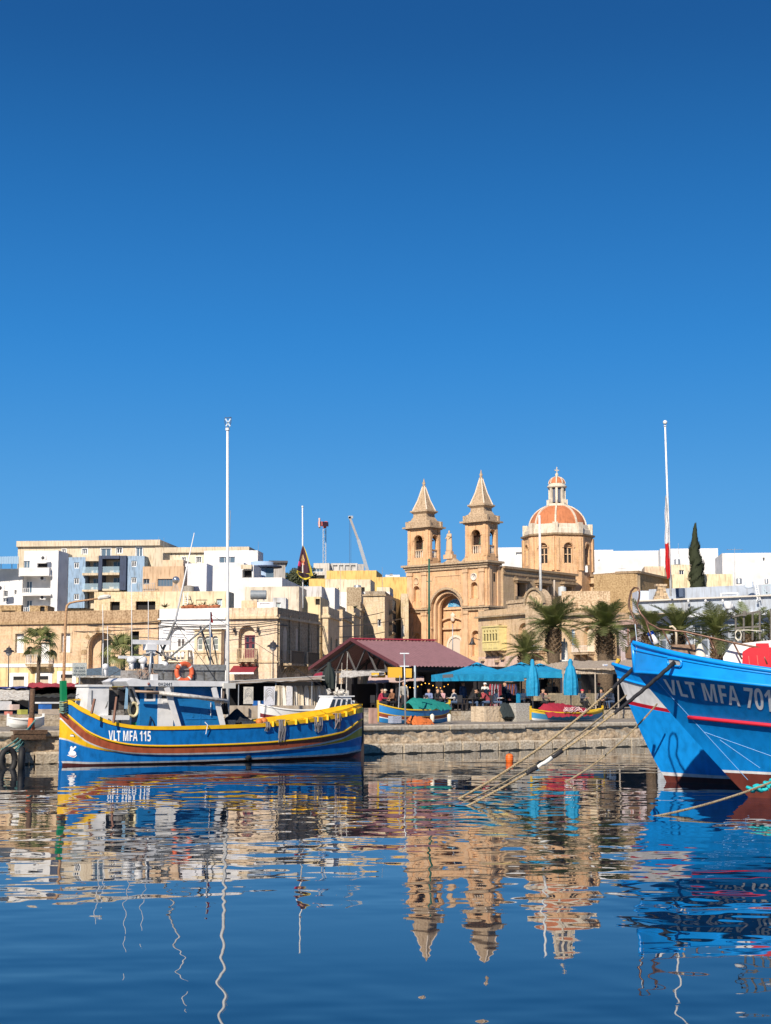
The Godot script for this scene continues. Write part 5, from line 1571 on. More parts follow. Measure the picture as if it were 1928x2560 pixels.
	g.prism(lp,-DEEP+0.004,-DEEP+0.05)
	var lun:=part("lunette_window",g,mt(Color(0.05,0.28,0.5),0.15),t)
	g=G.new()
	for i in 14:
		g.bar(Vector3(lp[i].x,lp[i].y,-DEEP+0.06),Vector3(lp[i+1].x,lp[i+1].y,-DEEP+0.06),0.08,0.06,Vector3(0,0,1))
		if i % 2:g.bar(Vector3((l0.x+l1.x)/2,l0.y,-DEEP+0.065),Vector3(lp[i].x,lp[i].y,-DEEP+0.065),0.045,0.03,Vector3(0,0,1))
	part("lunette_tracery",g,mt(Color(0.35,0.55,0.68),0.5),lun)
	for e in [[1020,1032],[1056,1068],[1160,1171],[1200,1212]]:
		for lv in 2:
			g=G.new()
			var y0:float=ymid+0.5 if lv else 1.5;var y1:float=ytop-0.55 if lv else ymid-0.1
			var p0:float=x.call(e[0]);var p1:float=x.call(e[1])
			g.box(Vector3(p0,y0,0.003),Vector3(p1,y1,0.17));g.box(Vector3(p0-0.07,y0,0.003),Vector3(p1+0.07,y0+0.35,0.25));g.box(Vector3(p0-0.08,y1-0.4,0.003),Vector3(p1+0.08,y1,0.27))
			part("pilaster",g,st2,t)
	for e in [[xl-0.12,a0-0.35],[a1+0.25,0.35]]:
		g=G.new()
		g.box(Vector3(e[0],ymid-0.1,0.004),Vector3(e[1],ymid+0.22,0.3));g.box(Vector3(e[0]-0.1,ymid+0.22,0.004),Vector3(e[1]+0.12,ymid+0.42,0.5))
		part("lower_cornice",g,gry,t)
	g=G.new()
	g.box(Vector3(0.003,ymid-0.1,-2.6),Vector3(0.35,ymid+0.218,0.29));g.box(Vector3(0.003,ymid+0.22,-2.75),Vector3(0.55,ymid+0.417,0.49));part("lower_cornice",g,gry,t)
	g=G.new()
	g.box(Vector3(xl-0.15,ytop-0.45,0.004),Vector3(0.14,ytop-0.1,0.2));g.box(Vector3(xl-0.3,ytop-0.1,-2.7),Vector3(0.3,ytop+0.15,0.38));g.box(Vector3(xl-0.5,ytop+0.15,-2.9),Vector3(0.55,ytop+0.4,0.62))
	part("main_cornice",g,gry,t)
	g=G.new()
	var q0:=R({"f":f},1087,1436,1152,1462)
	for e in [[q0[0],q0[3]-0.1,q0[2],q0[3]],[q0[0],q0[1],q0[0]+0.1,q0[3]-0.1],[q0[2]-0.1,q0[1],q0[2],q0[3]-0.1]]:g.box(Vector3(e[0],e[1],0.003),Vector3(e[2],e[3],0.07))
	part("panel_moulding",g,st2,t)
	for e in [[1185,1442,true],[1041.5,1453,false]]:
		var m:=uv(f,e[0],e[1])
		g=G.new().smooth();g.lathe([Vector2(0.46,0),Vector2(0.46,0.1),Vector2(0.38,0.12),Vector2(0.37,0.06),Vector2(0,0.06)],24)
		var o:=part("clock_face" if e[2] else "medallion",g,mt(Color(0.68,0.6,0.52),0.7) if e[2] else st2,t)
		o.transform=Transform3D(Basis(Vector3.RIGHT,PI/2),Vector3(m.x,m.y,0.004))
		if e[2]:
			for h in [[0.28,0.6],[0.2,3.9]]:
				g=G.new();g.bar(Vector3(0,0.075,0),Vector3(sin(h[1])*h[0],0.075,-cos(h[1])*h[0]),0.035,0.01);part("clock_hand",g,iron(),o)
			for k in 12:
				g=G.new();var a:=TAU*k/12;g.bar(Vector3(sin(a)*0.29,0.07,cos(a)*0.29),Vector3(sin(a)*0.35,0.07,cos(a)*0.35),0.025,0.01);part("hour_mark",g,iron(),o)
	for e in nh.slice(0,4):
		g=G.new()
		var p:=arch_pts(e[0]-0.1,e[2]+0.1,e[3]+0.1,10)
		for i in p.size()-1:g.bar(Vector3(p[i].x,p[i].y,0.05),Vector3(p[i+1].x,p[i+1].y,0.05),0.09,0.14,Vector3(-(p[i].y-p[i+1].y),p[i].x-p[i+1].x,0))
		for s in [e[0]-0.1,e[2]+0.1]:g.box(Vector3(s-0.07,e[1],0.003),Vector3(s+0.07,p[0].y,0.09))
		part("niche_moulding",g,st2,t)
	g=G.new()
	for z in [-0.5,-2.3]:
		for lv in 2:g.box(Vector3(0.002,ymid+0.45 if lv else 1.5,z-0.28),Vector3(0.15,ytop-0.15 if lv else ymid-0.12,z+0.28))
	part("side_pilaster",g,st2,t)
	for h in [ytop-2.1,ytop-6.2]:
		g=G.new();g.box(Vector3(0.001,h,-1.55),Vector3(0.03,h+1.0,-1.25));part("slit_window",g,dark(),t)
	var wid:float=x.call(1074,1400)-xl
	for k in 2:
		var left:bool=k==0
		var tx0:float=xl if left else x.call(1161.5,1400);var tx1:float=tx0+wid if left else 0.0
		var tw:float=tx1-tx0;var td:=2.45
		var b0:float=ytop+0.4
		var b1:float=y.call(1040,1324) if left else y.call(1190,1309)
		var mid:=Vector3((tx0+tx1)/2,0,-td/2)
		var tower:=Node3D.new()
		tower.name=numbered("bell_tower",t);t.add_child(tower);tower.position=mid
		var base_h:=0.9
		g=G.new();g.box(Vector3(-tw/2+0.05,b0,-td/2+0.05),Vector3(tw/2-0.05,b0+base_h,td/2-0.05));part("tower_plinth",g,st,tower)
		g=G.new()
		for s in 4:
			var along:float=tw if s % 2==0 else td
			var outw:float=td/2 if s % 2==0 else tw/2
			g.x=Transform3D(Basis(Vector3.UP,s*PI/2),Vector3.ZERO)
			var hw:=(0.7 if s==0 else 0.55) if s<2 else along/2-0.5
			wall_mesh(g,-along/2+0.1,b0+base_h,along/2-0.1,b1-0.004*(s % 2),0.0,[[-hw,b0+base_h+0.05,hw,b1-0.75,true,0.4,true]],outw-0.1)
			for e in [-along/2+0.12,along/2-0.62]:g.box(Vector3(e+0.02,b0+base_h-0.3,outw-0.1),Vector3(e+0.42,b1,outw+0.02))
			var p:=arch_pts(-hw-0.1,hw+0.1,b1-0.65,10)
			for i in p.size()-1:g.bar(Vector3(p[i].x,p[i].y,outw-0.06),Vector3(p[i+1].x,p[i+1].y,outw-0.06),0.1,0.15,Vector3(-(p[i].y-p[i+1].y),p[i].x-p[i+1].x,0))
		g.x=Transform3D.IDENTITY
		for cx in [-1,1]:
			for cz in [-1,1]:g.boxc(Vector3(cx*(tw/2-0.3),(b0+base_h+b1)/2,cz*(td/2-0.3)),Vector3(0.34,b1-b0-base_h-0.01,0.34))
		part("belfry_wall",g,st,tower)
		for s in 2:
			for i in 4:
				g=G.new().smooth()
				var o:=Vector3(lerp(-0.5,0.5,i/3.0),b0+base_h+0.02,td/2-0.25) if s==0 else Vector3(tw/2-0.25,b0+base_h+0.02,lerp(-0.36,0.36,i/3.0))
				g.lathe([Vector2(0.09,0),Vector2(0.06,0.1),Vector2(0.1,0.3),Vector2(0.05,0.75),Vector2(0.09,0.95)],7,o)
				part("baluster",g,mt(Color(0.66,0.56,0.44),0.9),tower)
			g=G.new();g.boxc(Vector3(0,b0+base_h+1.02,td/2-0.25) if s==0 else Vector3(tw/2-0.25,b0+base_h+1.02,0),Vector3(1.24,0.12,0.24) if s==0 else Vector3(0.24,0.12,0.92));part("balustrade_rail",g,st2,tower)
		g=G.new().smooth()
		g.lathe([Vector2(0.0,0.95),Vector2(0.14,0.92),Vector2(0.24,0.75),Vector2(0.27,0.45),Vector2(0.34,0.15),Vector2(0.45,0.0),Vector2(0.4,0.0)],14,Vector3(0,b1-2.5,0))
		part("bell",g,mt(Color(0.07,0.12,0.08),0.6,"dirt",0.8),tower)
		g=G.new();g.boxc(Vector3(0,b1-1.42,0),Vector3(tw-0.7,0.2,0.2));part("bell_beam",g,mt(Color(0.12,0.06,0.03),0.8),tower)
		var ztop:float=y.call(1050,1213) if left else y.call(1199,1191)
		var led:float=y.call(1050,1276) if left else y.call(1199,1260)
		g=G.new()
		g.box(Vector3(-tw/2-0.1,b1,-td/2-0.1),Vector3(tw/2+0.1,b1+0.16,td/2+0.1));g.box(Vector3(-tw/2-0.42,b1+0.16,-td/2-0.42),Vector3(tw/2+0.42,b1+0.36,td/2+0.42))
		part("tower_cornice",g,gry,tower)
		var prof:=[Vector2(0.98,b1+0.36),Vector2(0.96,b1+0.9),Vector2(0.86,b1+0.92),Vector2(0.84,b1+1.15),Vector2(0.72,b1+1.2),Vector2(0.64,b1+1.5),Vector2(0.59,led-0.8),Vector2(0.57,led-0.4),Vector2(0.63,led-0.3),Vector2(0.76,led-0.12),Vector2(0.76,led+0.05),Vector2(0.62,led+0.1),Vector2(0.33,led+(ztop-led)*0.45),Vector2(0.07,ztop)]
		var sc:=[]
		for p in prof:sc.append(Vector2(p.x*sqrt(2.0),p.y))
		g=G.new();g.lathe(sc,4,Vector3.ZERO,PI/4,tw/2-0.0,td/2+0.25);part("spire",g,gry,tower)
		g=G.new()
		for cx in [-1,1]:
			for cz in [-1,1]:
				var e:=func(r:float,h:float)->Vector3:return Vector3(cx*r*tw/2,h,cz*r*(td/2+0.25))
				g.bar(e.call(0.62,led+0.1),e.call(0.33,led+(ztop-led)*0.45),0.13);g.bar(e.call(0.33,led+(ztop-led)*0.45),e.call(0.07,ztop),0.13)
		part("spire_rib",g,mt(Color(0.68,0.56,0.44),0.9),tower)
		for cx in [-1,1]:
			for cz in [-1,1]:
				g=G.new();g.boxc(Vector3(cx*(tw/2-0.05),b1+0.7,cz*(td/2-0.05)),Vector3(0.36,0.7,0.36));part("corner_block",g,gry,tower)
		g=G.new().smooth();g.lathe([Vector2(0.16,0),Vector2(0.26,0.08),Vector2(0.12,0.2),Vector2(0.22,0.45),Vector2(0.1,0.7),Vector2(0.05,1.0),Vector2(0,1.1)],8,Vector3(0,ztop-0.05,0));part("finial",g,gry,tower)
	var p0:float=x.call(1103);var p1:float=x.call(1161)
	g=G.new()
	var yb:=ytop+0.4;var yt:float=y.call(1130,1396)
	var poly:=PackedVector2Array([Vector2(xl+wid-0.4,yb),Vector2(p1+0.1,yb),Vector2(p1+0.1,yb+0.75),Vector2(p1-0.7,yt-0.5),Vector2(p1-1.3,yt-0.3),Vector2(p1-1.7,yt),Vector2(p0+0.9,yt),Vector2(p0+0.5,yt-0.3),Vector2(p0-0.1,yt-0.5),Vector2(xl+wid-0.4,yt-0.5)])
	g.prism(poly,-0.75,-0.25);part("parapet",g,gry,t)
	var sx:float=x.call(1118)
	g=G.new();g.box(Vector3(sx-0.65,yt,-0.95),Vector3(sx+0.75,yt+0.55,-0.1));g.box(Vector3(sx-0.4,yt+0.55,-0.8),Vector3(sx+0.45,yt+0.95,-0.2));part("statue_pedestal",g,st2,t)
	var sp:=Color(0.56,0.39,0.24)
	var s2:=thing("statue","robed stone statue standing on the church parapet between the bell towers","statue",t.transform*Vector3(sx,yt+0.95,-0.5),-th)
	put("figure",figure("stand_reach",[sp,sp,sp,sp,sp],true),vmat(0.9),s2,Transform3D(Basis().scaled(Vector3(1.35,1.5,1.2)),Vector3.ZERO))
	var fs:={"o":c+u*0.5,"u":-n,"n":u}
	var nt:=uv(fs,1262,1421).y
	var side:=Transform3D(Basis(Vector3.UP,PI/2),Vector3(0.5,0,0))
	g=G.new();g.x=side
	var hs:=[]
	for e in [[1292,1312,1457,1491],[1345,1366,1463,1493],[1408,1427,1466,1494]]:
		var w0:=uv(fs,e[0],e[3]);var w1:=uv(fs,e[1],e[2])
		hs.append([w0.x,w0.y,w1.x,w1.y,false,0.9])
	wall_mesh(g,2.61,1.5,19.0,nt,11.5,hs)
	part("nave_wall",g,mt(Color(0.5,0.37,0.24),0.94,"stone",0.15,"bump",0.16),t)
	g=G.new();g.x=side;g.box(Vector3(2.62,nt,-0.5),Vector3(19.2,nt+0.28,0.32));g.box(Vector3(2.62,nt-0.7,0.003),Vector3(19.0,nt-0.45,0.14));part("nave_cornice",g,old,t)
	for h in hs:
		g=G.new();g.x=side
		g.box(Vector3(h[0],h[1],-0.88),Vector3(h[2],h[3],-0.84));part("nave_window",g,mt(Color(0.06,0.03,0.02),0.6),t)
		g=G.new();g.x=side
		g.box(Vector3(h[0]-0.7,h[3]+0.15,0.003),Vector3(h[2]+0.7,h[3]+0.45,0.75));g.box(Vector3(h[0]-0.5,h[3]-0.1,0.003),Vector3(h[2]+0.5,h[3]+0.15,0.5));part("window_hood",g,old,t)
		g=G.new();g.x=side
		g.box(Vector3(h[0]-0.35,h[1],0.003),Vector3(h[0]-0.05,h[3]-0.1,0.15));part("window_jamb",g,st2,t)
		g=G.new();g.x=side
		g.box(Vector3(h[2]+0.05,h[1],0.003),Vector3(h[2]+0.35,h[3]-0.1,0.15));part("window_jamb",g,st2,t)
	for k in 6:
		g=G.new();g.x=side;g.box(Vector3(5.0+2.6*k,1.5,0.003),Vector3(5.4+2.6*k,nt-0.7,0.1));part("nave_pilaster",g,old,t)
	var dc:=P(1400,1735,200)
	var dt:=t.transform.affine_inverse()*Vector3(dc.x,0,dc.z)
	var hy:=func(py:float)->float:return P(1397,py,200).y
	var rr:=func(px:float)->float:return px/F*200.0*1.006
	var dome:=Node3D.new();dome.name="dome";t.add_child(dome);dome.position=dt;dome.rotation.y=th+deg_to_rad(12)
	var R8:float=rr.call(87.0)
	var ap8:=R8*cos(PI/8);var half:=R8*sin(PI/8)
	var v0:float=hy.call(1432);var v1:float=hy.call(1347)
	g=G.new()
	for s in 8:
		g.x=Transform3D(Basis(Vector3.UP,s*PI/4),Vector3.ZERO)
		wall_mesh(g,-half,v0-6.0,half,v1,0.0,[[-0.62,v0+0.9,0.62,v1-1.0,true,0.5]],ap8)
		for e in [-half+0.05,half-0.5]:g.box(Vector3(e,v0,ap8+0.002),Vector3(e+0.45,v1-0.15,ap8+0.2))
		var p:=arch_pts(-0.8,0.8,v1-0.82,10)
		for i in p.size()-1:g.bar(Vector3(p[i].x,p[i].y,ap8+0.06),Vector3(p[i+1].x,p[i+1].y,ap8+0.06),0.12,0.2,Vector3(-(p[i].y-p[i+1].y),p[i].x-p[i+1].x,0))
	g.x=Transform3D.IDENTITY
	part("drum",g,mt(Color(0.7,0.455,0.265),0.92,"stone",0.16,"bump",0.15),dome)
	for s in 8:
		g=G.new()
		for e in [-0.6,-0.06,0.48]:g.box(Vector3(e,v0+0.9,ap8-0.45),Vector3(e+0.12,v1-1.7,ap8-0.3))
		for e in 3:g.box(Vector3(-0.6,v0+0.9+1.2*e,ap8-0.44),Vector3(0.6,v0+1.0+1.2*e,ap8-0.31))
		put("window_bars",g.mesh(),mt(Color(0.6,0.42,0.26),0.8),dome,Transform3D(Basis(Vector3.UP,s*PI/4),Vector3.ZERO))
		g=G.new();g.box(Vector3(-0.62,v0+0.9,ap8-0.49),Vector3(0.62,v1-1.6,ap8-0.47))
		put("window_pane",g.mesh(),dark(),dome,Transform3D(Basis(Vector3.UP,s*PI/4),Vector3.ZERO))
	var white2:=mt(Color(0.7,0.62,0.5),0.85,"soft",0.3)
	g=G.new();g.lathe([Vector2(R8*1.0,v1),Vector2(R8*1.06,v1+0.1),Vector2(R8*1.07,v1+0.32),Vector2(R8*0.98,v1+0.4)],8,Vector3.ZERO,PI/8);part("drum_cornice",g,old,dome)
	var w1:float=hy.call(1316)
	g=G.new();g.lathe([Vector2(R8*0.99,v1+0.33),Vector2(R8*0.97,v1+1.0),Vector2(R8*0.94,v1+1.1),Vector2(R8*0.9,w1),Vector2(R8*0.8,w1+0.05)],8,Vector3.ZERO,PI/8);part("attic_ring",g,white2,dome)
	for s in 8:
		g=G.new();g.x=Transform3D(Basis(Vector3.UP,s*PI/4+PI/8),Vector3.ZERO)
		g.box(Vector3(-0.35,v1+0.38,R8*0.86),Vector3(0.35,w1+0.12,R8*1.0));part("attic_block",g,white2,dome)
	var dtop:float=hy.call(1266);var rd:float=rr.call(70.0);var rl:float=rr.call(25.0)
	var pr2:=[]
	for i in 11:
		var a:=PI/2*i/10.0*0.78
		pr2.append(Vector2(rl+(rd-rl)*(cos(a)-cos(PI/2*0.78))/(1.0-cos(PI/2*0.78)),w1-0.2+(dtop-w1+0.2)*sin(a)/sin(PI/2*0.78)))
	for s in 8:
		g=G.new().smooth()
		for i in 10:
			for k in 4:
				var qd:=[]
				for e in [[i,k],[i,k+1],[i+1,k+1],[i+1,k]]:
					var a:float=PI/8+PI/4*(s+e[1]/4.0);var p:Vector2=pr2[e[0]]
					qd.append(Vector3(cos(a)*p.x,p.y,sin(a)*p.x))
				g.qn(qd[0],qd[1],qd[2],qd[3],(qd[0]+qd[2])*Vector3(1,0,1)+Vector3(0,1,0))
		part("dome_panel",g,mt(Color(0.53,0.185,0.075),0.8,"soft",0.25),dome)
		g=G.new()
		for i in 10:
			var a:=PI/8+PI/4*s
			var e0b:=Vector3(cos(a),0,sin(a))
			g.bar(e0b*pr2[i].x+Vector3(0,pr2[i].y,0),e0b*pr2[i+1].x+Vector3(0,pr2[i+1].y+0.01,0),0.22,0.3,Vector3(e0b.x,0.6,e0b.z))
		part("dome_rib",g,white2,dome)
	var lt:float=hy.call(1219);var lr:float=rr.call(21.0)
	g=G.new().smooth();g.lathe([Vector2(rl*1.12,dtop-0.3),Vector2(rl*1.12,dtop),Vector2(rl*0.95,dtop+0.3)],16);part("lantern_base",g,white2,dome)
	for s in 8:
		g=G.new();g.x=Transform3D(Basis(Vector3.UP,s*PI/4+PI/8),Vector3.ZERO)
		g.box(Vector3(-0.16,dtop+0.2,lr*0.8),Vector3(0.16,lt,lr*1.02));g.box(Vector3(-0.09,dtop+0.1,lr*1.02),Vector3(0.09,dtop+0.9,lr*1.25));part("lantern_pier",g,white2,dome)
		g=G.new();g.x=Transform3D(Basis(Vector3.UP,s*PI/4),Vector3.ZERO)
		g.box(Vector3(-0.3,dtop+0.5,lr*0.72),Vector3(0.3,lt-0.15,lr*0.76));part("lantern_pane",g,mt(Color(0.12,0.13,0.17),0.15),dome)
	g=G.new().smooth();g.lathe([Vector2(lr*1.02,lt-0.12),Vector2(lr*1.18,lt),Vector2(lr*1.18,lt+0.15),Vector2(lr*1.0,lt+0.35),Vector2(lr*0.98,lt+0.5)],16);part("lantern_cornice",g,white2,dome)
	var ct:float=hy.call(1192)
	var pr3:=[]
	for i in 7:
		var a:=PI/2*i/6.0
		pr3.append(Vector2(maxf(lr*0.98*cos(a),0.12),lt+0.5+(ct-lt-0.5)*sin(a)))
	g=G.new().smooth();g.lathe(pr3,24);part("cupola",g,mt(Color(0.53,0.185,0.075),0.8,"soft",0.25),dome)
	for s in 8:
		g=G.new()
		for i in 6:
			var a:=PI/8+PI/4*s;var e0b:=Vector3(cos(a),0,sin(a))
			g.bar(e0b*pr3[i].x+Vector3(0,pr3[i].y,0),e0b*pr3[i+1].x+Vector3(0,pr3[i+1].y,0),0.16,0.14,Vector3(e0b.x,0.6,e0b.z))
		part("cupola_rib",g,white2,dome)
	var k0:float=hy.call(1168)
	g=G.new().smooth();g.lathe([Vector2(0.2,ct-0.1),Vector2(0.12,ct+0.05),Vector2(0.26,ct+0.25),Vector2(0.2,ct+0.42),Vector2(0.06,ct+0.5),Vector2(0,ct+0.52)],10);part("orb",g,white2,dome)
	g=G.new();g.x=Transform3D(Basis(Vector3.UP,0.0),Vector3.ZERO)
	g.boxc(Vector3(0,(ct+0.4+k0)/2,0),Vector3(0.12,k0-ct-0.4,0.12));g.boxc(Vector3(0,k0-0.42,0),Vector3(0.62,0.12,0.116));part("cross",g,white2,dome)
	var f2:=fac(1452,200,1599,192)
	var b:=bld("church_annex","flat roofed ochre annex at the right of the church with a shaded right flank",f2,uv(f2,1590,1433).y,0.6,4.0,stone(0),"","building")
	open(b,[1482,1467,1505,1486],"dark",{"d":0.5});finish(b)
	var hq:=R(b,1470,1456,1513,1461);g=G.new();g.box(Vector3(hq[0],hq[1],0.003),Vector3(hq[2],hq[3],0.5));part("window_hood",g,old,b.t)
	g=G.new();g.box(Vector3(-0.1,b.top,-0.6),Vector3(b.f.w+0.2,b.top+0.3,0.2));part("coping",g,old,b.t)
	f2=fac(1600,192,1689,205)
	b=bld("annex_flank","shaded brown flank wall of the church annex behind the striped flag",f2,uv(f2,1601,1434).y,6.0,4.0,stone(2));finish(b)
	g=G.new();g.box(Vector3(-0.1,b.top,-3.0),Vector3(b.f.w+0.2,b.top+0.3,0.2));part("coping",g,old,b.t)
	for k in 3:
		var tk:=P(1452+7*k,1431,197)
		var tt:=thing("water_tank",["left","middle","right"][k]+" of three white roof tanks at the foot of the dome drum","water tank",tk,0.0,"white tanks below the dome")
		g=G.new();g.boxc(Vector3(0,0.4,0),Vector3(0.34,0.8,0.5));g.boxc(Vector3(0,0.85,0),Vector3(0.26,0.1,0.3));part("barrel",g,white(),tt)
# ---------- the blue and yellow boat,double ended,lying along the quay
const AX:=[151.0,171.0,195.0,221.0,271.0,347.0,500.0,702.0,853.0,903.0]
const AROW:=[
	[1757.0,1750.0,1764.0,1777.0,1801.0,1814.0,1814.0,1805.0,1784.0,1768.0],
	[1766.0,1761.0,1776.0,1789.0,1810.0,1823.0,1823.0,1814.0,1794.0,1781.0],
	[1771.0,1787.0,1808.0,1827.0,1848.0,1861.0,1861.0,1851.0,1829.0,1797.0],
	[1777.0,1794.0,1814.0,1834.0,1854.0,1866.0,1866.0,1856.0,1834.0,1801.0],
	[1794.0,1814.0,1836.0,1854.0,1872.0,1882.0,1882.0,1872.0,1845.0,1817.0],
	[1799.0,1818.0,1840.0,1858.0,1874.5,1885.0,1886.0,1876.0,1849.0,1820.0],
	[1844.0,1849.0,1859.0,1868.0,1877.5,1885.6,1886.6,1876.6,1855.0,1840.0],
	[1848.0,1852.5,1861.5,1870.0,1878.5,1886.2,1887.2,1877.2,1857.0,1842.0],
	[1903.0,1903.0,1904.0,1905.0,1905.0,1904.0,1900.0,1891.0,1883.0,1873.0],
	[1908.0,1908.0,1909.0,1910.0,1909.0,1908.0,1904.0,1895.5,1887.0,1877.0]]
var ab:=Vector3.ZERO;var ae:=Vector3.ZERO;var aout:=Vector3.ZERO;var adir:=Vector3.ZERO;var alen:=0.0
func a_half(t:float,low:float)->float:
	var s:=sin(PI*clampf(t,0.0,1.0))
	return lerp(1.85*pow(s,0.6),1.55*pow(s,0.85),pow(low,1.4))
func a_point(t:float,row:float,side:=1.0)->Vector3:
	var c:=ab+adir*(alen*t)
	var hb:=a_half(t,row/9.0)
	var p:=c+aout*hb
	var i:=int(clampf(row,0.0,8.0));var k:=row-i
	for n in 2:
		var px:=pix(Vector3(p.x,1.0,p.z)).x
		var py:float=lerp(curve(AX,AROW[i],px),curve(AX,AROW[i+1],px),k)
		p.y=up_at(px,py,-p.z)
	if side<0.0:
		var h:=p.y
		p=c-aout*hb;p.y=h
	return p
func a_surface(px:float,py:float)->Vector3:
	var lo:=0.0;var hi:=1.0;var row:=0.0
	for i in 9:
		var y0:=curve(AX,AROW[i],px);var y1:=curve(AX,AROW[i+1],px)
		if py >= y0:row=i+clampf((py-y0)/maxf(y1-y0,0.01),0.0,1.0)
	for n in 18:
		var m:=(lo+hi)/2
		if pix(a_point(m,row)).x<px:lo=m
		else:hi=m
	return P(px,py,-a_point(lo,row).z)
func boat_a()->void:
	ab=P(151,1735,61.0);ae=P(905,1735,69.8);ab.y=0;ae.y=0
	adir=(ae-ab).normalized();alen=ab.distance_to(ae);aout=Vector3(-adir.z,0,adir.x)
	var yaw:=atan2(-adir.z,adir.x)
	var t:=thing("fishing_boat","large blue and yellow wooden fishing boat with red brown band lying along the quay","boat",ab,yaw)
	var blue:=Color(0.006,0.15,0.46);var yel:=Color(0.8,0.47,0.01);var brown:=Color(0.34,0.08,0.035);var wh:=Color(0.75,0.75,0.75);var anti:=Color(0.09,0.025,0.022)
	var cols:=[yel,blue,yel,brown,wh,yel,wh,blue,wh]
	var N:=64
	var ts:Array[float]=[]
	for i in N+1:ts.append(0.5-0.5*cos(PI*i/N))
	var pm:=hull_paint()
	var g:=G.new(t)
	for side:float in [1.0,-1.0]:
		for i in N:
			for r in range(1,9):
				var q:=[a_point(ts[i],r,side),a_point(ts[i+1],r,side),a_point(ts[i+1],r+1,side),a_point(ts[i],r+1,side)]
				if q[0].y-q[3].y<0.002:continue
				var c:Color=cols[r]
				g.st.set_smooth_group(r+(20 if side<0 else 0))
				g.col(c)
				g.qn(q[0],q[1],q[2],q[3],aout*side+Vector3(0,0.01,0))
			var a:=a_point(ts[i],9,side);var b:=a_point(ts[i+1],9,side)
			g.col(anti)
			g.st.set_smooth_group(11+(20 if side<0 else 0))
			var ca:=ab+adir*(alen*ts[i])+Vector3(0,-0.9,0);var cb:=ab+adir*(alen*ts[i+1])+Vector3(0,-0.9,0)
			g.qn(a,b,b.lerp(cb,0.45),a.lerp(ca,0.45),aout*side)
	part("hull",g,pm,t)
	for side:float in [1.0,-1.0]:
		g=G.new(t).smooth(3)
		for i in N:
			var p:=[]
			for k in [i,i+1]:
				var a:=a_point(ts[k],0,side);var b:=a_point(ts[k],1,side)
				var o:=aout*side*0.05
				p.append([b+o,a+o,a-aout*side*min(0.2,a_half(ts[k],0.0)),b-aout*side*min(0.2,a_half(ts[k],0.0))])
			g.st.set_smooth_group(3);g.qn(p[0][0],p[1][0],p[1][1],p[0][1],aout*side)
			g.st.set_smooth_group(4);g.qn(p[0][1],p[1][1],p[1][2],p[0][2],Vector3.UP)
			g.st.set_smooth_group(5);g.qn(p[0][2],p[1][2],p[1][3],p[0][3],-aout*side)
		part("gunwale",g,mt(yel,0.4,"soft",0.5),t)
		g=G.new(t)
		for i in N:
			var a:=a_point(ts[i],2.3,side)+aout*side*0.02;var b:=a_point(ts[i+1],2.3,side)+aout*side*0.02
			if a.distance_to(b)>0.02:g.bar(a,b,0.07,0.055)
		part("rubbing_strake",g,mt(yel,0.4),t)
	g=G.new(t).smooth()
	var gb:=G.new(t).smooth()
	for i in range(2,N-2):
		var p:=[]
		for k in [i,i+1]:
			var a:=a_point(ts[k],1,1.0);var b:=a_point(ts[k],1,-1.0)
			p.append([a-aout*0.06,b+aout*0.06,a-aout*0.08-Vector3(0,0.5,0),b+aout*0.08-Vector3(0,0.5,0)])
		g.qn(p[0][2],p[1][2],p[1][3],p[0][3],Vector3.UP)
		gb.qn(p[0][0],p[1][0],p[1][2],p[0][2],-aout);gb.qn(p[0][1],p[1][1],p[1][3],p[0][3],aout)
	part("deck",g,mt(Color(0.3,0.27,0.22),0.8,"dirt",0.6),t)
	part("inner_bulwark",gb,mt(Color(0.5,0.3,0.03),0.6,"soft",0.5),t)
	for side:float in [1.0,-1.0]:
		g=G.new(t).smooth()
		for i in range(int(N*0.62),N-1):
			var a:=a_point(ts[i],0,side)-aout*side*0.1;var b:=a_point(ts[i+1],0,side)-aout*side*0.1
			var h0:=0.02+0.13*clampf((ts[i]-0.64)*4.0,0,1);var h1:=0.02+0.13*clampf((ts[i+1]-0.64)*4.0,0,1)
			for z in [0.0,0.04]:
				var o:Vector3=aout*side*z
				g.qn(a+o,b+o,b+o+Vector3(0,h1,0),a+o+Vector3(0,h0,0),aout*side*(1 if z>0 else -1))
		part("wash_board",g,mt(yel,0.4,"soft",0.5),t)
	for k in 9:
		var u:=0.6+0.042*k
		var a:=a_point(u,0,1.0)
		g=G.new(t);g.bar(a+aout*0.12-Vector3(0,0.17,0),a+aout*0.12+Vector3(0,0.06,0),0.1,0.09);g.bar(a+aout*0.12+Vector3(0,0.04,0),a-aout*0.08+Vector3(0,0.04,0),0.08)
		part("rail_post",g,mt(yel,0.4),t)
	g=G.new(t);g.bar(P(151.5,1916,61.0),P(151.5,1850,61.0),0.05,0.12,adir);part("stem",g,mt(blue,0.35),t)
	g=G.new(t);g.bar(P(158.5,1775,61.05),P(158.5,1745,61.05),0.2,0.2,adir);part("stem_head",g,mt(Color(0.01,0.16,0.3),0.5),t)
	g=G.new(t);g.bar(P(159,1752,61.05),P(158,1702,61.05),0.2,0.225,adir);part("stem_post_top",g,mt(Color(0.005,0.2,0.07),0.45),t)
	g=G.new(t);rng.seed=8
	for k in 7:
		var y:=1753.0+k*4.5
		g.tube([P(150,y+rng.randf()*4,60.8),P(159,y+rng.randf()*3,60.6),P(168,y-2+rng.randf()*4,60.85),P(160,y+1,61.2),P(150,y+rng.randf()*4,60.85)],0.035,0.035,5)
	part("rope_lashing",g,mt(Color(0.16,0.24,0.19),0.9),t)
	g=G.new(t);g.bar(P(905,1895,69.8),P(904,1770,69.8),0.12,0.16,adir);part("stern_post",g,mt(Color(0.05,0.035,0.03),0.6),t)
	g=G.new(t)
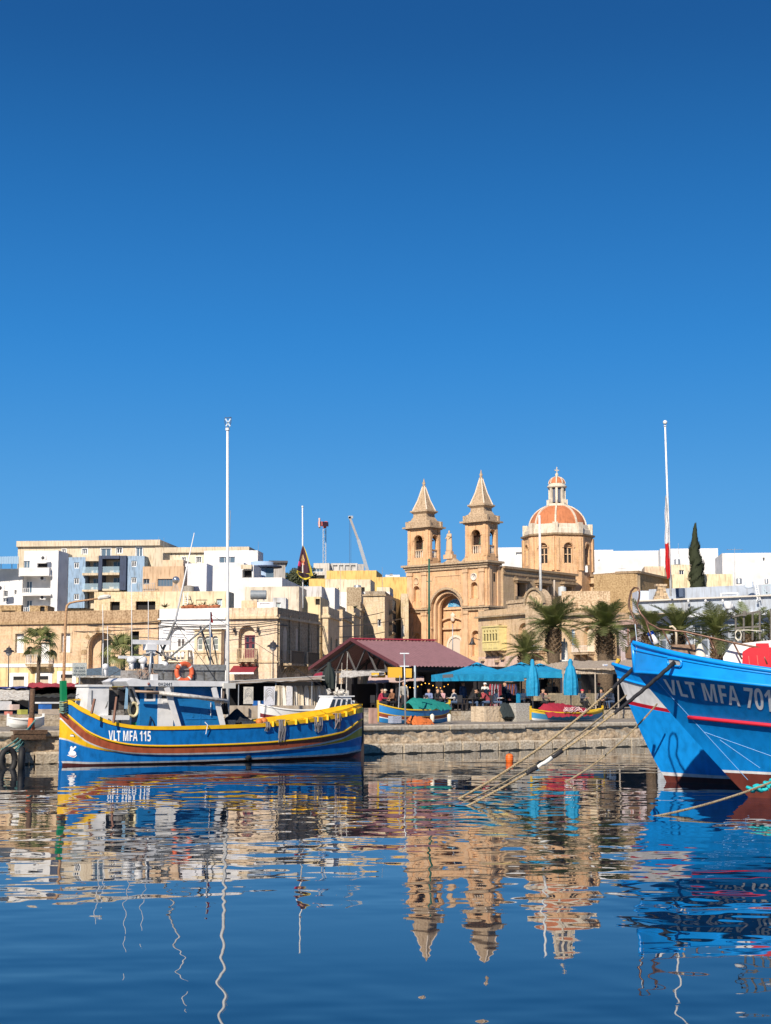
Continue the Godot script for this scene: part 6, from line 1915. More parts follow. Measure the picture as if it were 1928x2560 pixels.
	g.bar(P(170,1750,61.3),P(200,1749,61.9),0.07)
	part("bow_bar",g,mt(yel,0.4),t)
	var wm:=mt(Color(0.8,0.8,0.8),0.5)
	var fn:=func(u:float,v:float,z:float)->Vector3:
		var px:float=lerp(271.5,377.0,u);var py:float=lerp(1852.5,1826.0,v)+1.5*u*0.0+lerp(0.0,1.0,u)*1.0
		return t.transform.affine_inverse()*(a_surface(px,py)+aout*(0.012+z*0.02))
	put("registration_lettering",bent(text_mesh("VLT MFA 115"),fn),wm,t)
	var surf:=func(px:float,py:float)->Vector3:return a_surface(px,py)+aout*0.014
	var paint:=func(called:String,pts:Array,m:Material,lift:=0.0)->void:
		var gg:=G.new(t)
		var poly:=PackedVector2Array()
		for p in pts:poly.append(Vector2(p[0],p[1]))
		var ix:=Geometry2D.triangulate_polygon(poly)
		for i in range(0,ix.size(),3):
			var v:=[]
			for k in 3:v.append(surf.call(poly[ix[i+k]].x,poly[ix[i+k]].y)+aout*lift)
			if (v[0]-v[2]).cross(v[0]-v[1]).dot(aout)<0.0:gg.tri(v[0],v[2],v[1])
			else:gg.tri(v[0],v[1],v[2])
		part(called,gg,m,t)
	paint.call("painted_swan",[[172,1886],[171,1881],[174,1878],[176,1872],[175,1868],[178,1865],[181,1867],[182,1872],[184,1868],[186,1866],[187,1865],[190.5,1866],[190,1869],[187,1871],[183.5,1875],[182.5,1877],[187,1878],[190,1882],[190,1886],[186,1889],[176,1889]],wm)
	paint.call("painted_ripple",[[167,1888],[171,1887],[176,1890],[187,1890],[192,1887],[191,1890],[186,1894],[180,1893],[172,1890]],wm,0.004)
	paint.call("painted_red_line",[[172,1887.5],[180,1890],[187,1890.5],[186,1892],[178,1891]],mt(Color(0.4,0.03,0.02),0.5),0.008)
	var eye:=[]
	for k in 10:eye.append([180.0+5.0*cos(PI*k/9.0),1841.0-6.0*sin(PI*k/9.0)])
	paint.call("painted_eye",eye,wm)
	var brow:=[]
	for k in 10:brow.append([181.0+6.0*cos(PI*0.75*k/9.0),1843.0-8.0*sin(PI*0.75*k/9.0)])
	for k in 10:brow.append([180.5+4.6*cos(PI*0.75*(9-k)/9.0),1843.0-6.4*sin(PI*0.75*(9-k)/9.0)])
	paint.call("painted_brow",brow,mt(Color(0.05,0.03,0.02),0.5),0.004)
	var cs:=func(px:float,off:float)->float:
		var r:=ray(px,1750);var k:=r.x/-r.z;var o:=ab+aout*off
		return -(o+adir*((k*-o.z-o.x)/(adir.x+k*adir.z))).z
	var f:=fac(351,cs.call(351.0,0.8),553,cs.call(553.0,0.8))
	var white_p:=mt(Color(0.74,0.74,0.74),0.45,"soft",0.4)
	var bluep:=mt(Color(0.012,0.17,0.45),0.4,"soft",0.5,"clothn",0.12)
	var wh2:=Node3D.new();wh2.name="wheelhouse";t.add_child(wh2)
	wh2.transform=t.transform.affine_inverse()*Transform3D(Basis(Vector3.UP,f.yaw),f.o)
	var b:={"f":f,"t":wh2}
	var v0:=uv(f,450,1822).y-0.3;var v1:=uv(f,450,1716).y
	var holes:=[]
	for e in [[361,1717,389,1753,true],[399,1722,428,1752,false],[440,1721,512,1750,false]]:
		var q:=R(b,e[0],e[1],e[2],e[3]);holes.append([q[0],q[1],q[2],q[3],false,0.06])
	holes.remove_at(2)
	g=G.new();wall_mesh(g,0.0,v0,f.w,v1,1.5,holes);part("wall",g,bluep,wh2)
	for h in holes:window(wh2,h[0],h[1],h[2],h[3],-0.05,1,1,white_p,mt(Color(0.06,0.07,0.08),0.06),0.09)
	var q:=R(b,393,1720,434,1822)
	g=G.new();g.box(Vector3(q[0],q[1],0.004),Vector3(holes[1][0],v1,0.03));g.box(Vector3(holes[1][2],q[1],0.004),Vector3(q[2],v1,0.03));g.box(Vector3(holes[1][0],q[1],0.004),Vector3(holes[1][2],holes[1][1],0.03));g.box(Vector3(holes[1][0],holes[1][3],0.004),Vector3(holes[1][2],v1,0.03))
	part("door",g,white_p,wh2)
	g=G.new();q=R(b,405,1753,431,1757);g.box(Vector3(q[0],q[1],0.03),Vector3(q[2],q[3],0.06));part("door_rail",g,white_p,wh2)
	for k in 3:
		var z0:=-0.08-0.5*k
		g=G.new()
		var a:=Vector3(-0.02,uv(f,351,1760).y,z0);var top:=uv(f,340,1720)
		for s in [0.0,-0.4]:
			g.bar(a+Vector3(0,0,s),Vector3(top.x-0.1,top.y,z0+s),0.07)
		g.bar(a,a+Vector3(0,0,-0.4),0.07);g.bar(Vector3(top.x-0.1,top.y,z0),Vector3(top.x-0.1,top.y,z0-0.4),0.07)
		var o:=part("front_window",g,white_p,wh2)
		g=G.new();g.quad(a,Vector3(top.x-0.1,top.y,z0),Vector3(top.x-0.1,top.y,z0-0.4),a+Vector3(0,0,-0.4));part("pane",g,mt(Color(0.08,0.09,0.1),0.06),o)
	var rl:=R(b,318,1717,555,1704);var rr2:=uv(f,553,1720)
	g=G.new()
	var pf:=PackedVector2Array([Vector2(rl[0]-0.1,v1),Vector2(f.w+0.1,v1),Vector2(f.w+0.1,v1+0.22),Vector2(rl[0]+0.5,v1+0.26),Vector2(rl[0]+0.1,v1+0.34),Vector2(rl[0]-0.25,v1+0.2)])
	g.prism(pf,-1.95,0.42);part("roof",g,white_p,wh2)
	lettering("0H2441",uv(f,384,1714).x,uv(f,384,1714.5).y,uv(f,418,1714).x,uv(f,384,1706.5).y,0.42,mt(Color(0.1,0.11,0.12),0.6),wh2,"licence_lettering")
	g=G.new();var lf:=uv(f,360,1710);g.smooth().ball(Vector3(lf.x,lf.y,0.44),0.06,8);part("side_light",g,mt(Color(0.2,0.06,0.05),0.3),wh2)
	g=G.new();q=R(b,545,1708,575,1721);g.box(Vector3(q[0],q[1],0.25),Vector3(q[2],q[3],0.5));part("flood_lamp",g,mt(Color(0.55,0.54,0.5),0.5),wh2)
	g=G.new();q=R(b,373,1697,386,1707);g.box(Vector3(q[0],v1+0.24,0.1),Vector3(q[2],v1+0.5,0.34));part("roof_lamp",g,mt(Color(0.62,0.62,0.62),0.5),wh2)
	for e in [[407,438],[524,549]]:
		var p0:=uv(f,e[0],1718);var p1:=uv(f,e[1],1815)
		g=G.new();g.bar(Vector3(p0.x,p0.y,0.36),Vector3(p1.x,p1.y-0.1,0.36),0.24,0.06,Vector3(0,0,1));part("stay",g,white_p,wh2)
	g=G.new().smooth()
	var b0:=uv(f,383,1732);var b1:=uv(f,553,1753);var b2:=uv(f,325,1728)
	g.tube([Vector3(b0.x,b0.y,0.5),Vector3((b0.x+b1.x)/2,(b0.y+b1.y)/2+0.02,0.5),Vector3(b1.x,b1.y,0.5)],0.085,0.095,10);part("boom",g,mt(Color(0.62,0.62,0.62),0.5,"dirt",0.5),wh2)
	g=G.new().smooth();g.tube([Vector3(b2.x,b2.y,0.48),Vector3(b0.x+0.05,b0.y,0.5)],0.05,0.075,8);part("boom_end",g,mt(Color(0.36,0.25,0.17),0.7),wh2)
	g=G.new();q=R(b,524,1756,526,1789);g.box(Vector3(q[0],q[1],0.06),Vector3(q[2],q[3],0.08));part("hanging_rope",g,white_p,wh2)
	g=G.new().smooth();var gx:=uv(f,375,1800);g.tube([Vector3(gx.x-0.08,gx.y-0.3,0.05),Vector3(gx.x,gx.y+0.15,0.06),Vector3(gx.x+0.12,gx.y-0.05,0.05),Vector3(gx.x+0.22,gx.y-0.3,0.05)],0.02,0.02,5);part("hose",g,iron(),wh2)
	for e in [[463,1770,500,1773],[463,1797,540,1799],[500,1770,502,1812],[480,1785,484,1793],[525,1775,543,1777]]:
		g=G.new();q=R(b,e[0],e[1],e[2],e[3]+0.0);g.box(Vector3(q[0],q[1],0.003),Vector3(q[2],q[1]+max(0.03,q[3]-q[1]),0.02));part("panel_seam",g,bluep,wh2)
	var f2:=fac(352,cs.call(352.0,0.2),566,cs.call(566.0,0.2))
	var top:=Node3D.new();top.name="roof_stowage";t.add_child(top);top.transform=t.transform.affine_inverse()*Transform3D(Basis(Vector3.UP,f2.yaw),f2.o)
	var b2d:={"f":f2,"t":top}
	var greyp:=mt(Color(0.2,0.21,0.22),0.7,"dirt",0.4,"bump",0.2)
	for k in 7:
		q=R(b2d,384+k*25.8,1675,409+k*25.8,1708)
		g=G.new();g.box(Vector3(q[0],q[1],-0.9),Vector3(q[2]-0.015,q[3],0.0-0.015*(k % 2)));g.box(Vector3(q[0]+0.05,q[1]+0.1,-0.01),Vector3(q[2]-0.08,q[3]-0.08,0.02));part("grey_panel",g,greyp,top)
	q=R(b2d,384,1662,564,1675);g=G.new();g.box(Vector3(q[0],q[1]+0.01,-1.0),Vector3(q[2],q[3],0.05));part("grey_lid",g,mt(Color(0.27,0.29,0.31),0.7,"dirt",0.5),top)
	for k in 2:
		q=R(b2d,322+30*k,1676,350+30*k,1706);g=G.new();g.box(Vector3(q[0],q[1],-0.8),Vector3(q[2],q[3],-0.05));part("grey_panel",g,mt(Color(0.33,0.32,0.32),0.7,"dirt",0.5),top)
	g=G.new();rng.seed=3
	for k in 22:
		var c:=uv(f2,340+rng.randf()*45,1690);g.bar(Vector3(c.x,c.y+rng.randf_range(-0.1,0.35),0.05*rng.randf()),Vector3(c.x+rng.randf_range(-0.3,0.3),c.y+rng.randf_range(-0.1,0.35),0.1),0.02)
	part("rope_tangle",stuffed(g),mt(Color(0.4,0.27,0.2),0.9),top)
	var lc:=P(461,1680,cs.call(461.0,0.3))
	var lb:=thing("lifebuoy","orange lifebuoy with white bands hanging on the wheelhouse roof stowage","lifebuoy",lc,yaw)
	for k in 8:
		g=G.new().smooth()
		var arc:=[]
		var a0:=TAU*(k/2)/4.0+0.62+(0.0 if k % 2==0 else 0.17);var a1:=a0+(0.17 if k % 2==0 else TAU/4.0-0.17)
		for i in 9:arc.append(Vector3(cos(lerp(a0,a1,i/8.0))*0.365,sin(lerp(a0,a1,i/8.0))*0.365,0))
		g.tube(arc,0.108 if k % 2==0 else 0.1,-1,12,false)
		part("white_band" if k % 2==0 else "float_ring",g,mt(Color(0.7,0.6,0.55),0.6) if k % 2==0 else mt(Color(0.6,0.11,0.04),0.55),lb)
	var f3:=fac(214,cs.call(214.0,0.35),275,cs.call(275.0,0.35))
	var cu:=Node3D.new();cu.name="bow_cuddy";t.add_child(cu);cu.transform=t.transform.affine_inverse()*Transform3D(Basis(Vector3.UP,f3.yaw),f3.o)
	var b3:={"f":f3,"t":cu}
	q=R(b3,216,1717,272,1800)
	g=G.new();g.prism(PackedVector2Array([Vector2(q[0]-0.05,q[1]-0.2),Vector2(q[2],q[1]-0.2),Vector2(q[2]+0.02,q[3]),Vector2(q[0]+0.08,q[3])]),-1.2,0.0);part("wall",g,white_p,cu)
	g=G.new();g.box(Vector3(q[0]+0.02,q[3],-1.25),Vector3(q[2]+0.12,q[3]+0.09,0.06));part("roof",g,white_p,cu)
	q=R(b3,228,1726,232,1761);g=G.new();g.box(Vector3(q[0],q[1],0.004),Vector3(q[2],q[3],0.012));part("slot_window",g,mt(Color(0.14,0.15,0.17),0.3),cu)
	q=R(b3,262,1752,270,1772);g=G.new();g.prism(PackedVector2Array([Vector2(q[0],q[1]),Vector2(q[2],q[3]),Vector2(q[2]-0.03,q[1]+0.1)]),0.004,0.01);part("worn_patch",g,greyp,cu)
	var dk:=func(called:String,x0:float,y0:float,x1:float,y1:float,off:float,depth:float,m:Material)->void:
		var ff:=fac(x0,cs.call(x0,off),x1,cs.call(x1,off));var qq:=R({"f":ff},x0,y0,x1,y1)
		var gg:=G.new();gg.box(Vector3(0,qq[1],-depth),Vector3(ff.w,qq[3],0))
		put(called,gg.mesh(),m,t,t.transform.affine_inverse()*Transform3D(Basis(Vector3.UP,ff.yaw),ff.o))
	dk.call("dark_companionway",273,1725,320,1795,-0.1,0.3,mt(Color(0.1,0.1,0.11),0.7,"dirt",0.6))
	dk.call("instrument_screen",298,1727,322,1752,0.05,0.1,mt(Color(0.02,0.02,0.025),0.3))
	dk.call("white_deck_box",252,1788,330,1822,0.6,0.5,white_p)
	dk.call("canvas_heap",282,1775,312,1795,0.25,0.5,mt(Color(0.28,0.27,0.27),0.9,"dirt",0.7,"clothn",0.8))
	dk.call("green_crate",330,1806,350,1818,0.5,0.4,mt(Color(0.02,0.2,0.06),0.7))
	g=G.new(t).smooth()
	var hc:=P(334,1774,cs.call(334.0,0.6));var ring:=[]
	for k in 17:ring.append(hc+adir*cos(TAU*k/16)*0.2+Vector3(0,sin(TAU*k/16)*0.28,0))
	g.tube(ring,0.065,-1,8,false);part("net_hauler_rim",g,mt(Color(0.6,0.52,0.32),0.6),t)
	g=G.new(t).smooth();g.tube([hc-aout*0.3,hc-aout*0.05],0.3,0.24,14);part("net_hauler_drum",g,mt(Color(0.05,0.05,0.05),0.6),t)
	g=G.new(t).smooth()
	for k in 3:g.tube([P(318+4*k,1764,cs.call(320.0,0.4)),P(318+4*k,1782,cs.call(320.0,0.4))],0.1,0.08,8)
	part("winch",stuffed(g),mt(Color(0.38,0.36,0.3),0.6,"dirt",0.8),t)
	for e in [[237,1747,229,1784],[292,1742,284,1807]]:
		g=G.new(t);g.bar(P(e[2],e[3],cs.call(e[2],1.3)),P(e[0],e[1],cs.call(e[0],1.3)),0.1,0.08);part("wooden_post",g,mt(Color(0.2,0.1,0.07),0.8),t)
	g=G.new(t)
	for k in 3:g.tube(sag(P(316+2*k,1718,cs.call(318.0,0.8)),P(312+3*k,1772,cs.call(314.0,0.8)),0.03*k,6),0.02,0.02,5)
	part("blue_rope",stuffed(g),mt(Color(0.2,0.35,0.5),0.9),t)
	var mst:=func(called:String,x0:float,y0:float,x1:float,y1:float,off:float,r0:float,r1:float,m:Material)->void:
		var d:float=cs.call((x0+x1)/2,off);var gg:=G.new(t).smooth();gg.tube([P(x1,y1,d),P(x0,y0,d)],r0,r1,7);part(called,gg,m,t)
	mst.call("whip_aerial",486,1332,437,1560,0.0,0.05,0.02,white_p)
	mst.call("whip_aerial",437,1556,401,1640,0.0,0.06,0.05,greyp)
	mst.call("whip_aerial",329,1450,330,1664,0.1,0.022,0.012,white_p)
	mst.call("whip_aerial",371,1500,371,1602,0.1,0.018,0.012,white_p)
	mst.call("whip_aerial",257,1511,258,1608,0.1,0.018,0.012,white_p)
	mst.call("whip_aerial",269,1565,270,1690,0.0,0.02,0.012,white_p)
	mst.call("whip_aerial",258,1608,256,1690,0.0,0.025,0.02,white_p)
	mst.call("derrick",522,1562,400,1664,0.3,0.045,0.04,greyp)
	mst.call("mast_leg",379,1628,372,1706,0.2,0.06,0.06,steel())
	mst.call("mast_leg",379,1628,386,1690,-0.1,0.05,0.05,steel())
	mst.call("mast_leg",362,1664,366,1706,-0.1,0.05,0.04,greyp)
	mst.call("flag_mast",526,1530,526,1668,-0.2,0.045,0.03,steel())
	mst.call("mast_stay",499,1565,524,1652,-0.4,0.03,0.03,iron())
	mst.call("mast_stay",526,1560,545,1672,-0.5,0.02,0.02,iron())
	mst.call("mast_stay",501,1565,534,1660,-0.6,0.03,0.03,iron())
	mst.call("brace",445,1652,390,1630,0.2,0.035,0.035,greyp)
	mst.call("brace",420,1660,402,1612,0.0,0.035,0.035,greyp)
	mst.call("brace",433,1650,385,1625,-0.2,0.03,0.03,greyp)
	dk.call("radar_scanner",330,1601,424,1610,0.1,0.16,white_p)
	dk.call("radar_housing",366,1611,391,1625,0.2,0.4,white_p)
	dk.call("radar_pedestal",371,1625,387,1640,0.15,0.3,white_p)
	dk.call("radar_shelf",366,1634,392,1637,0.2,0.4,greyp)
	dk.call("small_radar_scanner",297,1640,352,1646,0.1,0.13,white_p)
	for e in [[329,1650,0.22,0.7],[357,1650,0.19,1.0],[264,1667,0.14,1.0],[410,1661,0.2,0.7]]:
		g=G.new(t).smooth();var c:=P(e[0],e[1],cs.call(e[0],0.1));g.ball(c,e[2],12,e[3]);g.tube([c,c-Vector3(0,0.4,0)],e[2]*0.5,e[2]*0.5,8);part("satellite_dome",g,white_p,t)
	dk.call("blue_tarpaulin",338,1656,366,1672,-0.1,0.5,mt(Color(0.12,0.17,0.22),0.8,"dirt",0.8,"clothn",0.8))
	for e in [[527,1528,533,1556,Color(0.45,0.02,0.03),"red_pennant"],[523,1556,531,1592,Color(0.03,0.12,0.35),"blue_pennant"]]:
		g=G.new(t);var d:float=cs.call(526.0,-0.25)
		var ex:=float(e[0]);var ey:=float(e[1]);var fx:=float(e[2]);var fy:=float(e[3])
		cloth(g,func(u,v):return P(lerp(ex,fx,u*(0.35+0.65*v))+sin(v*9.0)*0.7,lerp(ey,fy,v)+u*2.0,d+0.06*sin(u*9.0+v*5.0)),6,10,func(_u,_v):return e[4])
		part(e[5],g,vmat(0.85),t)
	for e in [[379,1630,168,1752],[526,1535,895,1772],[526,1560,575,1808],[440,1560,545,1706]]:mst.call("rigging_line",e[0],e[1],e[2],e[3],0.15,0.012,0.012,iron())
	for e in [[570,1800,590,1822,0.9],[612,1803,640,1822,0.8],[300,1800,326,1820,1.1]]:dk.call("fish_crate",e[0],e[1],e[2],e[3],e[4],0.4,mt(Color(0.05,0.07,0.1),0.7,"dirt",0.8))
	for e in [[648,1806,0.7],[660,1803,0.2]]:
		g=G.new(t).smooth();g.ball(P(e[0],e[1],cs.call(e[0],e[2])),0.17,12);part("net_float",g,mt(Color(0.55,0.16,0.03),0.6),t)
	rng.seed=21
	g=G.new().smooth();var nc:=P(592,1818,cs.call(590.0,-0.1))
	var nn:=noise(FastNoiseLite.TYPE_SIMPLEX,0.9,4,2)
	for i in 24:
		for j in 10:
			var qd:=[]
			for e in [[0,0],[1,0],[1,1],[0,1]]:
				var a:float=TAU*(i+e[0])/24.0;var v:float=(j+e[1])/10.0
				var r:float=(1.0-pow(v,1.3))*1.1*(1.0+0.25*nn.get_noise_2d(cos(a)*3.0+v*2.0,sin(a)*3.0))
				qd.append(nc+adir*cos(a)*r+aout*sin(a)*r*0.7+Vector3(0,v*1.05+0.08*nn.get_noise_2d(a*2.0,v*6.0)-0.25,0))
			g.qn(qd[0],qd[1],qd[2],qd[3],qd[0]-nc+Vector3(0,0.2,0))
	var net:=part("net_heap",g,mt(Color(0.018,0.02,0.025),0.9,"",1,"clothn",1.0),self)
	tag(net,"black fishing net heaped on the after deck of the large blue boat","fishing net")
	mst.call("wooden_oar",560,1725,551,1812,1.0,0.05,0.05,mt(Color(0.1,0.07,0.055),0.8))
	g=G.new(t);
	for k in 5:g.tube(sag(P(559+k,1735,cs.call(560.0,0.7)),P(556+3*k,1785,cs.call(560.0,0.6)),0.1,6),0.07,0.09,5)
	part("black_oilskin",stuffed(g),dark(),t)
	for e in [[665,1808,1829,4,"smallest grey rope bundle on the rail, nearest the net heap"],[702,1802,1857,8,"longest grey rope bundle hanging over the rail amidships"],[793,1796,1832,8,"grey rope bundle with wide shadow, third along the rail"],[840,1786,1824,7,"grey rope bundle hanging nearest the stern"]]:
		var rb:=thing("rope_bundle",e[4],"rope",a_surface(e[0],e[1]))
		g=G.new(rb)
		for k in 18:
			var px:float=e[0]+rng.randf_range(-1.0,1.0)*e[3];var yb:=lerpf(e[1]+10.0,e[2],rng.randf_range(0.55,1.0))
			var s0:=a_surface(px,e[1])+aout*(0.1+rng.randf()*0.06);var s1:=a_surface(px+rng.randf_range(-2,3),(e[1]+yb)/2)+aout*(0.1+rng.randf()*0.08);var s2:=a_surface(px+rng.randf_range(-3,4),yb)+aout*0.07
			g.tube([s0-aout*0.2+Vector3(0,0.02,0),s0+Vector3(0,0.05,0),s1,s2],0.026,0.02,5)
		stuff(part("strands",g,[mt(Color(0.2,0.19,0.2),0.95),mt(Color(0.24,0.19,0.19),0.95)][e[3] % 2],rb))
	g=G.new(t);g.tube([a_surface(508,1805)+aout*0.15,a_surface(514,1812)+aout*0.18,a_surface(512,1835)+aout*0.1],0.02,0.02,5);part("rail_line",g,white_p,t)
	g=G.new(t).smooth();var ex:=a_surface(620,1895);g.tube([ex,ex+aout*0.12],0.13,0.12,12);part("exhaust_pipe",g,dark(),t)
func stuffed(g:G)->G:return g
# ---------- flared steel bows at the right:local x runs aft,y up,z to the side that we see
func flared_hull(t:Node3D,o:Dictionary)->Callable:
	var sheer:=func(x:float)->float:return o.top-o.drop*(1.0-exp(-(x)/o.get("sl",4.0)))
	var pt:=func(x:float,k:float,side:float)->Vector3:
		var h:float=sheer.call(x)*k
		if o.has("knuckle"):
			var kn:=0.81+0.085*(1.0-exp(-x/1.6))
			h=sheer.call(x)*(k/0.81*kn if k<0.81 else kn+(k-0.81)/0.19*(1.0-kn))
		var kk:=clampf(k/float(o.get("knuckle",1.0)),0.0,1.0)
		var sx:float=o.rake*(1.0-pow(kk,o.get("bend",0.9)))
		var wide:float=lerp(o.bw,o.bt,pow(kk,1.5))
		var sharp:float=lerp(o.lw,o.lt,pow(kk,1.2))
		return Vector3(sx+x,h,side*wide*(1.0-exp(-x/sharp)))
	var N:=36
	var g:=G.new()
	for side:float in [1.0,-1.0]:
		for i in N:
			var x0:float=o.len*pow(float(i)/N,1.8);var x1:float=o.len*pow(float(i+1)/N,1.8)
			for r in o.rows.size():
				var k0:float=o.rows[r][0];var k1:float=o.rows[r+1][0] if r+1<o.rows.size() else 1.0
				var n:int=max(1,int((k1-k0)*14))
				g.col(o.rows[r][1])
				for s in n:
					var a:float=lerp(k0,k1,float(s)/n);var b:float=lerp(k0,k1,float(s+1)/n)
					g.st.set_smooth_group(1 if side>0.0 else 2)
					g.qn(pt.call(x0,a,side),pt.call(x1,a,side),pt.call(x1,b,side),pt.call(x0,b,side),Vector3(-0.3,0,side))
	part("hull",g,hull_paint(),t)
	return pt
func bows()->void:
	var bl:=Color(0.006,0.24,0.68);var wh:=Color(0.78,0.77,0.77);var red:=Color(0.5,0.015,0.03);var anti:=Color(0.16,0.04,0.03)
	var foot:=level(1872,1993)
	var hd:=deg_to_rad(15.0)
	var t:=thing("trawler","near bright blue steel trawler bow with white registration letters and red stripe","boat",foot,-hd)
	var inv:=t.transform.affine_inverse()
	var pl:={"o":foot,"u":t.transform.basis.x,"n":t.transform.basis.z}
	var tip:=uv(pl,1585,1607)
	t.position=foot+t.transform.basis.x*tip.x
	inv=t.transform.affine_inverse()
	var o:={"len":9.0,"rake":-tip.x,"top":tip.y,"drop":1.5,"sl":4.6,"bw":1.9,"bt":2.8,"lw":5.2,"lt":1.65,"bend":0.95,"knuckle":0.81,
		"rows":[[-0.15,anti],[0.155,wh],[0.172,bl],[0.81,bl]]}
	var pt:=flared_hull(t,o)
	var steelb:=mt(Color(0.006,0.3,0.84),0.28,"soft",0.4)
	for e in [[0.805,"knuckle_bead",0.05],[1.0,"rail_bead",0.075],[0.955,"upper_bead",0.035]]:
		for s in [1.0,-1.0]:
			var g:=G.new().smooth();var pts:=[]
			for i in 26:pts.append(pt.call(9.0*pow(i/25.0,1.8),e[0],s)+Vector3(0,0,0.03*s))
			g.tube(pts,e[2],e[2],8);part(e[1],g,steelb,t)
	for s:float in [1.0,-1.0]:
		var g:=G.new().smooth(2)
		for i in 30:
			var x0:=9.0*pow(i/30.0,1.8);var x1:=9.0*pow((i+1)/30.0,1.8)
			var w:=Vector3(0,0,0.035*s)
			g.qn(pt.call(x0,0.81,s)+w,pt.call(x1,0.81,s)+w,pt.call(x1,0.995,s)+w,pt.call(x0,0.995,s)+w,Vector3(-0.3,0,s))
		part("bulwark",g,steelb,t)
	var g:=G.new().smooth()
	g.tube([pt.call(0.0,0.8,1.0)+Vector3(-0.03,0,0),pt.call(0.0,1.0,1.0)+Vector3(-0.03,0,0)],0.06,0.06,8);part("stem_bar",g,steelb,t)
	var on:=func(px:float,py:float)->Vector3:
		var best:=Vector3.ZERO
		var x:=1.0;var k:=0.6
		for n in 24:
			var p0:Vector3=t.transform*pt.call(x,k,1.0);var s0:=pix(p0)
			var sx:=(pix(t.transform*pt.call(x+0.02,k,1.0))-s0)/0.02;var sk:=(pix(t.transform*pt.call(x,k+0.005,1.0))-s0)/0.005
			var det:=sx.x*sk.y-sx.y*sk.x
			if absf(det)<1e-6:break
			var e:=Vector2(px,py)-s0
			x=clampf(x+(e.x*sk.y-e.y*sk.x)/det,0.0,12.0);k=clampf(k+(sx.x*e.y-sx.y*e.x)/det,-0.1,1.0)
		best=pt.call(x,k,1.0)
		return best
	var fn:=func(u:float,v:float,z:float)->Vector3:
		var px:float=lerp(1658.0,1956.0,u);var yb:float=lerp(1735.0,1785.0,u);var yt:float=lerp(1697.0,1727.0,u)
		px+=(1.0-v)*lerp(14.0,4.0,u)
		return on.call(px,lerp(yb,yt,v))+Vector3(-0.004,0,0.02+0.02*z)
	put("registration_lettering",bent(text_mesh("VLT MFA 7018"),fn),mt(Color(0.86,0.87,0.88),0.5),t)
	g=G.new().smooth()
	var rb:=[]
	for i in 12:rb.append(on.call(lerp(1721.0,1975.0,i/11.0),lerp(1793.0,1818.0,i/11.0))+Vector3(0,0,0.03))
	g.tube(rb,0.055,0.06,8);part("red_rubbing_bar",g,mt(Color(0.55,0.02,0.04),0.35),t)
	for e in [[1640,1700,1870,1950],[1760,1830,1928,1890],[1800,1850,1900,1920]]:
		g=G.new();var w:=[]
		for i in 9:w.append(on.call(lerp(float(e[0]),float(e[2]),i/8.0),lerp(float(e[1]),float(e[3]),i/8.0))+Vector3(0,0,0.004))
		g.tube(w,0.008,0.008,4);part("weld_seam",g,mt(Color(0.2,0.42,0.72),0.4),t)
	var hc:Vector3=on.call(1687,1656)+Vector3(0,0,0.07)
	var tx:Vector3=(on.call(1700,1658)-on.call(1675,1654)).normalized();var ty:=Vector3(0,1,-0.05)
	g=G.new().smooth();var ring:=[]
	for i in 25:
		var a:=TAU*i/24;ring.append(hc+tx*(0.17*signf(cos(a))*(0.0 if absf(cos(a))<0.01 else 1.0)+0.085*cos(a))+ty*0.1*sin(a))
	g.tube(ring,0.035,0.035,7,false);part("hawse_rim",g,steelb,t)
	g=G.new()
	for i in 24:g.tri(hc-Vector3(0,0,0.02),ring[i]-Vector3(0,0,0.02),ring[i+1]-Vector3(0,0,0.02))
	part("hawse_opening",g,mt(Color(0.3,0.3,0.3),0.6),t)
	g=G.new().smooth()
	for i in 20:
		var x0:=0.15+9.0*pow(i/20.0,1.5);var x1:=0.15+9.0*pow((i+1)/20.0,1.5)
		g.qn(pt.call(x0,0.86,1.0),pt.call(x1,0.86,1.0),pt.call(x1,0.86,-1.0),pt.call(x0,0.86,-1.0),Vector3.UP)
	part("deck",g,mt(Color(0.3,0.3,0.3),0.7,"dirt",0.5),t)
	var pp:=func(px:float,py:float,z:float)->Vector3:
		var q:={"o":t.position+t.transform.basis.z*z,"u":t.transform.basis.x,"n":t.transform.basis.z}
		var w:=uv(q,px,py);return Vector3(w.x,w.y,z)
	var pipe:=mt(Color(0.2,0.11,0.075),0.35,"dirt",0.8,"",0.5,0.3)
	var run:=[[1940,1628],[1880,1616],[1830,1606],[1760,1590],[1710,1579],[1650,1573],[1622,1558],[1602,1534],[1593,1514],[1598,1495],[1599,1480],[1594,1470],[1586,1469],[1578,1478],[1573,1500],[1573,1516],[1580,1535],[1590,1560],[1592,1578],[1588,1605]]
	g=G.new().smooth();var pts:=[]
	for e in run:pts.append(pp.call(e[0],e[1],0.5 if e[0]>1640 else 0.5*clampf((e[0]-1570.0)/70.0,0.1,1.0)))
	g.tube(pts,0.03,0.03,7);part("pipe_rail",g,pipe,t)
	for e in [[1657,1575,1676,1612],[1710,1580,1732,1625],[1772,1592,1792,1638],[1834,1607,1855,1648],[1902,1619,1918,1660],[1613,1545,1632,1605]]:
		g=G.new().smooth();g.tube([pp.call(e[0],e[1],0.5),pp.call(e[2],e[3],0.55)],0.025,0.025,6);part("rail_stanchion",g,pipe,t)
	g=G.new().smooth();g.tube([pp.call(1588,1560,0.3),pp.call(1592,1600,0.2),pp.call(1591,1634,0.18)],0.012,0.012,5);part("hanging_line",g,mt(Color(0.5,0.6,0.68),0.8),t)
	g=G.new().smooth();g.tube([pp.call(1640,1610,0.0),pp.call(1629,1588,0.0)],0.11,0.1,10);part("white_bollard",g,white(),t)
	g=G.new().smooth();g.tube([pp.call(1629,1588,0.0),pp.call(1625,1580,0.0)],0.1,0.085,10);part("blue_bollard_cap",g,mt(Color(0.01,0.08,0.45),0.4),t)
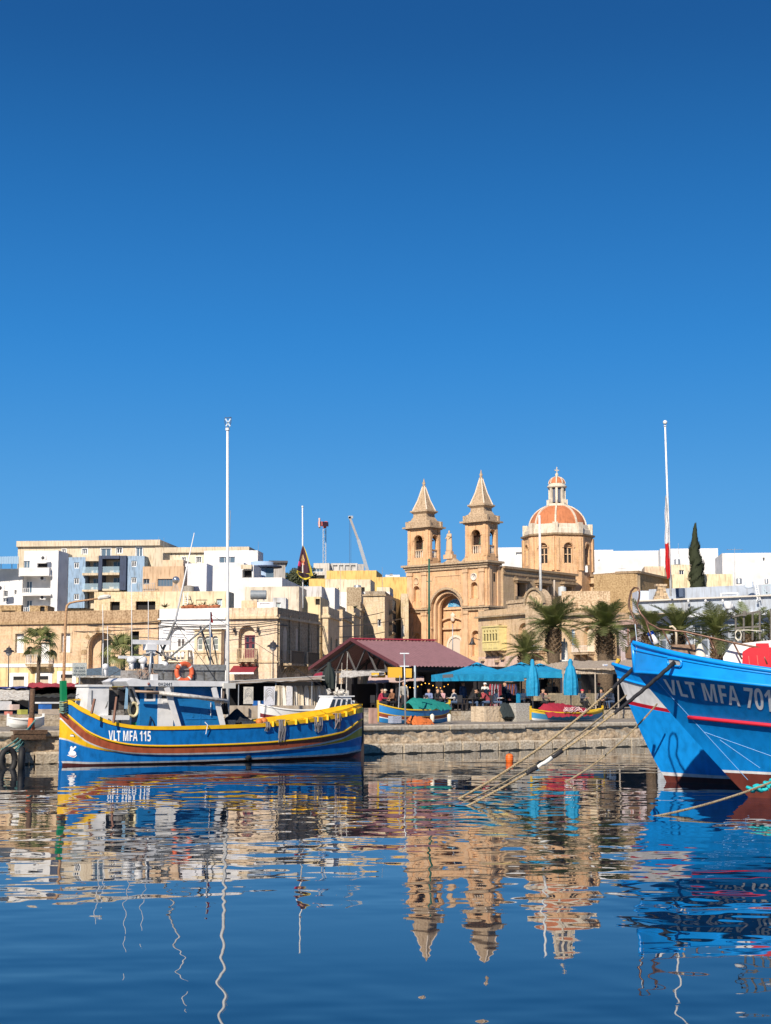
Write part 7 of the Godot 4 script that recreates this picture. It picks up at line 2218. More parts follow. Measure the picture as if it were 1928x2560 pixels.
	g=G.new().smooth();g.tube([pp.call(1691,1614,-0.4),pp.call(1691,1585,-0.4),pp.call(1688,1572,-0.4),pp.call(1681,1566,-0.4),pp.call(1674,1567,-0.4)],0.035,0.035,7);part("vent_pipe",g,mt(Color(0.6,0.5,0.36),0.5),t)
	var bx:=func(called:String,x0:float,y0:float,x1:float,y1:float,z:float,dp:float,m:Material)->void:
		var a:Vector3=pp.call(x0,y1,z);var b:Vector3=pp.call(x1,y0,z)
		var gg:=G.new();gg.box(Vector3(a.x,a.y,z-dp),Vector3(b.x,b.y,z));part(called,gg,m,t)
	bx.call("hatch_box",1680,1611,1738,1640,-0.2,0.6,mt(Color(0.3,0.2,0.14),0.8,"dirt",0.6))
	g=G.new();var wa:Vector3=pp.call(1808,1642,0.1);var wb:Vector3=pp.call(1829,1611,0.1);var wc:Vector3=pp.call(1990,1594,0.1);var wd:Vector3=pp.call(1990,1670,0.1)
	g.prism(PackedVector2Array([Vector2(wa.x,wa.y-0.4),Vector2(wd.x,wa.y-0.4),Vector2(wc.x,wc.y),Vector2(wb.x,wb.y),Vector2(wa.x,wa.y)]),-1.4,0.1);part("white_breakwater",g,white(),t)
	var rd:=mt(Color(0.55,0.015,0.025),0.35)
	g=G.new();var ra:Vector3=pp.call(1855,1665,0.55);var rbx:Vector3=pp.call(1960,1618,0.55)
	g.prism(PackedVector2Array([Vector2(ra.x,ra.y-0.1),Vector2(rbx.x,ra.y-0.1),Vector2(rbx.x,rbx.y),Vector2(ra.x+0.22,rbx.y),Vector2(ra.x+0.03,rbx.y-0.12)]),0.15,0.55);part("red_liferaft_case",g,rd,t)
	bx.call("red_case_top",1890,1608,1922,1622,0.5,0.35,rd)
	for e in [[1872,1640],[1893,1638]]:
		g=G.new();g.bar(pp.call(e[0],e[1],0.57),pp.call(e[0]+3,e[1]+26,0.57),0.03,0.02);part("lashing_strap",g,mt(Color(0.6,0.12,0.1),0.7),t)
	var gr:=mt(Color(0.13,0.12,0.11),0.6,"dirt",0.6)
	for e in [[1826,1543,1901,1528],[1840,1545,1840,1606],[1860,1540,1860,1602],[1882,1534,1882,1600],[1900,1529,1900,1598],[1840,1570,1900,1566],[1928,1522,1928,1600]]:
		g=G.new();g.bar(pp.call(e[0],e[1],-0.7),pp.call(e[2],e[3],-0.7),0.05+0.002*(e[0] % 3));part("gantry_bar",g,gr,t)
	bx.call("work_lamp",1857,1527,1866,1540,-0.6,0.12,gr)
	g=G.new().smooth();var fc:Vector3=pp.call(1825,1515,-0.65);g.ball(fc,0.12,12,0.9);g.lathe([Vector2(0.1,-0.1),Vector2(0.125,0.0),Vector2(0.12,0.1),Vector2(0,0.11)],10,fc+Vector3(-0.05,0.02,0.05));part("floodlight_head",g,white(),t)
	g=G.new().smooth();g.tube([fc+Vector3(-0.1,-0.05,0.1),fc+Vector3(-0.07,-0.2,0.1),fc+Vector3(0.02,-0.28,0.05),fc+Vector3(0.12,-0.18,0.1),fc+Vector3(0.13,-0.02,0.1)],0.018,0.018,6);g.tube([fc+Vector3(0.02,-0.28,0.05),fc+Vector3(0.03,-0.36,0.0)],0.02,0.02,6);part("floodlight_yoke",g,iron(),t)
	g=G.new().smooth();var cc:Vector3=pp.call(1846,1588,-0.6);var coil:=[]
	for i in 40:coil.append(cc+Vector3(cos(i*0.9)*0.09,sin(i*0.9)*0.15-0.02*sin(i*0.3),0.03*sin(i*1.7)))
	g.tube(coil,0.014,0.014,5);g.tube([cc+Vector3(0,0.14,0),pp.call(1870,1575,-0.62),pp.call(1905,1578,-0.62)],0.014,0.014,5);part("coiled_line",stuffed(g),mt(Color(0.62,0.58,0.48),0.9),t)
	g=G.new().smooth();var cone:Vector3=pp.call(1751,1642,-0.2);g.lathe([Vector2(0.17,0),Vector2(0.1,0.25),Vector2(0.05,0.36),Vector2(0,0.37)],10,cone);part("canvas_cone",g,mt(Color(0.66,0.6,0.5),0.8),t)
	var foot2:=level(1672,1955)
	var hd2:=deg_to_rad(18.0)
	var t2:=thing("trawler","farther blue steel trawler bow with white band and red line behind the near one","boat",foot2,-hd2)
	var tip2:=uv({"o":foot2,"u":t2.transform.basis.x,"n":t2.transform.basis.z},1532,1660)
	t2.position=foot2+t2.transform.basis.x*tip2.x
	var bl2:=Color(0.01,0.32,0.88)
	var o2:={"len":8.0,"rake":-tip2.x,"top":tip2.y,"drop":1.3,"sl":4.0,"bw":2.2,"bt":2.6,"lw":4.0,"lt":2.2,"bend":0.8,
		"rows":[[-0.15,anti],[0.055,wh],[0.085,bl2],[0.655,red],[0.69,wh],[0.885,bl2]]}
	var pt2:=flared_hull(t2,o2)
	for e in [[0.885,0.04],[1.0,0.06]]:
		for s in [1.0,-1.0]:
			g=G.new().smooth();pts=[]
			for i in 20:pts.append(pt2.call(7.9*pow(i/19.0,1.8),e[0],s)+Vector3(0,0,0.02*s))
			g.tube(pts,e[1],e[1],8);part("rail_bead",g,steelb,t2)
	g=G.new();g.smooth()
	for i in 16:
		var x0:=0.1+7.6*pow(i/16.0,1.5);var x1:=0.1+7.6*pow((i+1)/16.0,1.5)
		g.qn(pt2.call(x0,0.84,1.0),pt2.call(x1,0.84,1.0),pt2.call(x1,0.84,-1.0),pt2.call(x0,0.84,-1.0),Vector3.UP)
	part("deck",g,mt(Color(0.3,0.3,0.3),0.7,"dirt",0.5),t2)
	g=G.new();g.tube([t2.transform.affine_inverse()*P(1548,1648,51),t2.transform.affine_inverse()*P(1541,1660,51)],0.08,0.06,8);part("yellow_fairlead",g,mt(Color(0.6,0.36,0.03),0.5),t2)
	var hemp:=mt(Color(0.5,0.4,0.25),0.95,"dirt",1.5,"clothn",1.0)
	var hemp2:=mt(Color(0.42,0.35,0.24),0.95,"dirt",1.5,"clothn",1.0)
	var chafe:=mt(Color(0.012,0.012,0.016),0.8,"",1,"clothn",0.8)
	var hw:Vector3=t.transform*(hc+Vector3(0,0,0.03))
	var rope:=func(label:String,from:Vector3,w:Array,sg:float,r:float,m:Material,sleeve:Array,more:Array)->void:
		var to:=level(w[0],w[1],-0.05)
		var rt:=thing("mooring_rope",label,"rope",to)
		var line:=sag(from,to,sg,60)
		var gg:=G.new(rt).smooth()
		for s in 3:
			var st:=[]
			for i in 61:
				for j in 4:
					if i==60 and j>0:break
					var p:Vector3=line[i].lerp(line[min(i+1,60)],j/4.0)
					var a:float=(i*4+j)*0.85+TAU*s/3.0
					st.append(p+Vector3(cos(a)*0.3,sin(a),cos(a)*0.5).normalized()*r*0.5)
			gg.tube(st,r*0.62,r*0.62,5)
		part("laid_rope",gg,m,rt)
		for e in [[sleeve,chafe,"chafe_sleeve"]]+more:
			var sl:Array=e[0]
			gg=G.new(rt).smooth()
			var sp:=[]
			for i in range(int(sl[0]*60),int(sl[1]*60)+1):sp.append(line[i]+Vector3(0.3,1,0)*r*0.45*sin(i*2.3))
			if sp.size()>1:
				gg.tube(sp,r*1.9*sl[2],r*1.5*sl[2],9);part(e[2],gg,e[1],rt)
	rope.call("upper mooring rope from the far trawler's black sleeve to the water at left",P(1583,1672,46.5),[1143,2000],0.28,0.037,hemp,[0.0,0.14,0.9],[])
	rope.call("mooring rope from the near trawler's hawse hole with a black sleeve and white seizing",hw,[1160,2019],0.3,0.03,hemp,[0.0,0.3,1.05],[[[0.55,0.6,1.0],chafe,"black_seizing"],[[0.6,0.68,1.0],mt(Color(0.66,0.66,0.62),0.8),"white_seizing"],[[0.68,0.73,1.0],chafe,"black_seizing"]])
	rope.call("middle mooring rope rising to the far trawler's bow",P(1566,1738,49.6),[1150,2010],0.3,0.03,hemp2,[0.0,0.01,0.9],[])
	rope.call("short low mooring rope from the far trawler's red line into the water",P(1643,1760,48.0),[1408,1958],0.25,0.03,hemp2,[0.0,0.01,0.9],[])
	rope.call("nearest mooring rope with a turquoise knot at the near trawler's waterline",P(1985,1932,38.5),[1612,2046],0.12,0.028,hemp2,[0.0,0.01,0.9],[])
	var kn:=thing("rope_knot","turquoise rope knot tied round the nearest mooring rope","rope",P(1898,1968,38.6))
	g=G.new(kn).smooth();var kp:=[]
	for i in 72:
		var a:=i*0.42;kp.append(P(1872+i*0.95,1978-i*0.3,38.5)+Vector3(0.07*cos(a*1.7),0.07*sin(a)+0.03*sin(a*0.31),0.08*cos(a)))
	g.tube(kp,0.045,0.045,8);part("turquoise_loops",g,mt(Color(0.01,0.42,0.45),0.7,"",1,"clothn",0.8),kn)
	var bp:=level(1274,1905)
	var bu:=thing("buoy","small orange buoy with a dark top floating before the quay wall","buoy",bp)
	var bh:=P(1274,1883,-bp.z).y
	g=G.new().smooth();g.lathe([Vector2(0.0,-0.1),Vector2(0.14,-0.08),Vector2(0.17,0.1),Vector2(0.17,bh*0.65),Vector2(0.13,bh*0.86),Vector2(0.05,bh*0.95)],14);part("float",g,mt(Color(0.75,0.14,0.015),0.45),bu)
	g=G.new().smooth();g.lathe([Vector2(0.06,bh*0.9),Vector2(0.05,bh*0.98),Vector2(0.02,bh*1.2),Vector2(0,bh*1.22)],8);part("top",g,iron(),bu)
	for k in 3:
		g=G.new().smooth();g.lathe([Vector2(0.172,0),Vector2(0.178,0.015),Vector2(0.172,0.03)],14,Vector3(0,bh*(0.2+0.2*k),0));part("ridge",g,mt(Color(0.6,0.1,0.01),0.5),bu)
# ---------- the market hall,stalls,umbrellas,tables and people
func tarp(called:String,label:String,cat:String,c:Array,m:Material,droop:=0.12,group:="")->Node3D:
	var t:=thing(called,label,cat,Vector3(c[0].x,1.88,c[0].z),0.0,group)
	var g:=G.new(t)
	var nn:=noise(FastNoiseLite.TYPE_SIMPLEX,0.9,3,int(absf(c[0].x)*10.0))
	g.smooth()
	for layer in 2:
		for i in 16:
			for j in 5:
				var q:=[]
				for e in [[0,0],[1,0],[1,1],[0,1]]:
					var u:float=(i+e[0])/16.0;var v:float=(j+e[1])/5.0
					var p:Vector3=c[0].lerp(c[1],u).lerp(c[3].lerp(c[2],u),v)
					q.append(p-Vector3(0,droop*sin(PI*v)*(0.6+0.4*sin(u*12.0))-0.08*nn.get_noise_2d(u*9.0,v*4.0)+0.03*layer,0))
				g.st.set_smooth_group(layer+1)
				if layer==0:g.quad(q[0],q[1],q[2],q[3])
				else:g.quad(q[3],q[2],q[1],q[0])
	part("sheet",g,m,t)
	return t
func posts(t:Node3D,tops:Array,m:Material,r:=0.03)->void:
	for p in tops:
		var g:=G.new(t);g.tube([Vector3(p.x,1.4,p.z),p],r,r,6);part("post",g,m,t)
func market_hall()->void:
	var yaw:=atan2(0.453,0.891)
	var o:=P(890,1735,103);o.y=1.88
	var t:=thing("market_hall","open market hall with maroon corrugated gable roof on dark posts in the centre","market hall",o,yaw)
	var he:=P(1003,1660,97).y-1.88;var hr:=P(890,1599,103).y-1.88
	var red:=mt(Color(0.25,0.13,0.138),0.6,"soft",0.3);var cap:=mt(Color(0.3,0.03,0.05),0.5)
	var dk:=mt(Color(0.025,0.022,0.024),0.7)
	for s:float in [1.0,-1.0]:
		for k in 6:
			var g:=G.new().smooth()
			var x0:=-0.4+1.1*k
			for i in 20:
				var a:=x0+1.1*i/20.0;var b:=x0+1.1*(i+1)/20.0
				var ca:=0.035*sin(a*22.8);var cb:=0.035*sin(b*22.8)
				g.qn(Vector3(a,hr+ca,0),Vector3(b,hr+cb,0),Vector3(b,he-0.15+cb,s*7.1),Vector3(a,he-0.15+ca,s*7.1),Vector3(0,1,0))
			part("roof_sheet",g,red,t)
		var g2:=G.new();g2.bar(Vector3(-0.42,hr+0.02,0),Vector3(-0.42,he-0.13,s*7.12),0.06,0.22);part("bargeboard",g2,mt(Color(0.12,0.03,0.035),0.6),t)
		g2=G.new();g2.bar(Vector3(-0.4,he-0.3,s*6.6),Vector3(6.1,he-0.3,s*6.6),0.16,0.2);part("eaves_beam",g2,dk,t)
	var g:=G.new()
	for k in 14:g.boxc(Vector3(-0.2+0.48*k,hr+0.07,0),Vector3(0.45,0.1,0.4))
	part("ridge_cap",g,cap,t)
	for x in [0.0,3.0,5.9]:
		var gy:=mt(Color(0.09,0.085,0.085),0.7) if x<1.0 else dk
		for e in [[-6.6,he-0.4,6.6,he-0.4,0.16],[-6.6,he-0.35,0,hr-0.2,0.16],[6.6,he-0.35,0,hr-0.2,0.16],[-3.2,he-0.4,-1.6,he+1.25,0.1],[3.2,he-0.4,1.6,he+1.25,0.1],[0,he-0.4,-1.6,he+1.2,0.1],[0,he-0.4,1.6,he+1.2,0.1],[-4.6,he-0.4,-4.3,he+0.55,0.1],[4.6,he-0.4,4.3,he+0.55,0.1]]:
			g=G.new();g.bar(Vector3(x,e[1],e[0]),Vector3(x,e[3],e[2]),e[4]);part("truss_bar",g,gy,t)
		for z in [-6.4,-1.2,3.6,6.4]:
			g=G.new();g.box(Vector3(x-0.16,0,z-0.16),Vector3(x+0.16,he-0.48,z+0.16));part("post",g,dk,t)
	g=G.new();g.box(Vector3(6.0,0,-6.4),Vector3(6.1,he-0.5,6.4));g.box(Vector3(-0.2,0,-6.6),Vector3(6.0,he-1.2,-6.5));part("back_partition",g,dk,t)
func umbrella(label:String,px:float,yapex:float,d:float,half:float,yedge:float,yaw:float)->void:
	var a:=P(px,yapex,d);var ye:=P(px,yedge,d).y-1.88;var h:=a.y-1.88
	var m:=mt(Color(0.006,0.27,0.5),0.75,"soft",0.4,"clothn",0.2)
	var t:=thing("parasol",label,"parasol",Vector3(a.x,1.88,a.z),yaw,"turquoise parasols over the cafe tables")
	for s in 8:
		var g:=G.new().smooth()
		var c:=[]
		for k in 2:
			var an:=PI/4*(s+k);var r:=half*(sqrt(2.0) if (s+k) % 2 else 1.0)
			c.append(Vector3(cos(an)*r,ye,sin(an)*r))
		var top:=Vector3(0,h,0)
		for i in 5:
			var f0:=i/5.0;var f1:=(i+1)/5.0
			var dip:=func(f:float)->Vector3:return Vector3(0,-0.14*sin(PI*f),0)
			g.qn(top.lerp(c[0],f0)+dip.call(f0),top.lerp(c[1],f0)+dip.call(f0),top.lerp(c[1],f1)+dip.call(f1),top.lerp(c[0],f1)+dip.call(f1),Vector3.UP)
		part("canopy_panel",g,m,t)
		g=G.new();var dn:=Vector3(0,-0.4,0)
		var out:Vector3=(c[0]+c[1])*Vector3(1,0,1)
		for i in 6:
			var p0:Vector3=c[0].lerp(c[1],i/6.0);var p1:Vector3=c[0].lerp(c[1],(i+1)/6.0)
			var w0:=out.normalized()*0.05*sin(i*2.1);var w1:=out.normalized()*0.05*sin((i+1)*2.1)
			g.qn(p0,p1,p1+dn+w1,p0+dn+w0,out)
		part("valance",g,m,t)
		g=G.new();g.bar(Vector3(0,h-0.32,0),c[0]-Vector3(0,0.16,0),0.03);part("rib",g,iron(),t)
	var g2:=G.new();g2.tube([Vector3.ZERO,Vector3(0,h-0.05,0)],0.05,0.05,8);part("pole",g2,iron(),t)
	g2=G.new();g2.boxc(Vector3(0,0.08,0),Vector3(0.8,0.16,0.8));part("base",g2,iron(),t)
func closed_umbrella(label:String,px:float,y0:float,y1:float,d:float,m:Material,r:=0.33)->void:
	var a:=P(px,y0,d);var b:=P(px,y1,d)
	var t:=thing("closed_parasol",label,"parasol",Vector3(a.x,1.88,a.z))
	var g:=G.new().smooth();var h:=a.y-1.88;var l:=b.y-1.88
	for i in 40:
		for j in 12:
			var q:=[]
			for e in [[0,0],[1,0],[1,1],[0,1]]:
				var an:float=TAU*(i+e[0])/40.0;var v:float=(j+e[1])/12.0
				var rr:float=r*(0.18+0.82*pow(sin(minf(v*1.25,1.0)*PI*0.5),0.8))*(1.0+0.2*cos(an*8.0)*v)*(0.62 if v>0.16 and v<0.24 else 1.0)*(1.0-0.25*maxf(v-0.6,0.0))
				q.append(Vector3(cos(an)*rr,lerpf(h,l,v),sin(an)*rr))
			g.qn(q[0],q[1],q[2],q[3],q[0]*Vector3(1,0,1))
	part("folded_canopy",g,m,t)
	g=G.new();g.tube([Vector3.ZERO,Vector3(0,h,0)],0.04,0.04,8);part("pole",g,iron(),t)
func hull_small(called:String,label:String,px0:float,px1:float,b:float,y:float,h:float,beam:float,bands:Array,inside:Color,prow:=0.35)->Node3D:
	var a:=at(px0,b,y);var e:=at(px1,b,y)
	var l:=a.distance_to(e)
	var t:=thing(called,label,"boat",a,QA)
	var g:=G.new()
	var pt:=func(u:float,k:float,s:float)->Vector3:
		var w:=beam*pow(maxf(sin(PI*u),0.0),0.65)*lerpf(0.35,1.0,pow(k,0.6))
		var sh:=h+prow*pow(absf(2.0*u-1.0),3.0)
		return Vector3(l*u,k*sh+0.12*(1.0-k)*pow(absf(2.0*u-1.0),4.0),s*w)
	for s:float in [1.0,-1.0]:
		for i in 26:
			for r in bands.size():
				g.st.set_smooth_group(r);g.col(bands[r][1])
				var k1:float=bands[r][0];var k0:float=bands[r+1][0] if r+1<bands.size() else 0.0
				for n in 2:
					var ka:=lerpf(k0,k1,n/2.0);var kb:=lerpf(k0,k1,(n+1)/2.0)
					g.qn(pt.call(i/26.0,ka,s),pt.call((i+1)/26.0,ka,s),pt.call((i+1)/26.0,kb,s),pt.call(i/26.0,kb,s),Vector3(0,-0.05,s))
	part("hull",g,vmat(0.5),t)
	g=G.new().smooth()
	for i in 26:g.qn(pt.call(i/26.0,0.8,0.93),pt.call((i+1)/26.0,0.8,0.93),pt.call((i+1)/26.0,0.8,-0.93),pt.call(i/26.0,0.8,-0.93),Vector3.UP)
	part("deck",g,mt(inside,0.8),t)
	for s:float in [1.0,-1.0]:
		g=G.new()
		for i in 26:g.bar(pt.call(i/26.0,1.0,s),pt.call((i+1)/26.0,1.0,s),0.07,0.06)
		part("gunwale",g,mt(bands[0][1],0.5),t)
	for u in [0.0,1.0]:
		g=G.new();g.bar(pt.call(u,0.0,1.0),pt.call(u,1.0,1.0)+Vector3(0,0.16,0),0.07,0.1);part("end_post",g,mt(bands[0][1],0.5),t)
	return t
func cover(t:Node3D,u0:float,u1:float,l:float,y0:float,h:float,w:float,m:Material,sd:int)->void:
	var nn:=noise(FastNoiseLite.TYPE_SIMPLEX,1.1,3,sd);var g:=G.new().smooth()
	for i in 22:
		for j in 10:
			var q:=[]
			for e in [[0,0],[1,0],[1,1],[0,1]]:
				var u:float=(i+e[0])/22.0;var v:float=(j+e[1])/5.0-1.0
				q.append(Vector3(lerpf(u0,u1,u)*l,y0+h*(1.0-pow(absf(v),1.5))*(0.55+0.45*sin(PI*pow(u,0.6)))+0.1*nn.get_noise_2d(u*9.0,v*2.5),v*w*(0.8+0.2*sin(PI*u))))
			g.qn(q[0],q[1],q[2],q[3],Vector3(0,1,0))
	part("cover",g,m,t)
func boxy(called:String,label:String,cat:String,px0:float,y0:float,px1:float,y1:float,b:float,depth:float,m:Material,group:="")->void:
	var a:=at(px0,b);var e:=at(px1,b);var d:=-(a.z+e.z)/2
	var yl:=up_at(px0,y1,d);var yh:=up_at(px0,y0,d)
	var t:=part(called,G.new().box(Vector3(0,0,-depth),Vector3(a.distance_to(e),yh-yl,0)),m,self)
	t.position=Vector3(a.x,yl,a.z);t.rotation.y=QA
	tag(t,label,cat,group)
const ORD:=["first","second","third","fourth","fifth","sixth","seventh","eighth","ninth","tenth","eleventh","twelfth","thirteenth","fourteenth","fifteenth","sixteenth","seventeenth"]
func market()->void:
	rng.seed=90
	market_hall()
	var cream:=mt(Color(0.5,0.43,0.35),0.9,"dirt",0.5,"clothn",0.5)
	var whitec:=mt(Color(0.66,0.65,0.62),0.85,"dirt",0.5,"clothn",0.6)
	var olive:=mt(Color(0.055,0.06,0.055),0.8,"dirt",0.5,"clothn",0.8)
	var yel:=mt(Color(0.62,0.36,0.03),0.8)
	var turq:=mt(Color(0.006,0.27,0.5),0.75,"soft",0.4,"clothn",0.4)
	var C:=func(x0:float,y0:float,x1:float,y1:float,dn:float,x2:float,y2:float,x3:float,y3:float,df:float)->Array:return [P(x0,y0,dn),P(x1,y1,dn-0.5),P(x2,y2,df),P(x3,y3,df)]
	var t:=tarp("stall_canopy","long sagging grey beige stall canopy over the hanging textiles","canopy",C.call(560,1709,812,1700,84.0,812,1692,556,1702,91.0),cream,0.15)
	posts(t,[P(597,1708,84),P(690,1706,84),P(780,1702,84),P(560,1704,91),P(810,1696,91)],steel())
	var g:=G.new(t)
	for e in [[560,1709,812,1700,83.9],[560,1704,812,1690,85.0]]:g.tube([P(e[0],e[1],e[4]),P(e[2],e[3],e[4])],0.03,0.03,6)
	part("canopy_pole",g,mt(Color(0.3,0.3,0.3),0.7),t)
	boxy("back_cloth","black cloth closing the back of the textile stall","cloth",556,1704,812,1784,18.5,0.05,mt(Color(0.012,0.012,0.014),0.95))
	var gm:=[]
	for k in 3:
		g=G.new().smooth()
		for i in 8:
			for j in 8:
				var q:=[]
				for e in [[0,0],[1,0],[1,1],[0,1]]:
					var u:float=(i+e[0])/8.0-0.5;var v:float=(j+e[1])/8.0
					q.append(Vector3(u*(0.16+0.26*pow(v,0.4)),-v*1.55,0.07*sin(u*17.0+k*2.0+v*2.0)))
				g.qn(q[0],q[1],q[2],q[3],Vector3(0,0,1))
		gm.append(g.mesh())
	var tint:=[Color(0.62,0.54,0.42),Color(0.55,0.46,0.34),Color(0.68,0.64,0.58),Color(0.5,0.43,0.33)]
	for k in 17:
		var px:float=692+7.4*k
		if k==9:continue
		var o:=put("garment",gm[k % 3],mt(tint[(k*3) % 4],0.9),self)
		var p:=at(px,12.1);o.position=Vector3(p.x,up_at(px,1714,-p.z),p.z);o.rotation.y=QA*0.4+0.2*sin(k*2.2)
		tag(o,"cream garment hanging "+ORD[k]+" from the left in the linens row under the long canopy","garment","cream linens on the textile stall")
	for e in [[609,633,1717,1760,"cream wall hanging with arched grey pattern on the textile stall",0],[660,687,1716,1763,"white wall hanging with swirling pattern on the textile stall",1],[716,731,1715,1767,"plain white towel hanging among the cream linens",2]]:
		var a:=at(e[0],11.9);var b2:=at(e[1],11.9);var d:=-a.z
		var wh:=thing("wall_hanging",e[4],"textile",Vector3(a.x,up_at(e[0],e[3],d),a.z),QA)
		var w:=a.distance_to(b2);var h:=up_at(e[0],e[2],d)-up_at(e[0],e[3],d)
		part("cloth",G.new().box(Vector3(0,0,0),Vector3(w,h,0.02)),mt([Color(0.62,0.58,0.5),Color(0.7,0.7,0.74),Color(0.72,0.71,0.72)][e[5]],0.9,"",1,"clothn",0.5),wh)
		if e[5]<2:
			for k in 4:
				g=G.new();var r:=w*(0.38-0.08*k);var pp:=arch_pts(w/2-r,w/2+r,h*0.9-0.12*k,12)
				for i in 12:g.bar(Vector3(pp[i].x,pp[i].y,0.024),Vector3(pp[i+1].x,pp[i+1].y,0.024),0.03,0.006,Vector3(0,0,1))
				for s in [pp[0].x,pp[12].x]:g.bar(Vector3(s,pp[0].y,0.024),Vector3(s,h*0.22+0.1*k,0.024),0.03,0.006,Vector3(0,0,1))
				part("pattern",g,mt(Color(0.36,0.35,0.33),0.9),wh)
	boxy("crate","stacked blue plastic crate under the white swirl hanging","crate",648,1752,692,1768,12.5,0.7,mt(Color(0.01,0.1,0.35),0.6))
	boxy("salmon_box","salmon coloured box behind the white hull","box",731,1767,748,1780,8.0,0.5,mt(Color(0.6,0.16,0.1),0.7))
	for e in [[562,622,1764,1788,"concrete barrier left of the longer one behind the net heap",6.0],[624,800,1764,1790,"long pale concrete barrier on the quay behind the beached white boat",6.2]]:boxy("concrete_barrier",e[4],"barrier",e[0],e[2],e[1],e[3]+4,e[5],0.6,mt(Color(0.55,0.46,0.35),0.9,"soft",0.6))
	var yl:=Color(0.62,0.4,0.02);var lb:=Color(0.02,0.2,0.5);var br:=Color(0.22,0.05,0.025);var ww:=Color(0.72,0.72,0.7)
	t=hull_small("beached_boat","white boat with pale blue bow and small windowed cabin behind the yellow rail",648,884,2.9,1.36,0.75,0.85,[[1.0,ww],[0.55,Color(0.15,0.02,0.03)],[0.35,ww]],Color(0.25,0.5,0.6),0.3)
	var L:=at(648,2.9).distance_to(at(884,2.9))
	g=G.new();g.prism(PackedVector2Array([Vector2(L*0.64,0.7),Vector2(L*0.92,0.7),Vector2(L*0.9,1.4),Vector2(L*0.71,1.4)]),-0.6,0.6);part("cabin",g,white(),t)
	for k in 4:
		g=G.new();g.prism(PackedVector2Array([Vector2(L*(0.665+0.06*k),0.85),Vector2(L*(0.71+0.06*k),0.85),Vector2(L*(0.73+0.055*k),1.28),Vector2(L*(0.7+0.055*k),1.28)]),0.602,0.615);part("cabin_window",g,glass(),t)
	g=G.new();g.box(Vector3(L*0.7,1.4,-0.66),Vector3(L*0.93,1.46,0.66));part("cabin_roof",g,white(),t)
	g=G.new()
	for k in 16:g.boxc(Vector3.ZERO,Vector3(0.3,0.14,0.2)*rng.randf_range(0.5,1.2),Transform3D(Basis(Vector3(rng.randf(),1,rng.randf()).normalized(),rng.randf()*6.0),Vector3(L*rng.randf_range(0.74,0.93),1.5+0.2*rng.randf(),rng.randf_range(-0.4,0.5))))
	for k in 3:g.tube([Vector3(L*(0.8+0.06*k),1.4,0),Vector3(L*(0.8+0.06*k),2.6+0.5*k,0.1)],0.025,0.015,5)
	stuff(part("roof_clutter",g,whitec,t))
	t=hull_small("covered_boat","small blue, yellow and brown boat under a sea green cover on the quay",945,1124,3.4,1.36,0.72,0.8,[[1.0,yl],[0.93,lb],[0.55,yl],[0.5,br],[0.3,ww],[0.25,lb]],Color(0.3,0.25,0.2),0.35)
	L=at(945,3.4).distance_to(at(1124,3.4))
	cover(t,0.4,0.94,L,0.72,0.62,0.85,mt(Color(0.005,0.19,0.16),0.8,"",1,"clothn",0.7),4)
	for e in [[0.62,"white_fender"],[0.86,"white_fender"]]:
		g=G.new().smooth();g.lathe([Vector2(0,0),Vector2(0.11,0.06),Vector2(0.11,0.4),Vector2(0,0.47)],10,Vector3(L*e[0],0.05,0.8));part(e[1],g,mt(Color(0.7,0.66,0.55),0.6),t)
	g=G.new();g.tube([Vector3(L*0.52,0.7,0),Vector3(L*0.5,2.7,0)],0.03,0.02,6);g.tube([Vector3(L*0.28,0.7,0),Vector3(L*0.3,2.5,0)],0.03,0.02,6);part("pole",g,steel(),t)
	var oc:=hull_small("orange_cover","orange tarpaulin heap on the quay before the green covered boat",1020,1075,1.6,1.35,0.1,0.4,[[1.0,Color(0.5,0.13,0.03)]],Color(0.5,0.13,0.03),0.0)
	cover(oc,0.0,1.0,at(1020,1.6).distance_to(at(1075,1.6)),0.0,0.42,0.5,mt(Color(0.55,0.14,0.03),0.8,"",1,"clothn",0.6),8)
	boxy("fish_bags","blue and white plastic bags beside the green covered boat","bags",982,1790,1004,1808,2.3,0.4,mt(Color(0.4,0.48,0.66),0.7,"dirt",1.5,"clothn",0.8))
	boxy("pink_board","pale pink board standing at the bow of the green covered boat","board",924,1770,944,1809,2.6,0.08,mt(Color(0.55,0.34,0.27),0.8,"soft",0.6))
	t=hull_small("covered_boat","small yellow rimmed blue boat under a red cover with white scrawl",1326,1506,3.2,1.36,0.5,0.8,[[1.0,yl],[0.7,Color(0.05,0.24,0.45)],[0.2,ww]],Color(0.2,0.2,0.18),0.22)
	L=at(1326,3.2).distance_to(at(1506,3.2))
	cover(t,0.12,0.74,L,0.3,0.75,0.9,mt(Color(0.3,0.012,0.03),0.8,"",1,"clothn",0.7),12)
	g=G.new();rng.seed=17
	for k in 7:
		var w:=[];var c:=Vector3(L*rng.randf_range(0.3,0.62),0.62+0.05*(k % 3),0.72+0.03*(k % 2))
		for i in 14:w.append(c+Vector3(0.32*cos(i*0.6+k),0.1*sin(i*0.9+k),0.08-0.08*sin(i*0.9+k)))
		g.tube(w,0.018,0.018,4)
	stuff(part("white_rope_loops",g,mt(Color(0.66,0.5,0.48),0.8),t))
	tarp("stall_canopy","grey green stall tarpaulin with deep front drop left of the green sternpost","canopy",C.call(84,1743,205,1743,78.0,215,1716,80,1718,85.0),olive,0.05)
	tarp("stall_canopy","crumpled red tarpaulin edge over the grey green one","canopy",C.call(62,1719,225,1717,80.0,225,1708,72,1708,86.0),mt(Color(0.5,0.06,0.07),0.7,"dirt",1.0,"clothn",1.0),0.25)
	t=tarp("stall_canopy","white sheet hanging from the stall roof at the left edge","canopy",C.call(-60,1750,72,1750,77.0,74,1722,-60,1722,79.0),whitec,0.02)
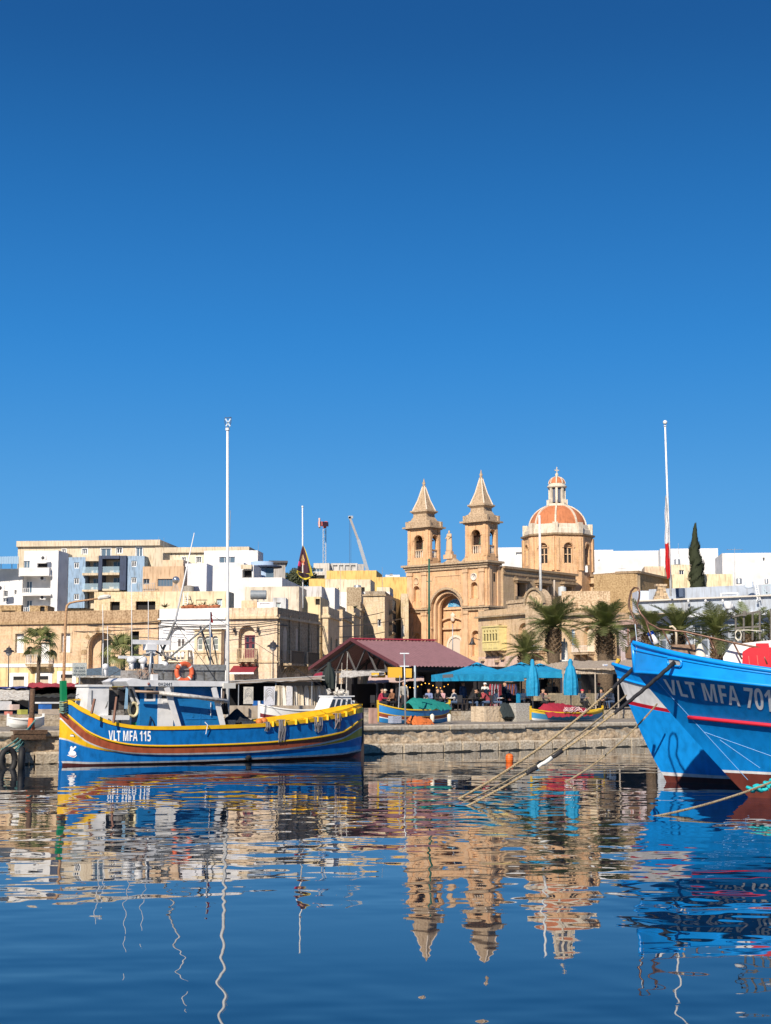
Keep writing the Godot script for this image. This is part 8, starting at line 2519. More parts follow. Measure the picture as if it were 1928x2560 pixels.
	posts(t,[P(74,1722,79),P(-30,1722,79),P(205,1716,84)],steel())
	tarp("stall_canopy","dark blue stall roof edge at the far left","canopy",C.call(-60,1722,75,1721,79.0,75,1716,-60,1718,86.0),mt(Color(0.05,0.06,0.2),0.8),0.05)
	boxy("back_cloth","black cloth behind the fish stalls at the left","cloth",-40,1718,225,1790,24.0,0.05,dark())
	for e in [[0,30,1753,1775,13.0,"large white foam box at the left edge under the white sheet",Color(0.7,0.7,0.7)],[33,50,1761,1775,12.6,"white and orange carton beside the white foam box",Color(0.6,0.45,0.4)],[22,33,1779,1791,11.2,"small red and white box on the low wall",Color(0.6,0.2,0.15)],[54,71,1774,1787,12.0,"yellow green crate beside the wrapped timber post",Color(0.4,0.4,0.08)],[107,130,1761,1773,12.5,"blue tub on the stone counter near the green sternpost",Color(0.02,0.13,0.45)],[107,152,1773,1789,12.2,"pale stone counter under the grey green tarpaulin",Color(0.5,0.42,0.34)]]:
		boxy("stall_box",e[5],"box",e[0],e[2],e[1],e[3],e[4],0.5,mt(e[6],0.7,"soft",1.0))
	boxy("counter_top","white counter slab lying over the blue tub","slab",102,1755,152,1759,12.8,0.7,white())
	var wd:=mt(Color(0.17,0.1,0.06),0.9,"rock",0.9,"rockn",0.5)
	var wb:=thing("timber_post","weathered timber mooring post wrapped in orange at its foot","post",at(78,1.6,1.6))
	var pd:=-wb.position.z
	g=G.new(wb).smooth();g.tube([P(79,1825,pd),P(80,1780,pd),P(82,1722,pd)],0.13,0.11,9);part("timber",g,wd,wb)
	g=G.new(wb).smooth();g.tube([P(78,1826,pd),P(78,1812,pd),P(79,1795,pd)],0.17,0.13,10);part("orange_wrap",g,mt(Color(0.6,0.12,0.04),0.8,"",1,"clothn",1.0),wb)
	boxy("timber_baulk","upper dark timber baulk under the wrapped post","timber",40,1825,122,1835,-0.2,0.5,wd)
	boxy("timber_baulk","lower dark timber baulk on the quay edge","timber",38,1837,118,1849,-0.3,0.5,wd)
	t=hull_small("dinghy","small white dinghy lying behind the timber post on the left",22,110,5.2,1.36,0.42,0.5,[[1.0,ww],[0.4,Color(0.6,0.62,0.6)]],Color(0.4,0.4,0.4),0.08)
	for k in 2:
		var ty:=thing("tyre_fender",["black tyre fender hanging flat on the quay at the left edge","black tyre fender turned edge on beside the flat one"][k],"tyre",level(14+24*k,1900,0.35),QA+1.1*k)
		g=G.new().smooth();var rg:=[]
		for i in 19:rg.append(Vector3(cos(TAU*i/18)*0.28,sin(TAU*i/18)*0.42,0.25))
		g.tube(rg,0.12,0.12,9,false);part("tyre",g,mt(Color(0.012,0.012,0.013),0.7),ty)
	var ro:=thing("rope_bundle","tangled turquoise and grey mooring ropes from the timber post down to the tyres","rope",at(30,0.4,1.4))
	g=G.new(ro)
	for k in 9:g.tube(sag(P(88-k,1800+k,pd),P(4+4*k,1868+rng.randf()*20,pd-4.2),rng.randf_range(0.1,0.5),14),0.03,0.03,5)
	stuff(part("strands",g,mt(Color(0.12,0.3,0.27),0.9),ro))
	var hp:=at(196,9.0);var hq:=at(322,9.0);var hd:=-hp.z
	var hut:=thing("plank_hut","plank walled hut with blue grey sheet roof behind the bow cuddy","hut",hp,QA)
	var hw:=hp.distance_to(hq);var hh:=up_at(196,1694,hd)-1.88
	for k in 13:
		g=G.new();g.box(Vector3(hw*k/13.0,0,-0.05-0.02*(k % 2)),Vector3(hw*(k+0.93)/13.0,hh,0));part("plank",g,mt([Color(0.3,0.24,0.18),Color(0.26,0.22,0.18),Color(0.36,0.3,0.24)][k % 3],0.9,"dirt",0.8),hut)
	g=G.new();g.box(Vector3(-0.1,hh,-0.2),Vector3(hw+0.3,hh+0.09,0.25));part("white_eave",g,whitec,hut)
	g=G.new();g.quad(Vector3(-0.1,hh+0.1,0.2),Vector3(hw,hh+0.1,0.2),Vector3(hw,hh+0.62,-1.6),Vector3(hw*0.3,hh+0.42,-1.6));part("sheet_roof",g,mt(Color(0.13,0.19,0.25),0.8,"dirt",0.9,"clothn",0.8),hut)
	for k in 3:
		g=G.new();g.box(Vector3(hw*(0.62+0.12*k),hh-0.45,0.02),Vector3(hw*(0.73+0.12*k),hh-0.06,0.2));part("fish_crate",g,mt([Color(0.55,0.4,0.04),Color(0.5,0.42,0.1),Color(0.5,0.05,0.03)][k],0.7),hut)
	var sp:=at(197,1.2,1.35);var sd:=-sp.z
	t=thing("quay_sign","grey sign on a yellow post reading used only for loading and unloading","sign",sp,0.1)
	var s0:=P(181,1691,sd)-sp;var s1:=P(217,1657,sd)-sp
	part("board",G.new().box(Vector3(s0.x,s0.y,-0.03),Vector3(s1.x,s1.y,0.02)),mt(Color(0.4,0.45,0.47),0.6,"dirt",1.2),t)
	var ink:=mt(Color(0.04,0.07,0.1),0.7)
	for k in 3:lettering(["USED ONLY","FOR LOADING","AND UNLOADING"][k],s0.x+0.1-0.025*k,s1.y-0.28-0.14*k,s1.x-0.08+0.02*k,s1.y-0.18-0.14*k,0.02,ink,t)
	g=G.new();g.tube([Vector3(0.02,1.05,-0.05),Vector3(0.02,s1.y,-0.05)],0.025,0.025,6);part("upper_post",g,steel(),t)
	g=G.new();g.tube([Vector3(0.02,0,-0.05),Vector3(0.02,1.05,-0.05)],0.055,0.055,8);part("yellow_post",g,mt(Color(0.65,0.42,0.02),0.6),t)
	for e in [[848,962,1678,1688,97.0,"white and yellow kiosk awning under the hall's left end",whitec],[918,1060,1690,1702,99.0,"pinkish flat awning beneath the hall",mt(Color(0.55,0.4,0.36),0.9)]]:
		tarp("kiosk_awning",e[5],"awning",C.call(e[0],e[3]+6.0,e[1],e[3],e[4]-2.0,e[1],e[2],e[0]+6.0,e[2]-2.0,e[4]),e[6],0.03)
	for e in [[930,964,1682,"left yellow kiosk sign panel beneath the hall"],[971,1006,1668,"middle yellow kiosk sign board beneath the hall"],[1014,1030,1671,"right yellow kiosk sign board beneath the hall"]]:
		var p:=P(e[0],1694,95.0);var q:=P(e[1],e[2],95.0);var yk:=thing("kiosk_sign",e[3],"sign",p,0.15)
		part("panel",G.new().box(Vector3.ZERO,Vector3(q.x-p.x,q.y-p.y,-0.3)),yel,yk)
		if e[0]==930:part("menu_board",G.new().box(Vector3(0.45,0.15,0.003),Vector3(0.8,0.32,0.03)),iron(),yk)
	tarp("kiosk_awning","maroon awning at the hall's left corner","awning",C.call(775,1697,810,1697,92.0,806,1680,790,1684,94.0),mt(Color(0.3,0.02,0.05),0.8),0.02)
	umbrella("nearest open turquoise parasol with a small dark panel on its edge",1193,1655,92.0,2.1,1687,0.45)
	umbrella("second open turquoise parasol behind the closed one",1303,1655,97.0,2.2,1680,0.3)
	umbrella("farthest open turquoise parasol reaching towards the cafe canopy",1350,1658,99.0,1.9,1680,0.6)
	g=G.new();g.bar(P(1107,1691,89.2),P(1133,1689,88.6),0.03,0.2)
	part("edge_panel",g,mt(Color(0.1,0.11,0.12),0.6),get_node("parasol")).transform=get_node("parasol").transform.affine_inverse()
	closed_umbrella("closed turquoise parasol left, over the second open one",1331,1648,1740,88.0,turq,0.36)
	closed_umbrella("closed turquoise parasol right, before the cafe canopy",1426,1647,1738,88.0,turq,0.4)
	closed_umbrella("closed black green parasol at the hall's left corner",823,1655,1722,86.0,mt(Color(0.012,0.02,0.018),0.8),0.4)
	t=tarp("cafe_canopy","wide beige flat cafe canopy with cloth front at the right","canopy",C.call(1405,1672,1600,1676,95.0,1600,1650,1415,1652,104.0),cream,0.03)
	posts(t,[P(1488,1674,95),P(1545,1676,95),P(1408,1672,95),P(1380,1664,101)],mt(Color(0.35,0.3,0.25),0.8),0.05)
	g=G.new(t);g.box(P(1405,1685,95),P(1598,1671,95.1));part("canopy_front",g,cream,t)
	tarp("cafe_canopy","narrow cream canopy beside the second open parasol","canopy",C.call(1260,1705,1420,1690,104.0,1440,1652,1350,1662,109.0),cream,0.05)
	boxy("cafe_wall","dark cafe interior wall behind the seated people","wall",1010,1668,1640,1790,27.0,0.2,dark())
	var sg:=at(1515,12.0);sd=-sg.z
	boxy("canopy_sign","small white sign with a blue cross hung on the cafe canopy","sign",1509,1660,1521,1671,12.0,0.04,white())
	g=G.new()
	for e in [[1511,1662,1519,1669],[1519,1662,1511,1669]]:g.bar(P(e[0],e[1],sd-0.45),P(e[2],e[3],sd-0.45),0.04,0.03,Vector3(0,0,1))
	solo("sign_cross",g,mt(Color(0.1,0.2,0.45),0.6),"blue cross painted on the small white canopy sign","mark")
	for k in 12:
		var p:=P(1016+9.5*k,1714+6.0*sin(k*0.9),93.0)
		var lm:=StandardMaterial3D.new();lm.albedo_color=Color(1,0.8,0.4);lm.emission_enabled=true;lm.emission=Color(1.0,0.65,0.2);lm.emission_energy_multiplier=2.0
		solo("string_light",G.new().smooth().ball(p,0.032,8),lm,"glowing bulb, "+ORD[k]+" from the left on the string under the hall edge","light","bulbs of the light string")
	for k in 14:
		var px:float=[1228.0,1268.0][k % 2]+3.6*(k/2);var p:=at(px,22.0)
		var o:=put("garment",gm[k % 3],mt([Color(0.35,0.04,0.06),Color(0.1,0.12,0.3),Color(0.5,0.5,0.55),Color(0.4,0.12,0.05)][k % 4],0.9),self)
		o.position=Vector3(p.x,up_at(px,1710,-p.z),p.z);o.rotation.y=0.9
		tag(o,["dark red","navy","pale grey","rust"][k % 4]+" garment hanging "+ORD[k/2]+" on the "+["left","right"][k % 2]+" clothes rail behind the cafe tables","garment","coloured clothes on the rails")
	boxy("stone_block","large pale folded cloth covered block on the quay","block",1211,1766,1276,1804,5.5,1.2,mt(Color(0.6,0.48,0.34),0.9,"soft",0.8,"clothn",0.8))
	boxy("cabinet","pale grey metal cabinet standing beside the cloth covered block","cabinet",1290,1758,1325,1804,5.0,0.6,mt(Color(0.5,0.5,0.48),0.6,"dirt",0.8))
	var cv:=hull_small("dark_net","dark green net draped between the block and the grey cabinet",1250,1294,5.6,1.4,0.2,0.4,[[1.0,Color(0.02,0.03,0.03)]],Color(0.02,0.03,0.03),0.0)
	cover(cv,-0.1,1.0,at(1250,5.6).distance_to(at(1294,5.6)),0.2,0.8,0.5,mt(Color(0.02,0.03,0.032),0.9,"",1,"clothn",0.9),5)
	var tb:Node3D=null;var ch:Node3D=null
	var wood:=mt(Color(0.045,0.035,0.03),0.6)
	var spots:=[[1100,14.0],[1150,15.5],[1185,12.0],[1246,13.5],[1290,13.0],[1350,13.0],[1400,14.5],[1460,12.8],[1510,13.5],[970,14.0]]
	for k in spots.size():
		var p:=at(spots[k][0],maxf(10.7,spots[k][1]-1.4))
		var lab:String=["below the nearest parasol's left corner","behind the man in black","before the man in black with his hand raised","beside the man in the white shirt","beside the turquoise panel","draped end of the long beige cloth","behind the long beige cloth","of the red capped man","nearest the far trawler's stem","under the hall beside the red jacket"][k]
		if tb==null:
			tb=thing("table","dark cafe table "+lab,"table",p,QA,"cafe tables")
			part("tabletop",G.new().box(Vector3(-0.6,0.71,-0.4),Vector3(0.6,0.75,0.4)),wood,tb)
			for s in [[-1,-1],[1,-1],[1,1],[-1,1]]:part("leg",G.new().boxc(Vector3(s[0]*0.52,0.355,s[1]*0.33),Vector3(0.06,0.71,0.06)),wood,tb)
		else:copy(tb,p,QA+0.1*k,"dark cafe table "+lab)
		var g3:=G.new().smooth();g3.lathe([Vector2(0,0),Vector2(0.05,0.0),Vector2(0.045,0.16),Vector2(0,0.16)] if k % 2 else [Vector2(0,0),Vector2(0.08,0.0),Vector2(0.15,0.03),Vector2(0,0.02)],9)
		var cu:=part("drinking_glass" if k % 2 else "plate",g3,white(),self);cu.position=p+Vector3(0.1,0.755,0.05)
		tag(cu,("pale drinking glass" if k % 2 else "white plate")+" on the cafe table "+lab,"tableware")
		for j in 2:
			var cp:=p+qdir()*(0.95 if j else -0.95)+qout()*0.1
			var cl:=("right" if j else "left")+" hand chair at the table "+lab
			if ch==null:
				ch=thing("chair",cl,"chair",cp,QA+PI/2,"cafe chairs")
				part("seat",G.new().box(Vector3(-0.23,0.41,-0.22),Vector3(0.23,0.46,0.24)),wood,ch)
				part("backrest",G.new().box(Vector3(-0.23,0.5,-0.25),Vector3(0.23,0.95,-0.21)),mt(Color(0.03,0.03,0.035),0.7),ch)
				for s in [[-1,-1],[1,-1],[1,1],[-1,1]]:part("leg",G.new().boxc(Vector3(s[0]*0.2,0.2,s[1]*0.2),Vector3(0.04,0.41,0.04)),wood,ch)
			else:copy(ch,cp,QA+(-PI/2 if j else PI/2),cl)
	for e in [[1341,1392,1737,1752,"shorter beige cloth hung over the table by the vest wearer"],[1389,1495,1733,1764,"long beige table cloth hanging over the red covered boat"]]:boxy("tablecloth",e[4],"tablecloth",e[0],e[2],e[1],e[3],10.6,0.7,mt(Color(0.36,0.3,0.2),0.9,"soft",0.8,"clothn",0.7))
	boxy("turquoise_panel","narrow turquoise menu panel standing by the grey cabinet","panel",1292,1732,1301,1757,10.2,0.05,turq)
	boxy("menu_stand","white framed menu stand by the cafe door","sign",1441,1702,1454,1738,16.0,0.06,whitec)
	var k1:=Color(0.015,0.015,0.018);var jean:=Color(0.06,0.1,0.18);var nil:=Color(0,0,0,0)
	for e in [[950,13.0,"sit_table",80,Color(0.33,0.02,0.05),k1,nil,"person in a dark red jacket seated under the market hall"],
		[985,13.6,"sit_table",-60,Color(0.2,0.09,0.04),k1,nil,"person in a brown jacket seated facing the red jacket"],
		[964,16.0,"sit_lap",30,k1,k1,Color(0.55,0.5,0.4),"person in black with a pale cap behind the red jacket"],
		[1091,15.0,"sit_table",40,k1,jean,nil,"dark haired person in black under the parasol's left corner"],
		[1110,15.4,"sit_table",-50,Color(0.5,0.3,0.33),jean,nil,"person in a pale pink top under the nearest parasol"],
		[1176,12.2,"sit_lean",85,k1,jean,nil,"person in black at a table with a hand raised to the face"],
		[1213,16.0,"stand_reach",20,Color(0.6,0.6,0.56),Color(0.25,0.25,0.27),Color(0.7,0.69,0.64),"person in white with a white cap standing among the tables"],
		[1236,12.5,"sit_table",85,Color(0.7,0.7,0.72),jean,nil,"person in a white tee shirt seated beside the cloth covered block"],
		[1262,14.5,"stand",60,Color(0.02,0.025,0.05),Color(0.5,0.44,0.33),nil,"bald person in navy top and beige trousers standing by the tables"],
		[1284,14.0,"sit_lean",-80,Color(0.02,0.025,0.045),k1,nil,"person in dark navy leaning in under the second parasol"],
		[1323,12.6,"sit_table",160,k1,k1,nil,"person in a black hooded top seated with back turned by the closed parasol"],
		[1352,12.3,"sit_table",70,Color(0.09,0.06,0.07),k1,nil,"person in a plum vest seated at the shorter beige cloth"],
		[1372,15.0,"stand_reach",-30,Color(0.3,0.2,0.14),k1,Color(0.5,0.42,0.25),"person in a straw hat standing between the two closed parasols"],
		[1386,15.2,"stand",0,k1,k1,nil,"person in black standing right of the straw hat"],
		[1452,12.2,"sit_table",45,Color(0.07,0.08,0.11),k1,Color(0.45,0.03,0.06),"person in a red cap and grey top right of the closed parasol"],
		[1475,12.8,"sit_table",-20,Color(0.06,0.07,0.12),k1,nil,"dark haired person in slate blue beside the red cap"],
		[1498,15.0,"stand_reach",10,Color(0.4,0.34,0.2),k1,Color(0.4,0.04,0.06),"person with a patterned red cap and khaki top standing in the cafe"],
		[1503,11.6,"sit_lap",0,Color(0.1,0.1,0.12),k1,nil,"small person in grey seated right of the long beige cloth"],
		[1140,13.2,"sit_table",-70,Color(0.45,0.42,0.4),jean,nil,"person in a light grey top left of the man in black"],
		[1158,14.4,"stand",40,Color(0.05,0.09,0.2),jean,nil,"person in a blue jacket standing behind the nearest parasol's table"],
		[1200,13.8,"sit_table",-85,Color(0.5,0.36,0.12),k1,nil,"person in a mustard top across from the man in black"],
		[1220,12.0,"sit_lean",-70,Color(0.3,0.05,0.06),jean,nil,"person in a wine red top left of the white tee shirt"],
		[1306,12.4,"sit_table",30,Color(0.55,0.53,0.5),k1,nil,"person in an off white jumper beside the turquoise menu panel"],
		[1362,13.6,"sit_table",-40,Color(0.42,0.2,0.15),jean,nil,"person in a rust top behind the plum vest"],
		[1406,13.0,"sit_lean",70,Color(0.5,0.15,0.05),k1,nil,"person in an orange top left of the right closed parasol"],
		[1440,14.2,"sit_table",-20,Color(0.12,0.16,0.1),k1,Color(0.1,0.1,0.12),"person in dark green with a black cap behind the red cap"],
		[1519,13.4,"sit_table",30,Color(0.6,0.58,0.55),jean,Color(0.5,0.04,0.05),"person in a cream top with a bright red cap near the far trawler"],
		[1075,14.0,"sit_table",-30,Color(0.16,0.2,0.35),jean,nil,"person in denim blue at the left end of the cafe"],
		[1010,15.0,"stand",10,Color(0.3,0.28,0.25),k1,nil,"person in taupe standing behind the T shaped pole"],
		[1531,12.4,"sit_table",-60,Color(0.5,0.52,0.55),jean,nil,"person in a pale top seated nearest the far trawler"]]:
		var bald:bool=String(e[7]).begins_with("bald")
		person(e[7],e[2],at(e[0],maxf(10.4,e[1]-1.5)),e[3],e[4],e[5],SKIN if bald else Color(0.025,0.018,0.014),e[6])
# ---------- palms,cypress,dark trees
func leaf_mats()->Array:
	var a:=[]
	for c in [Color(0.11,0.13,0.04),Color(0.16,0.165,0.055),Color(0.085,0.095,0.036)]:
		var m:StandardMaterial3D=mt(c,0.55)
		m.backlight_enabled=true
		m.backlight=Color(0.25,0.3,0.1)
		a.append(m)
	return a
func make_fronds()->void:
	rng.seed=3
	for v in 5:
		var g:=G.new()
		var arch:=0.25+0.22*v
		var pts:=[]
		for i in 13:
			var t:=i/12.0
			pts.append(Vector3(t*(1.0-0.25*arch*t),-arch*t*t*0.75,0.05*sin(v*2.0)*t))
		g.tube(pts,0.016,0.004,4)
		for i in 34:
			var t:=0.1+0.9*i/34.0
			var k:=int(t*12.0-0.001);var p:Vector3=pts[k].lerp(pts[k+1],t*12.0-k)
			var d:Vector3=(pts[k+1]-pts[k]).normalized()
			var l:=0.27*pow(sin(PI*(0.08+0.88*t)),0.6)
			for s:float in [-1.0,1.0]:
				var o:=(d*0.75+Vector3(0,0.35+rng.randf_range(-0.25,0.1),s)).normalized()
				var e:=p+o*l*rng.randf_range(0.85,1.1);var w:=d*0.0105
				var m:=p+o*l*0.5-Vector3(0,0.01,0)
				g.quad(p-w,m-w,m+w,p+w);g.tri(m-w,e-Vector3(0,l*0.15,0),m+w)
		frond_meshes.append(g.mesh())
	for v in 3:
		var g:=G.new()
		g.tube([Vector3.ZERO,Vector3(0.3,0.02,0),Vector3(0.55,0,0)],0.014,0.01,4)
		for i in 22:
			var a:=lerpf(-2.0,2.0,i/21.0);var l:=0.5*(1.0-0.22*absf(a)/2.0)*rng.randf_range(0.88,1.05)
			var o:=Vector3(cos(a),0.05,sin(a));var n:=Vector3(-sin(a),0,cos(a))*0.026
			var c:=Vector3(0.55,0,0)
			var m:=c+o*l*0.55+Vector3(0,0.03,0);var e:=c+o*l+Vector3(0,-0.1-0.12*v,0)
			g.tri(c,m+n,m-n);g.tri(m-n,m+n,e)
		fan_meshes.append(g.mesh())
func palm(label:String,px:float,ytrunk:float,pc:float,yc:float,d:float,r:float,l:float,n:int,fan:=false)->void:
	n=int(n*(0.8 if not fan else 0.62))
	var c:=P(pc,yc,d);var b:=P(px,ytrunk,d);b.y=1.88
	var t:=thing("palm_tree",label,"palm tree",b,0.0,"palms along the promenade")
	rng.seed=int(px)
	var g:=G.new(t).smooth()
	g.tube([b,b.lerp(c,0.4),b.lerp(c,0.75),c-Vector3(0,0.1,0)],r,r*(0.7 if fan else 1.0),12)
	part("trunk",g,mt(Color(0.2,0.14,0.09),0.95,"rock",0.8,"rockn",0.8),t)
	g=G.new(t)
	if not fan:
		for i in 90:
			var a:=i*2.4;var h:=c.y-0.15-(i/90.0)*minf(1.9,(c.y-b.y)*0.8)
			var q:=Vector3(c.x+cos(a)*r,h,c.z+sin(a)*r)
			g.bar(q,q+Vector3(cos(a)*0.16,0.2,sin(a)*0.16),0.13,0.06)
		stuff(part("leaf_bases",g,mt(Color(0.24,0.15,0.08),0.95,"rock",1.5),t))
	var lm:=leaf_mats()
	for i in n:
		var k:=(i+0.5)/n
		var el:=lerpf(1.45,0.0 if not fan else -0.7,pow(k,1.2))+rng.randf_range(-0.12,0.12)
		var az:=i*2.39996+rng.randf_range(-0.2,0.2)
		var s:=l*rng.randf_range(0.82,1.08)*(0.85 if k<0.15 else 1.0)
		var bs:=Basis(Vector3.UP,az)*Basis(Vector3(0,0,1),el)*Basis(Vector3(1,0,0),rng.randf_range(-0.4,0.4))
		var ms:Array=fan_meshes if fan else frond_meshes
		var v:=rng.randi() % 3 if fan else clampi(int((1.35-absf(el-0.1))*1.6)+rng.randi() % 3,0,4)
		put("frond",ms[v],lm[2 if k>0.75 and rng.randf()<0.5 else rng.randi() % 2],t,Transform3D(bs.scaled(Vector3(s,s,s)),c-b))
func clump(g:G,c:Vector3,r:Vector3,n:int,s:float)->void:
	for i in n:
		var d:=Vector3(rng.randfn(),rng.randfn(),rng.randfn()).normalized()*pow(rng.randf(),0.25)
		var p:=c+d*r
		var a:=Vector3(rng.randfn(),rng.randfn(),rng.randfn()).normalized()*s;var b:=a.cross(d+Vector3(0.1,0.2,0.3)).normalized()*s*0.6
		g.quad(p-a,p-b,p+a,p+b)
func plants()->void:
	make_fronds()
	palm("tallest feathery palm, its bare trunk beside the white statue",1385,1650,1383,1568,115,0.5,3.1,44)
	palm("thick trunked feathery palm left of the pink house",1512,1650,1513,1572,115,0.62,3.1,44)
	palm("low feathery palm behind the turquoise umbrellas",1312,1650,1312,1634,112,0.4,2.2,34)
	palm("feathery palm seen just behind the near trawler's pipe loop",1622,1640,1622,1584,110,0.4,2.8,32)
	palm("feathery palm behind the trawler's cream vent pipe",1697,1640,1695,1584,110,0.4,2.9,36)
	palm("feathery palm with visible trunk in the middle of the trawler's rail",1792,1640,1792,1588,110,0.38,2.9,34)
	palm("feathery palm behind the trawler's dark gantry",1872,1640,1872,1582,112,0.4,2.8,32)
	palm("feathery palm cut by the right edge of the picture",1938,1640,1938,1580,112,0.4,2.3,32)
	palm("slim fan palm in front of the ochre house balcony",95,1700,99,1611,112,0.16,1.9,30,true)
	palm("bushy fan palm in front of the arched doorway",308,1700,308,1636,108,0.2,2.0,32,true)
	rng.seed=15
	var b:=P(1742,1490,195);b.y=4.0
	var t:=thing("cypress","tall narrow dark cypress standing against the white block on the right","tree",b)
	var y0:=P(1742,1475,195).y;var y1:=P(1742,1316,195).y
	var g:=G.new(t)
	for i in 9500:
		var k:=pow(rng.randf(),1.25);var a:=rng.randf()*TAU
		var r:=1.12*(1.0-pow(k,2.2))*(0.8+0.32*sin(k*26.0+a*2.0)*sin(a*3.0+k*9.0)+0.1*sin(k*61.0+a*5.0))*pow(rng.randf(),0.22)
		if k>0.72:r *= 0.8
		var p:=Vector3(b.x+cos(a)*r+0.12*sin(k*7.0),lerpf(y0,y1,k),b.z+sin(a)*r)
		var e:=Vector3(cos(a)*0.1,0.3+rng.randf()*0.15,sin(a)*0.1);var s:=Vector3(-sin(a),0,cos(a))*0.09
		g.tri(p-s,p+s,p+e*rng.randf_range(0.7,1.5))
	part("crown",g,mt(Color(0.035,0.045,0.02),0.8),t)
	g=G.new(t);g.tube([b,P(1742,1440,195)],0.2,0.12,8);part("trunk",g,mt(Color(0.12,0.08,0.05),0.9),t)
	for e in [[727,1450,2.1,"left of the dark round trees behind the white annex"],[757,1442,2.4,"tallest of the dark round trees, just behind the maroon flag"],[783,1452,2.0,"right of the dark round trees behind the maroon flag"]]:
		b=P(e[0],1480,290);b.y=12.0
		t=thing("tree",e[3],"tree",b)
		g=G.new(t);var c:=P(e[0],e[1]-2.0,290)
		for k in 16:clump(g,c+Vector3(rng.randf_range(-1,1)*e[2],rng.randf_range(-1.3,0.9)*e[2]*0.6,rng.randf_range(-1,1)),Vector3(0.9,0.75,0.9),110,0.22)
		part("crown",g,mt(Color(0.05,0.06,0.028),0.85),t)
		g=G.new(t);g.tube([b,c],0.3,0.15,7);part("trunk",g,mt(Color(0.12,0.08,0.05),0.9),t)
	for e in [[413,1519,131,"spiky potted agave at the left end of the white house roof"],[888,1520,160,"small roof plant on the fourth street house"]]:
		b=P(e[0],e[1],e[2]);t=thing("roof_plant",e[3],"plant",b)
		g=G.new()
		for i in 26:
			var a:=i*2.4;var o:=Vector3(cos(a),0.35+0.5*rng.randf(),sin(a))*(0.62 if e[0]<500 else 0.4);var s:=Vector3(-sin(a),0,cos(a))*0.07
			g.tri(-s,s,o)
		part("leaves",g,mt(Color(0.07,0.09,0.04),0.7),t)
# ---------- people:one continuous skin drawn round a skeleton by surface nets
const HAIR:=3
func joints(pose:String)->Dictionary:
	var j:={"pelvis":Vector3(0,0.95,0),"waist":Vector3(0,1.1,0.0),"chest":Vector3(0,1.32,0),"neck":Vector3(0,1.47,0),"head":Vector3(0,1.61,0.02),
		"sl":Vector3(-0.18,1.41,0),"sr":Vector3(0.18,1.41,0),"el":Vector3(-0.25,1.14,-0.03),"er":Vector3(0.25,1.14,-0.03),"wl":Vector3(-0.24,0.91,0.08),"wr":Vector3(0.24,0.91,0.08),
		"hl":Vector3(-0.1,0.93,0),"hr":Vector3(0.1,0.93,0),"kl":Vector3(-0.11,0.5,0.03),"kr":Vector3(0.11,0.5,0.03),"al":Vector3(-0.12,0.08,-0.02),"ar":Vector3(0.12,0.08,-0.02)}
	if pose=="stand_reach":
		j.er=Vector3(0.27,1.2,0.12);j.wr=Vector3(0.2,1.22,0.36)
		j.el=Vector3(-0.27,1.16,0.08);j.wl=Vector3(-0.18,1.1,0.32);j.kr=Vector3(0.12,0.5,0.1)
	if pose.begins_with("sit"):
		for k in ["pelvis","waist","chest","neck","head","sl","sr","hl","hr"]:j[k] -= Vector3(0,0.4,0)
		var lean:=0.08 if pose=="sit_table" else (0.2 if pose=="sit_lean" else -0.03)
		for k in ["chest","neck","head","sl","sr"]:j[k]+=Vector3(0,-0.02,lean*(1.0 if k=="chest" else 1.5))
		j.kl=Vector3(-0.14,0.52,0.42);j.kr=Vector3(0.14,0.52,0.42);j.al=Vector3(-0.13,0.08,0.4);j.ar=Vector3(0.15,0.08,0.36)
		j.el=Vector3(-0.27,0.78,0.12+lean);j.er=Vector3(0.27,0.78,0.12+lean)
		j.wl=Vector3(-0.12,0.77,0.38+lean);j.wr=Vector3(0.14,0.77,0.38+lean)
		if pose=="sit_lap":
			j.wl=Vector3(-0.1,0.66,0.3);j.wr=Vector3(0.1,0.66,0.3);j.el=Vector3(-0.28,0.75,0.06);j.er=Vector3(0.28,0.75,0.06)
		if pose=="sit_lean":
			j.er=Vector3(0.22,0.78,0.42);j.wr=Vector3(0.07,1.06,0.44)
			j.head+=Vector3(0,-0.02,0.03)
	return j
func bones(j:Dictionary,robe:=false)->Array:
	var b:=[[j.pelvis,j.waist,0.15,0.135,1],[j.waist,j.chest,0.135,0.155,1],[j.sl,j.sr,0.085,0.085,1],[j.chest,j.neck,0.13,0.06,1],[j.neck,j.head,0.055,0.06,0],
		[j.head+Vector3(0,-0.03,0.015),j.head+Vector3(0,0.05,-0.01),0.085,0.095,0],[j.head+Vector3(0,0.02,-0.035),j.head+Vector3(0,0.075,-0.01),0.09,0.085,HAIR],[j.head+Vector3(0,0.0,0.1),j.head+Vector3(0,-0.02,0.115),0.014,0.018,0]]
	for s in ["l","r"]:
		b.append([j["s"+s],j["e"+s],0.068,0.052,1]);b.append([j["e"+s],j["w"+s],0.052,0.04,1])
		var d:Vector3=(j["w"+s]-j["e"+s]).normalized()
		b.append([j["w"+s],j["w"+s]+d*0.08,0.036,0.036,0])
		b.append([j["h"+s],j["k"+s],0.1,0.07,2]);b.append([j["k"+s],j["a"+s],0.07,0.045,2])
		b.append([j["a"+s]+Vector3(0,-0.025,-0.02),j["a"+s]+Vector3(0,-0.035,0.15),0.05,0.04,4])
	if robe:
		b.append([Vector3(0,0.15,0),j.waist,0.3,0.16,1]);b.append([Vector3(-0.12,0.1,0.05),j.sl,0.2,0.1,1]);b.append([Vector3(0.14,0.1,0.0),j.sr,0.2,0.09,1])
	return b
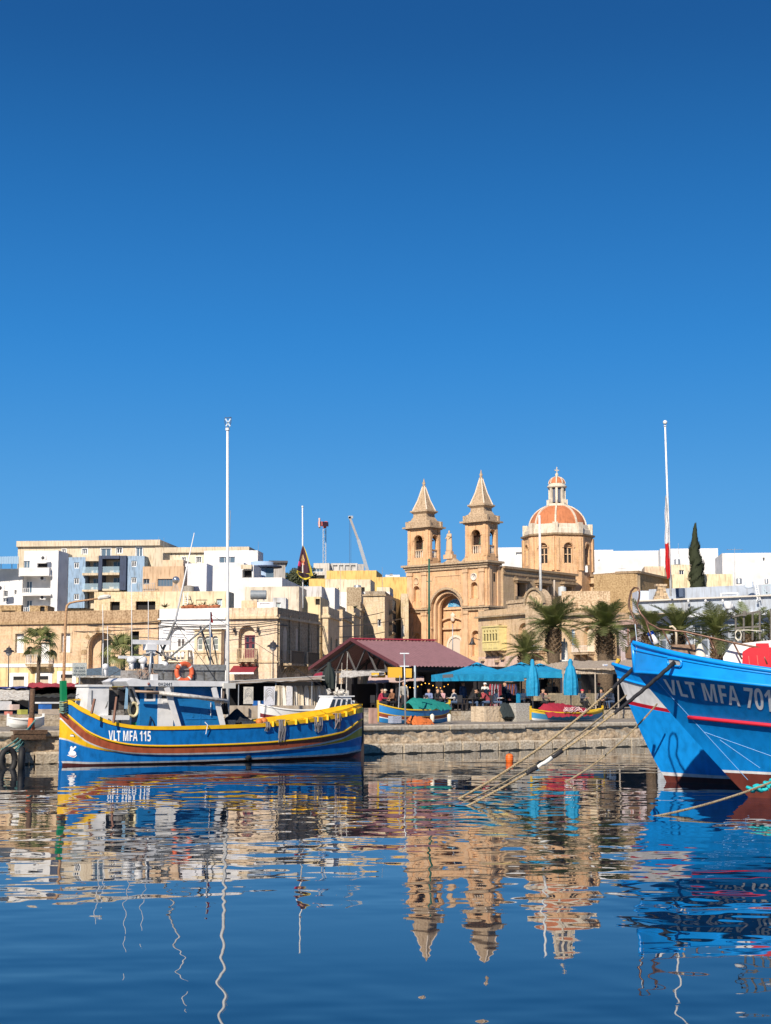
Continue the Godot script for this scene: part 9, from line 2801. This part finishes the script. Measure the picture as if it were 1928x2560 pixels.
func skin_of(bs:Array,cell:=0.036)->Dictionary:
	var mn:=Vector3(9,9,9);var mx:=-mn
	for b in bs:
		for k in 2:
			var r:float=max(b[2],b[3])+cell*2.0
			mn=mn.min(b[k]-Vector3(r,r,r));mx=mx.max(b[k]+Vector3(r,r,r))
	var n:=Vector3i(((mx-mn)/cell).ceil())+Vector3i(1,1,1)
	var f:=PackedFloat32Array();f.resize(n.x*n.y*n.z);f.fill(1.0)
	var id:=PackedInt32Array();id.resize(f.size())
	var near:=PackedFloat32Array();near.resize(f.size());near.fill(9.0)
	for b in bs:
		var a:Vector3=b[0];var ab:Vector3=b[1]-a
		var l2:float=max(ab.length_squared(),1e-6)
		var r:float=max(b[2],b[3])+cell*2.5
		var lo:=Vector3i(((a.min(b[1])-Vector3(r,r,r)-mn)/cell).floor()).max(Vector3i.ZERO)
		var hi:=Vector3i(((a.max(b[1])+Vector3(r,r,r)-mn)/cell).ceil()).min(n-Vector3i(1,1,1))
		for z in range(lo.z,hi.z+1):
			for y in range(lo.y,hi.y+1):
				for x in range(lo.x,hi.x+1):
					var p:=mn+Vector3(x,y,z)*cell
					var t:=clampf((p-a).dot(ab)/l2,0,1)
					var d:float=(p-a-ab*t).length()-lerpf(b[2],b[3],t)
					var i:=x+n.x*(y+n.y*z)
					var k:=0.03
					var h:float=max(k-absf(d-f[i]),0.0)/k
					f[i]=min(d,f[i])-h*h*k*0.25
					if d<near[i]:
						near[i]=d;id[i]=b[4]
	var vi:=PackedInt32Array();vi.resize(f.size());vi.fill(-1)
	var pos:=PackedVector3Array();var ids:=PackedInt32Array();var idx:=PackedInt32Array()
	var off:=[0,1,n.x,n.x+1,n.x*n.y,n.x*n.y+1,n.x*n.y+n.x,n.x*n.y+n.x+1]
	var edges:=[[0,1],[2,3],[4,5],[6,7],[0,2],[1,3],[4,6],[5,7],[0,4],[1,5],[2,6],[3,7]]
	for z in n.z-1:
		for y in n.y-1:
			for x in n.x-1:
				var i:=x+n.x*(y+n.y*z)
				var m:=0
				for c in 8:
					if f[i+off[c]]<0.0:m+=1
				if m==0 or m==8:continue
				var s:=Vector3.ZERO;var cnt:=0
				for e in edges:
					var d0:=f[i+off[e[0]]];var d1:=f[i+off[e[1]]]
					if (d0<0.0) != (d1<0.0):
						var t:=d0/(d0-d1)
						s+=Vector3(e[0] & 1,(e[0] >> 1) & 1,e[0] >> 2).lerp(Vector3(e[1] & 1,(e[1] >> 1) & 1,e[1] >> 2),t)
						cnt+=1
				vi[i]=pos.size()
				pos.append(mn+(Vector3(x,y,z)+s/cnt)*cell)
				ids.append(id[i] if near[i]<near[i+off[7]] else id[i+off[7]])
	var step:=[1,n.x,n.x*n.y]
	for z in range(1,n.z-1):
		for y in range(1,n.y-1):
			for x in range(1,n.x-1):
				var i:=x+n.x*(y+n.y*z)
				for ax in 3:
					var a:=f[i]<0.0;var b2:=f[i+step[ax]]<0.0
					if a==b2:continue
					var u:int=step[(ax+1) % 3];var v:int=step[(ax+2) % 3]
					var q:=[vi[i],vi[i-u],vi[i-u-v],vi[i-v]]
					if q.min()<0:continue
					if a:idx.append_array(PackedInt32Array([q[0],q[1],q[2],q[0],q[2],q[3]]))
					else:idx.append_array(PackedInt32Array([q[0],q[2],q[1],q[0],q[3],q[2]]))
	return {"pos":pos,"ids":ids,"idx":idx}
var skins:={}
func figure(pose:String,pal:Array,robe:=false)->ArrayMesh:
	var key:=pose+str(robe)
	var j:=joints(pose)
	if not skins.has(key):skins[key]=skin_of(bones(j,robe))
	var s:Dictionary=skins[key]
	var g:=G.new().smooth()
	for i in s.idx:
		g.st.set_color(pal[s.ids[i]])
		g.st.add_vertex(s.pos[i])
	g.col(pal[0])
	for side in ["l","r"]:
		var w:Vector3=j["w"+side];var d:Vector3=(w-j["e"+side]).normalized()
		var ac:=d.cross(Vector3.UP).normalized() if absf(d.y)<0.9 else Vector3(0,0,1)
		var curl:=Vector3(0,-0.35,0) if absf(d.y)<0.9 else Vector3(0,0,0.3)
		for k in 4:
			var o:=w+d*0.1+ac*(k-1.5)*0.021
			var l:float=[0.062,0.074,0.07,0.055][k]
			g.tube([o,o+d*l*0.55,o+(d+curl).normalized()*l],0.0095,0.008,5)
		var t:=w+d*0.05+ac*0.035*(1.0 if side=="l" else -1.0)
		g.tube([t,t+(d+ac*(0.9 if side=="l" else -0.9)).normalized()*0.05],0.011,0.009,5)
	g.col(Color(0.03,0.02,0.02) if not robe else pal[0])
	for e in [-0.033,0.033]:g.ball(j.head+Vector3(e,0.012,0.094),0.011,6)
	g.col(pal[0].darkened(0.4))
	g.boxc(j.head+Vector3(0,-0.055,0.096),Vector3(0.045,0.01,0.012))
	return g.mesh()
const SKIN:=Color(0.5,0.28,0.18)
func person(label:String,pose:String,where:Vector3,face:float,top:Color,legs:Color,hair:=Color(0.03,0.02,0.015),cap:=Color(0,0,0,0),group:="")->Node3D:
	var t:=thing("person",label,"person",where,deg_to_rad(face),group)
	var g:=figure(pose,[SKIN,top,legs,hair,Color(0.04,0.035,0.03)])
	put("body",g,vmat(0.85),t)
	if cap.a>0.0:
		var j:=joints(pose)
		var c:=G.new().smooth()
		c.lathe([Vector2(0.112,0.0),Vector2(0.108,0.05),Vector2(0.07,0.1),Vector2(0,0.115)],12,j.head+Vector3(0,0.03,-0.012))
		c.box(Vector3(-0.075,0.03,0.08),Vector3(0.075,0.042,0.17),Transform3D(Basis(),j.head))
		part("cap",c,mt(Color(cap.r,cap.g,cap.b),0.8),t)
	return t
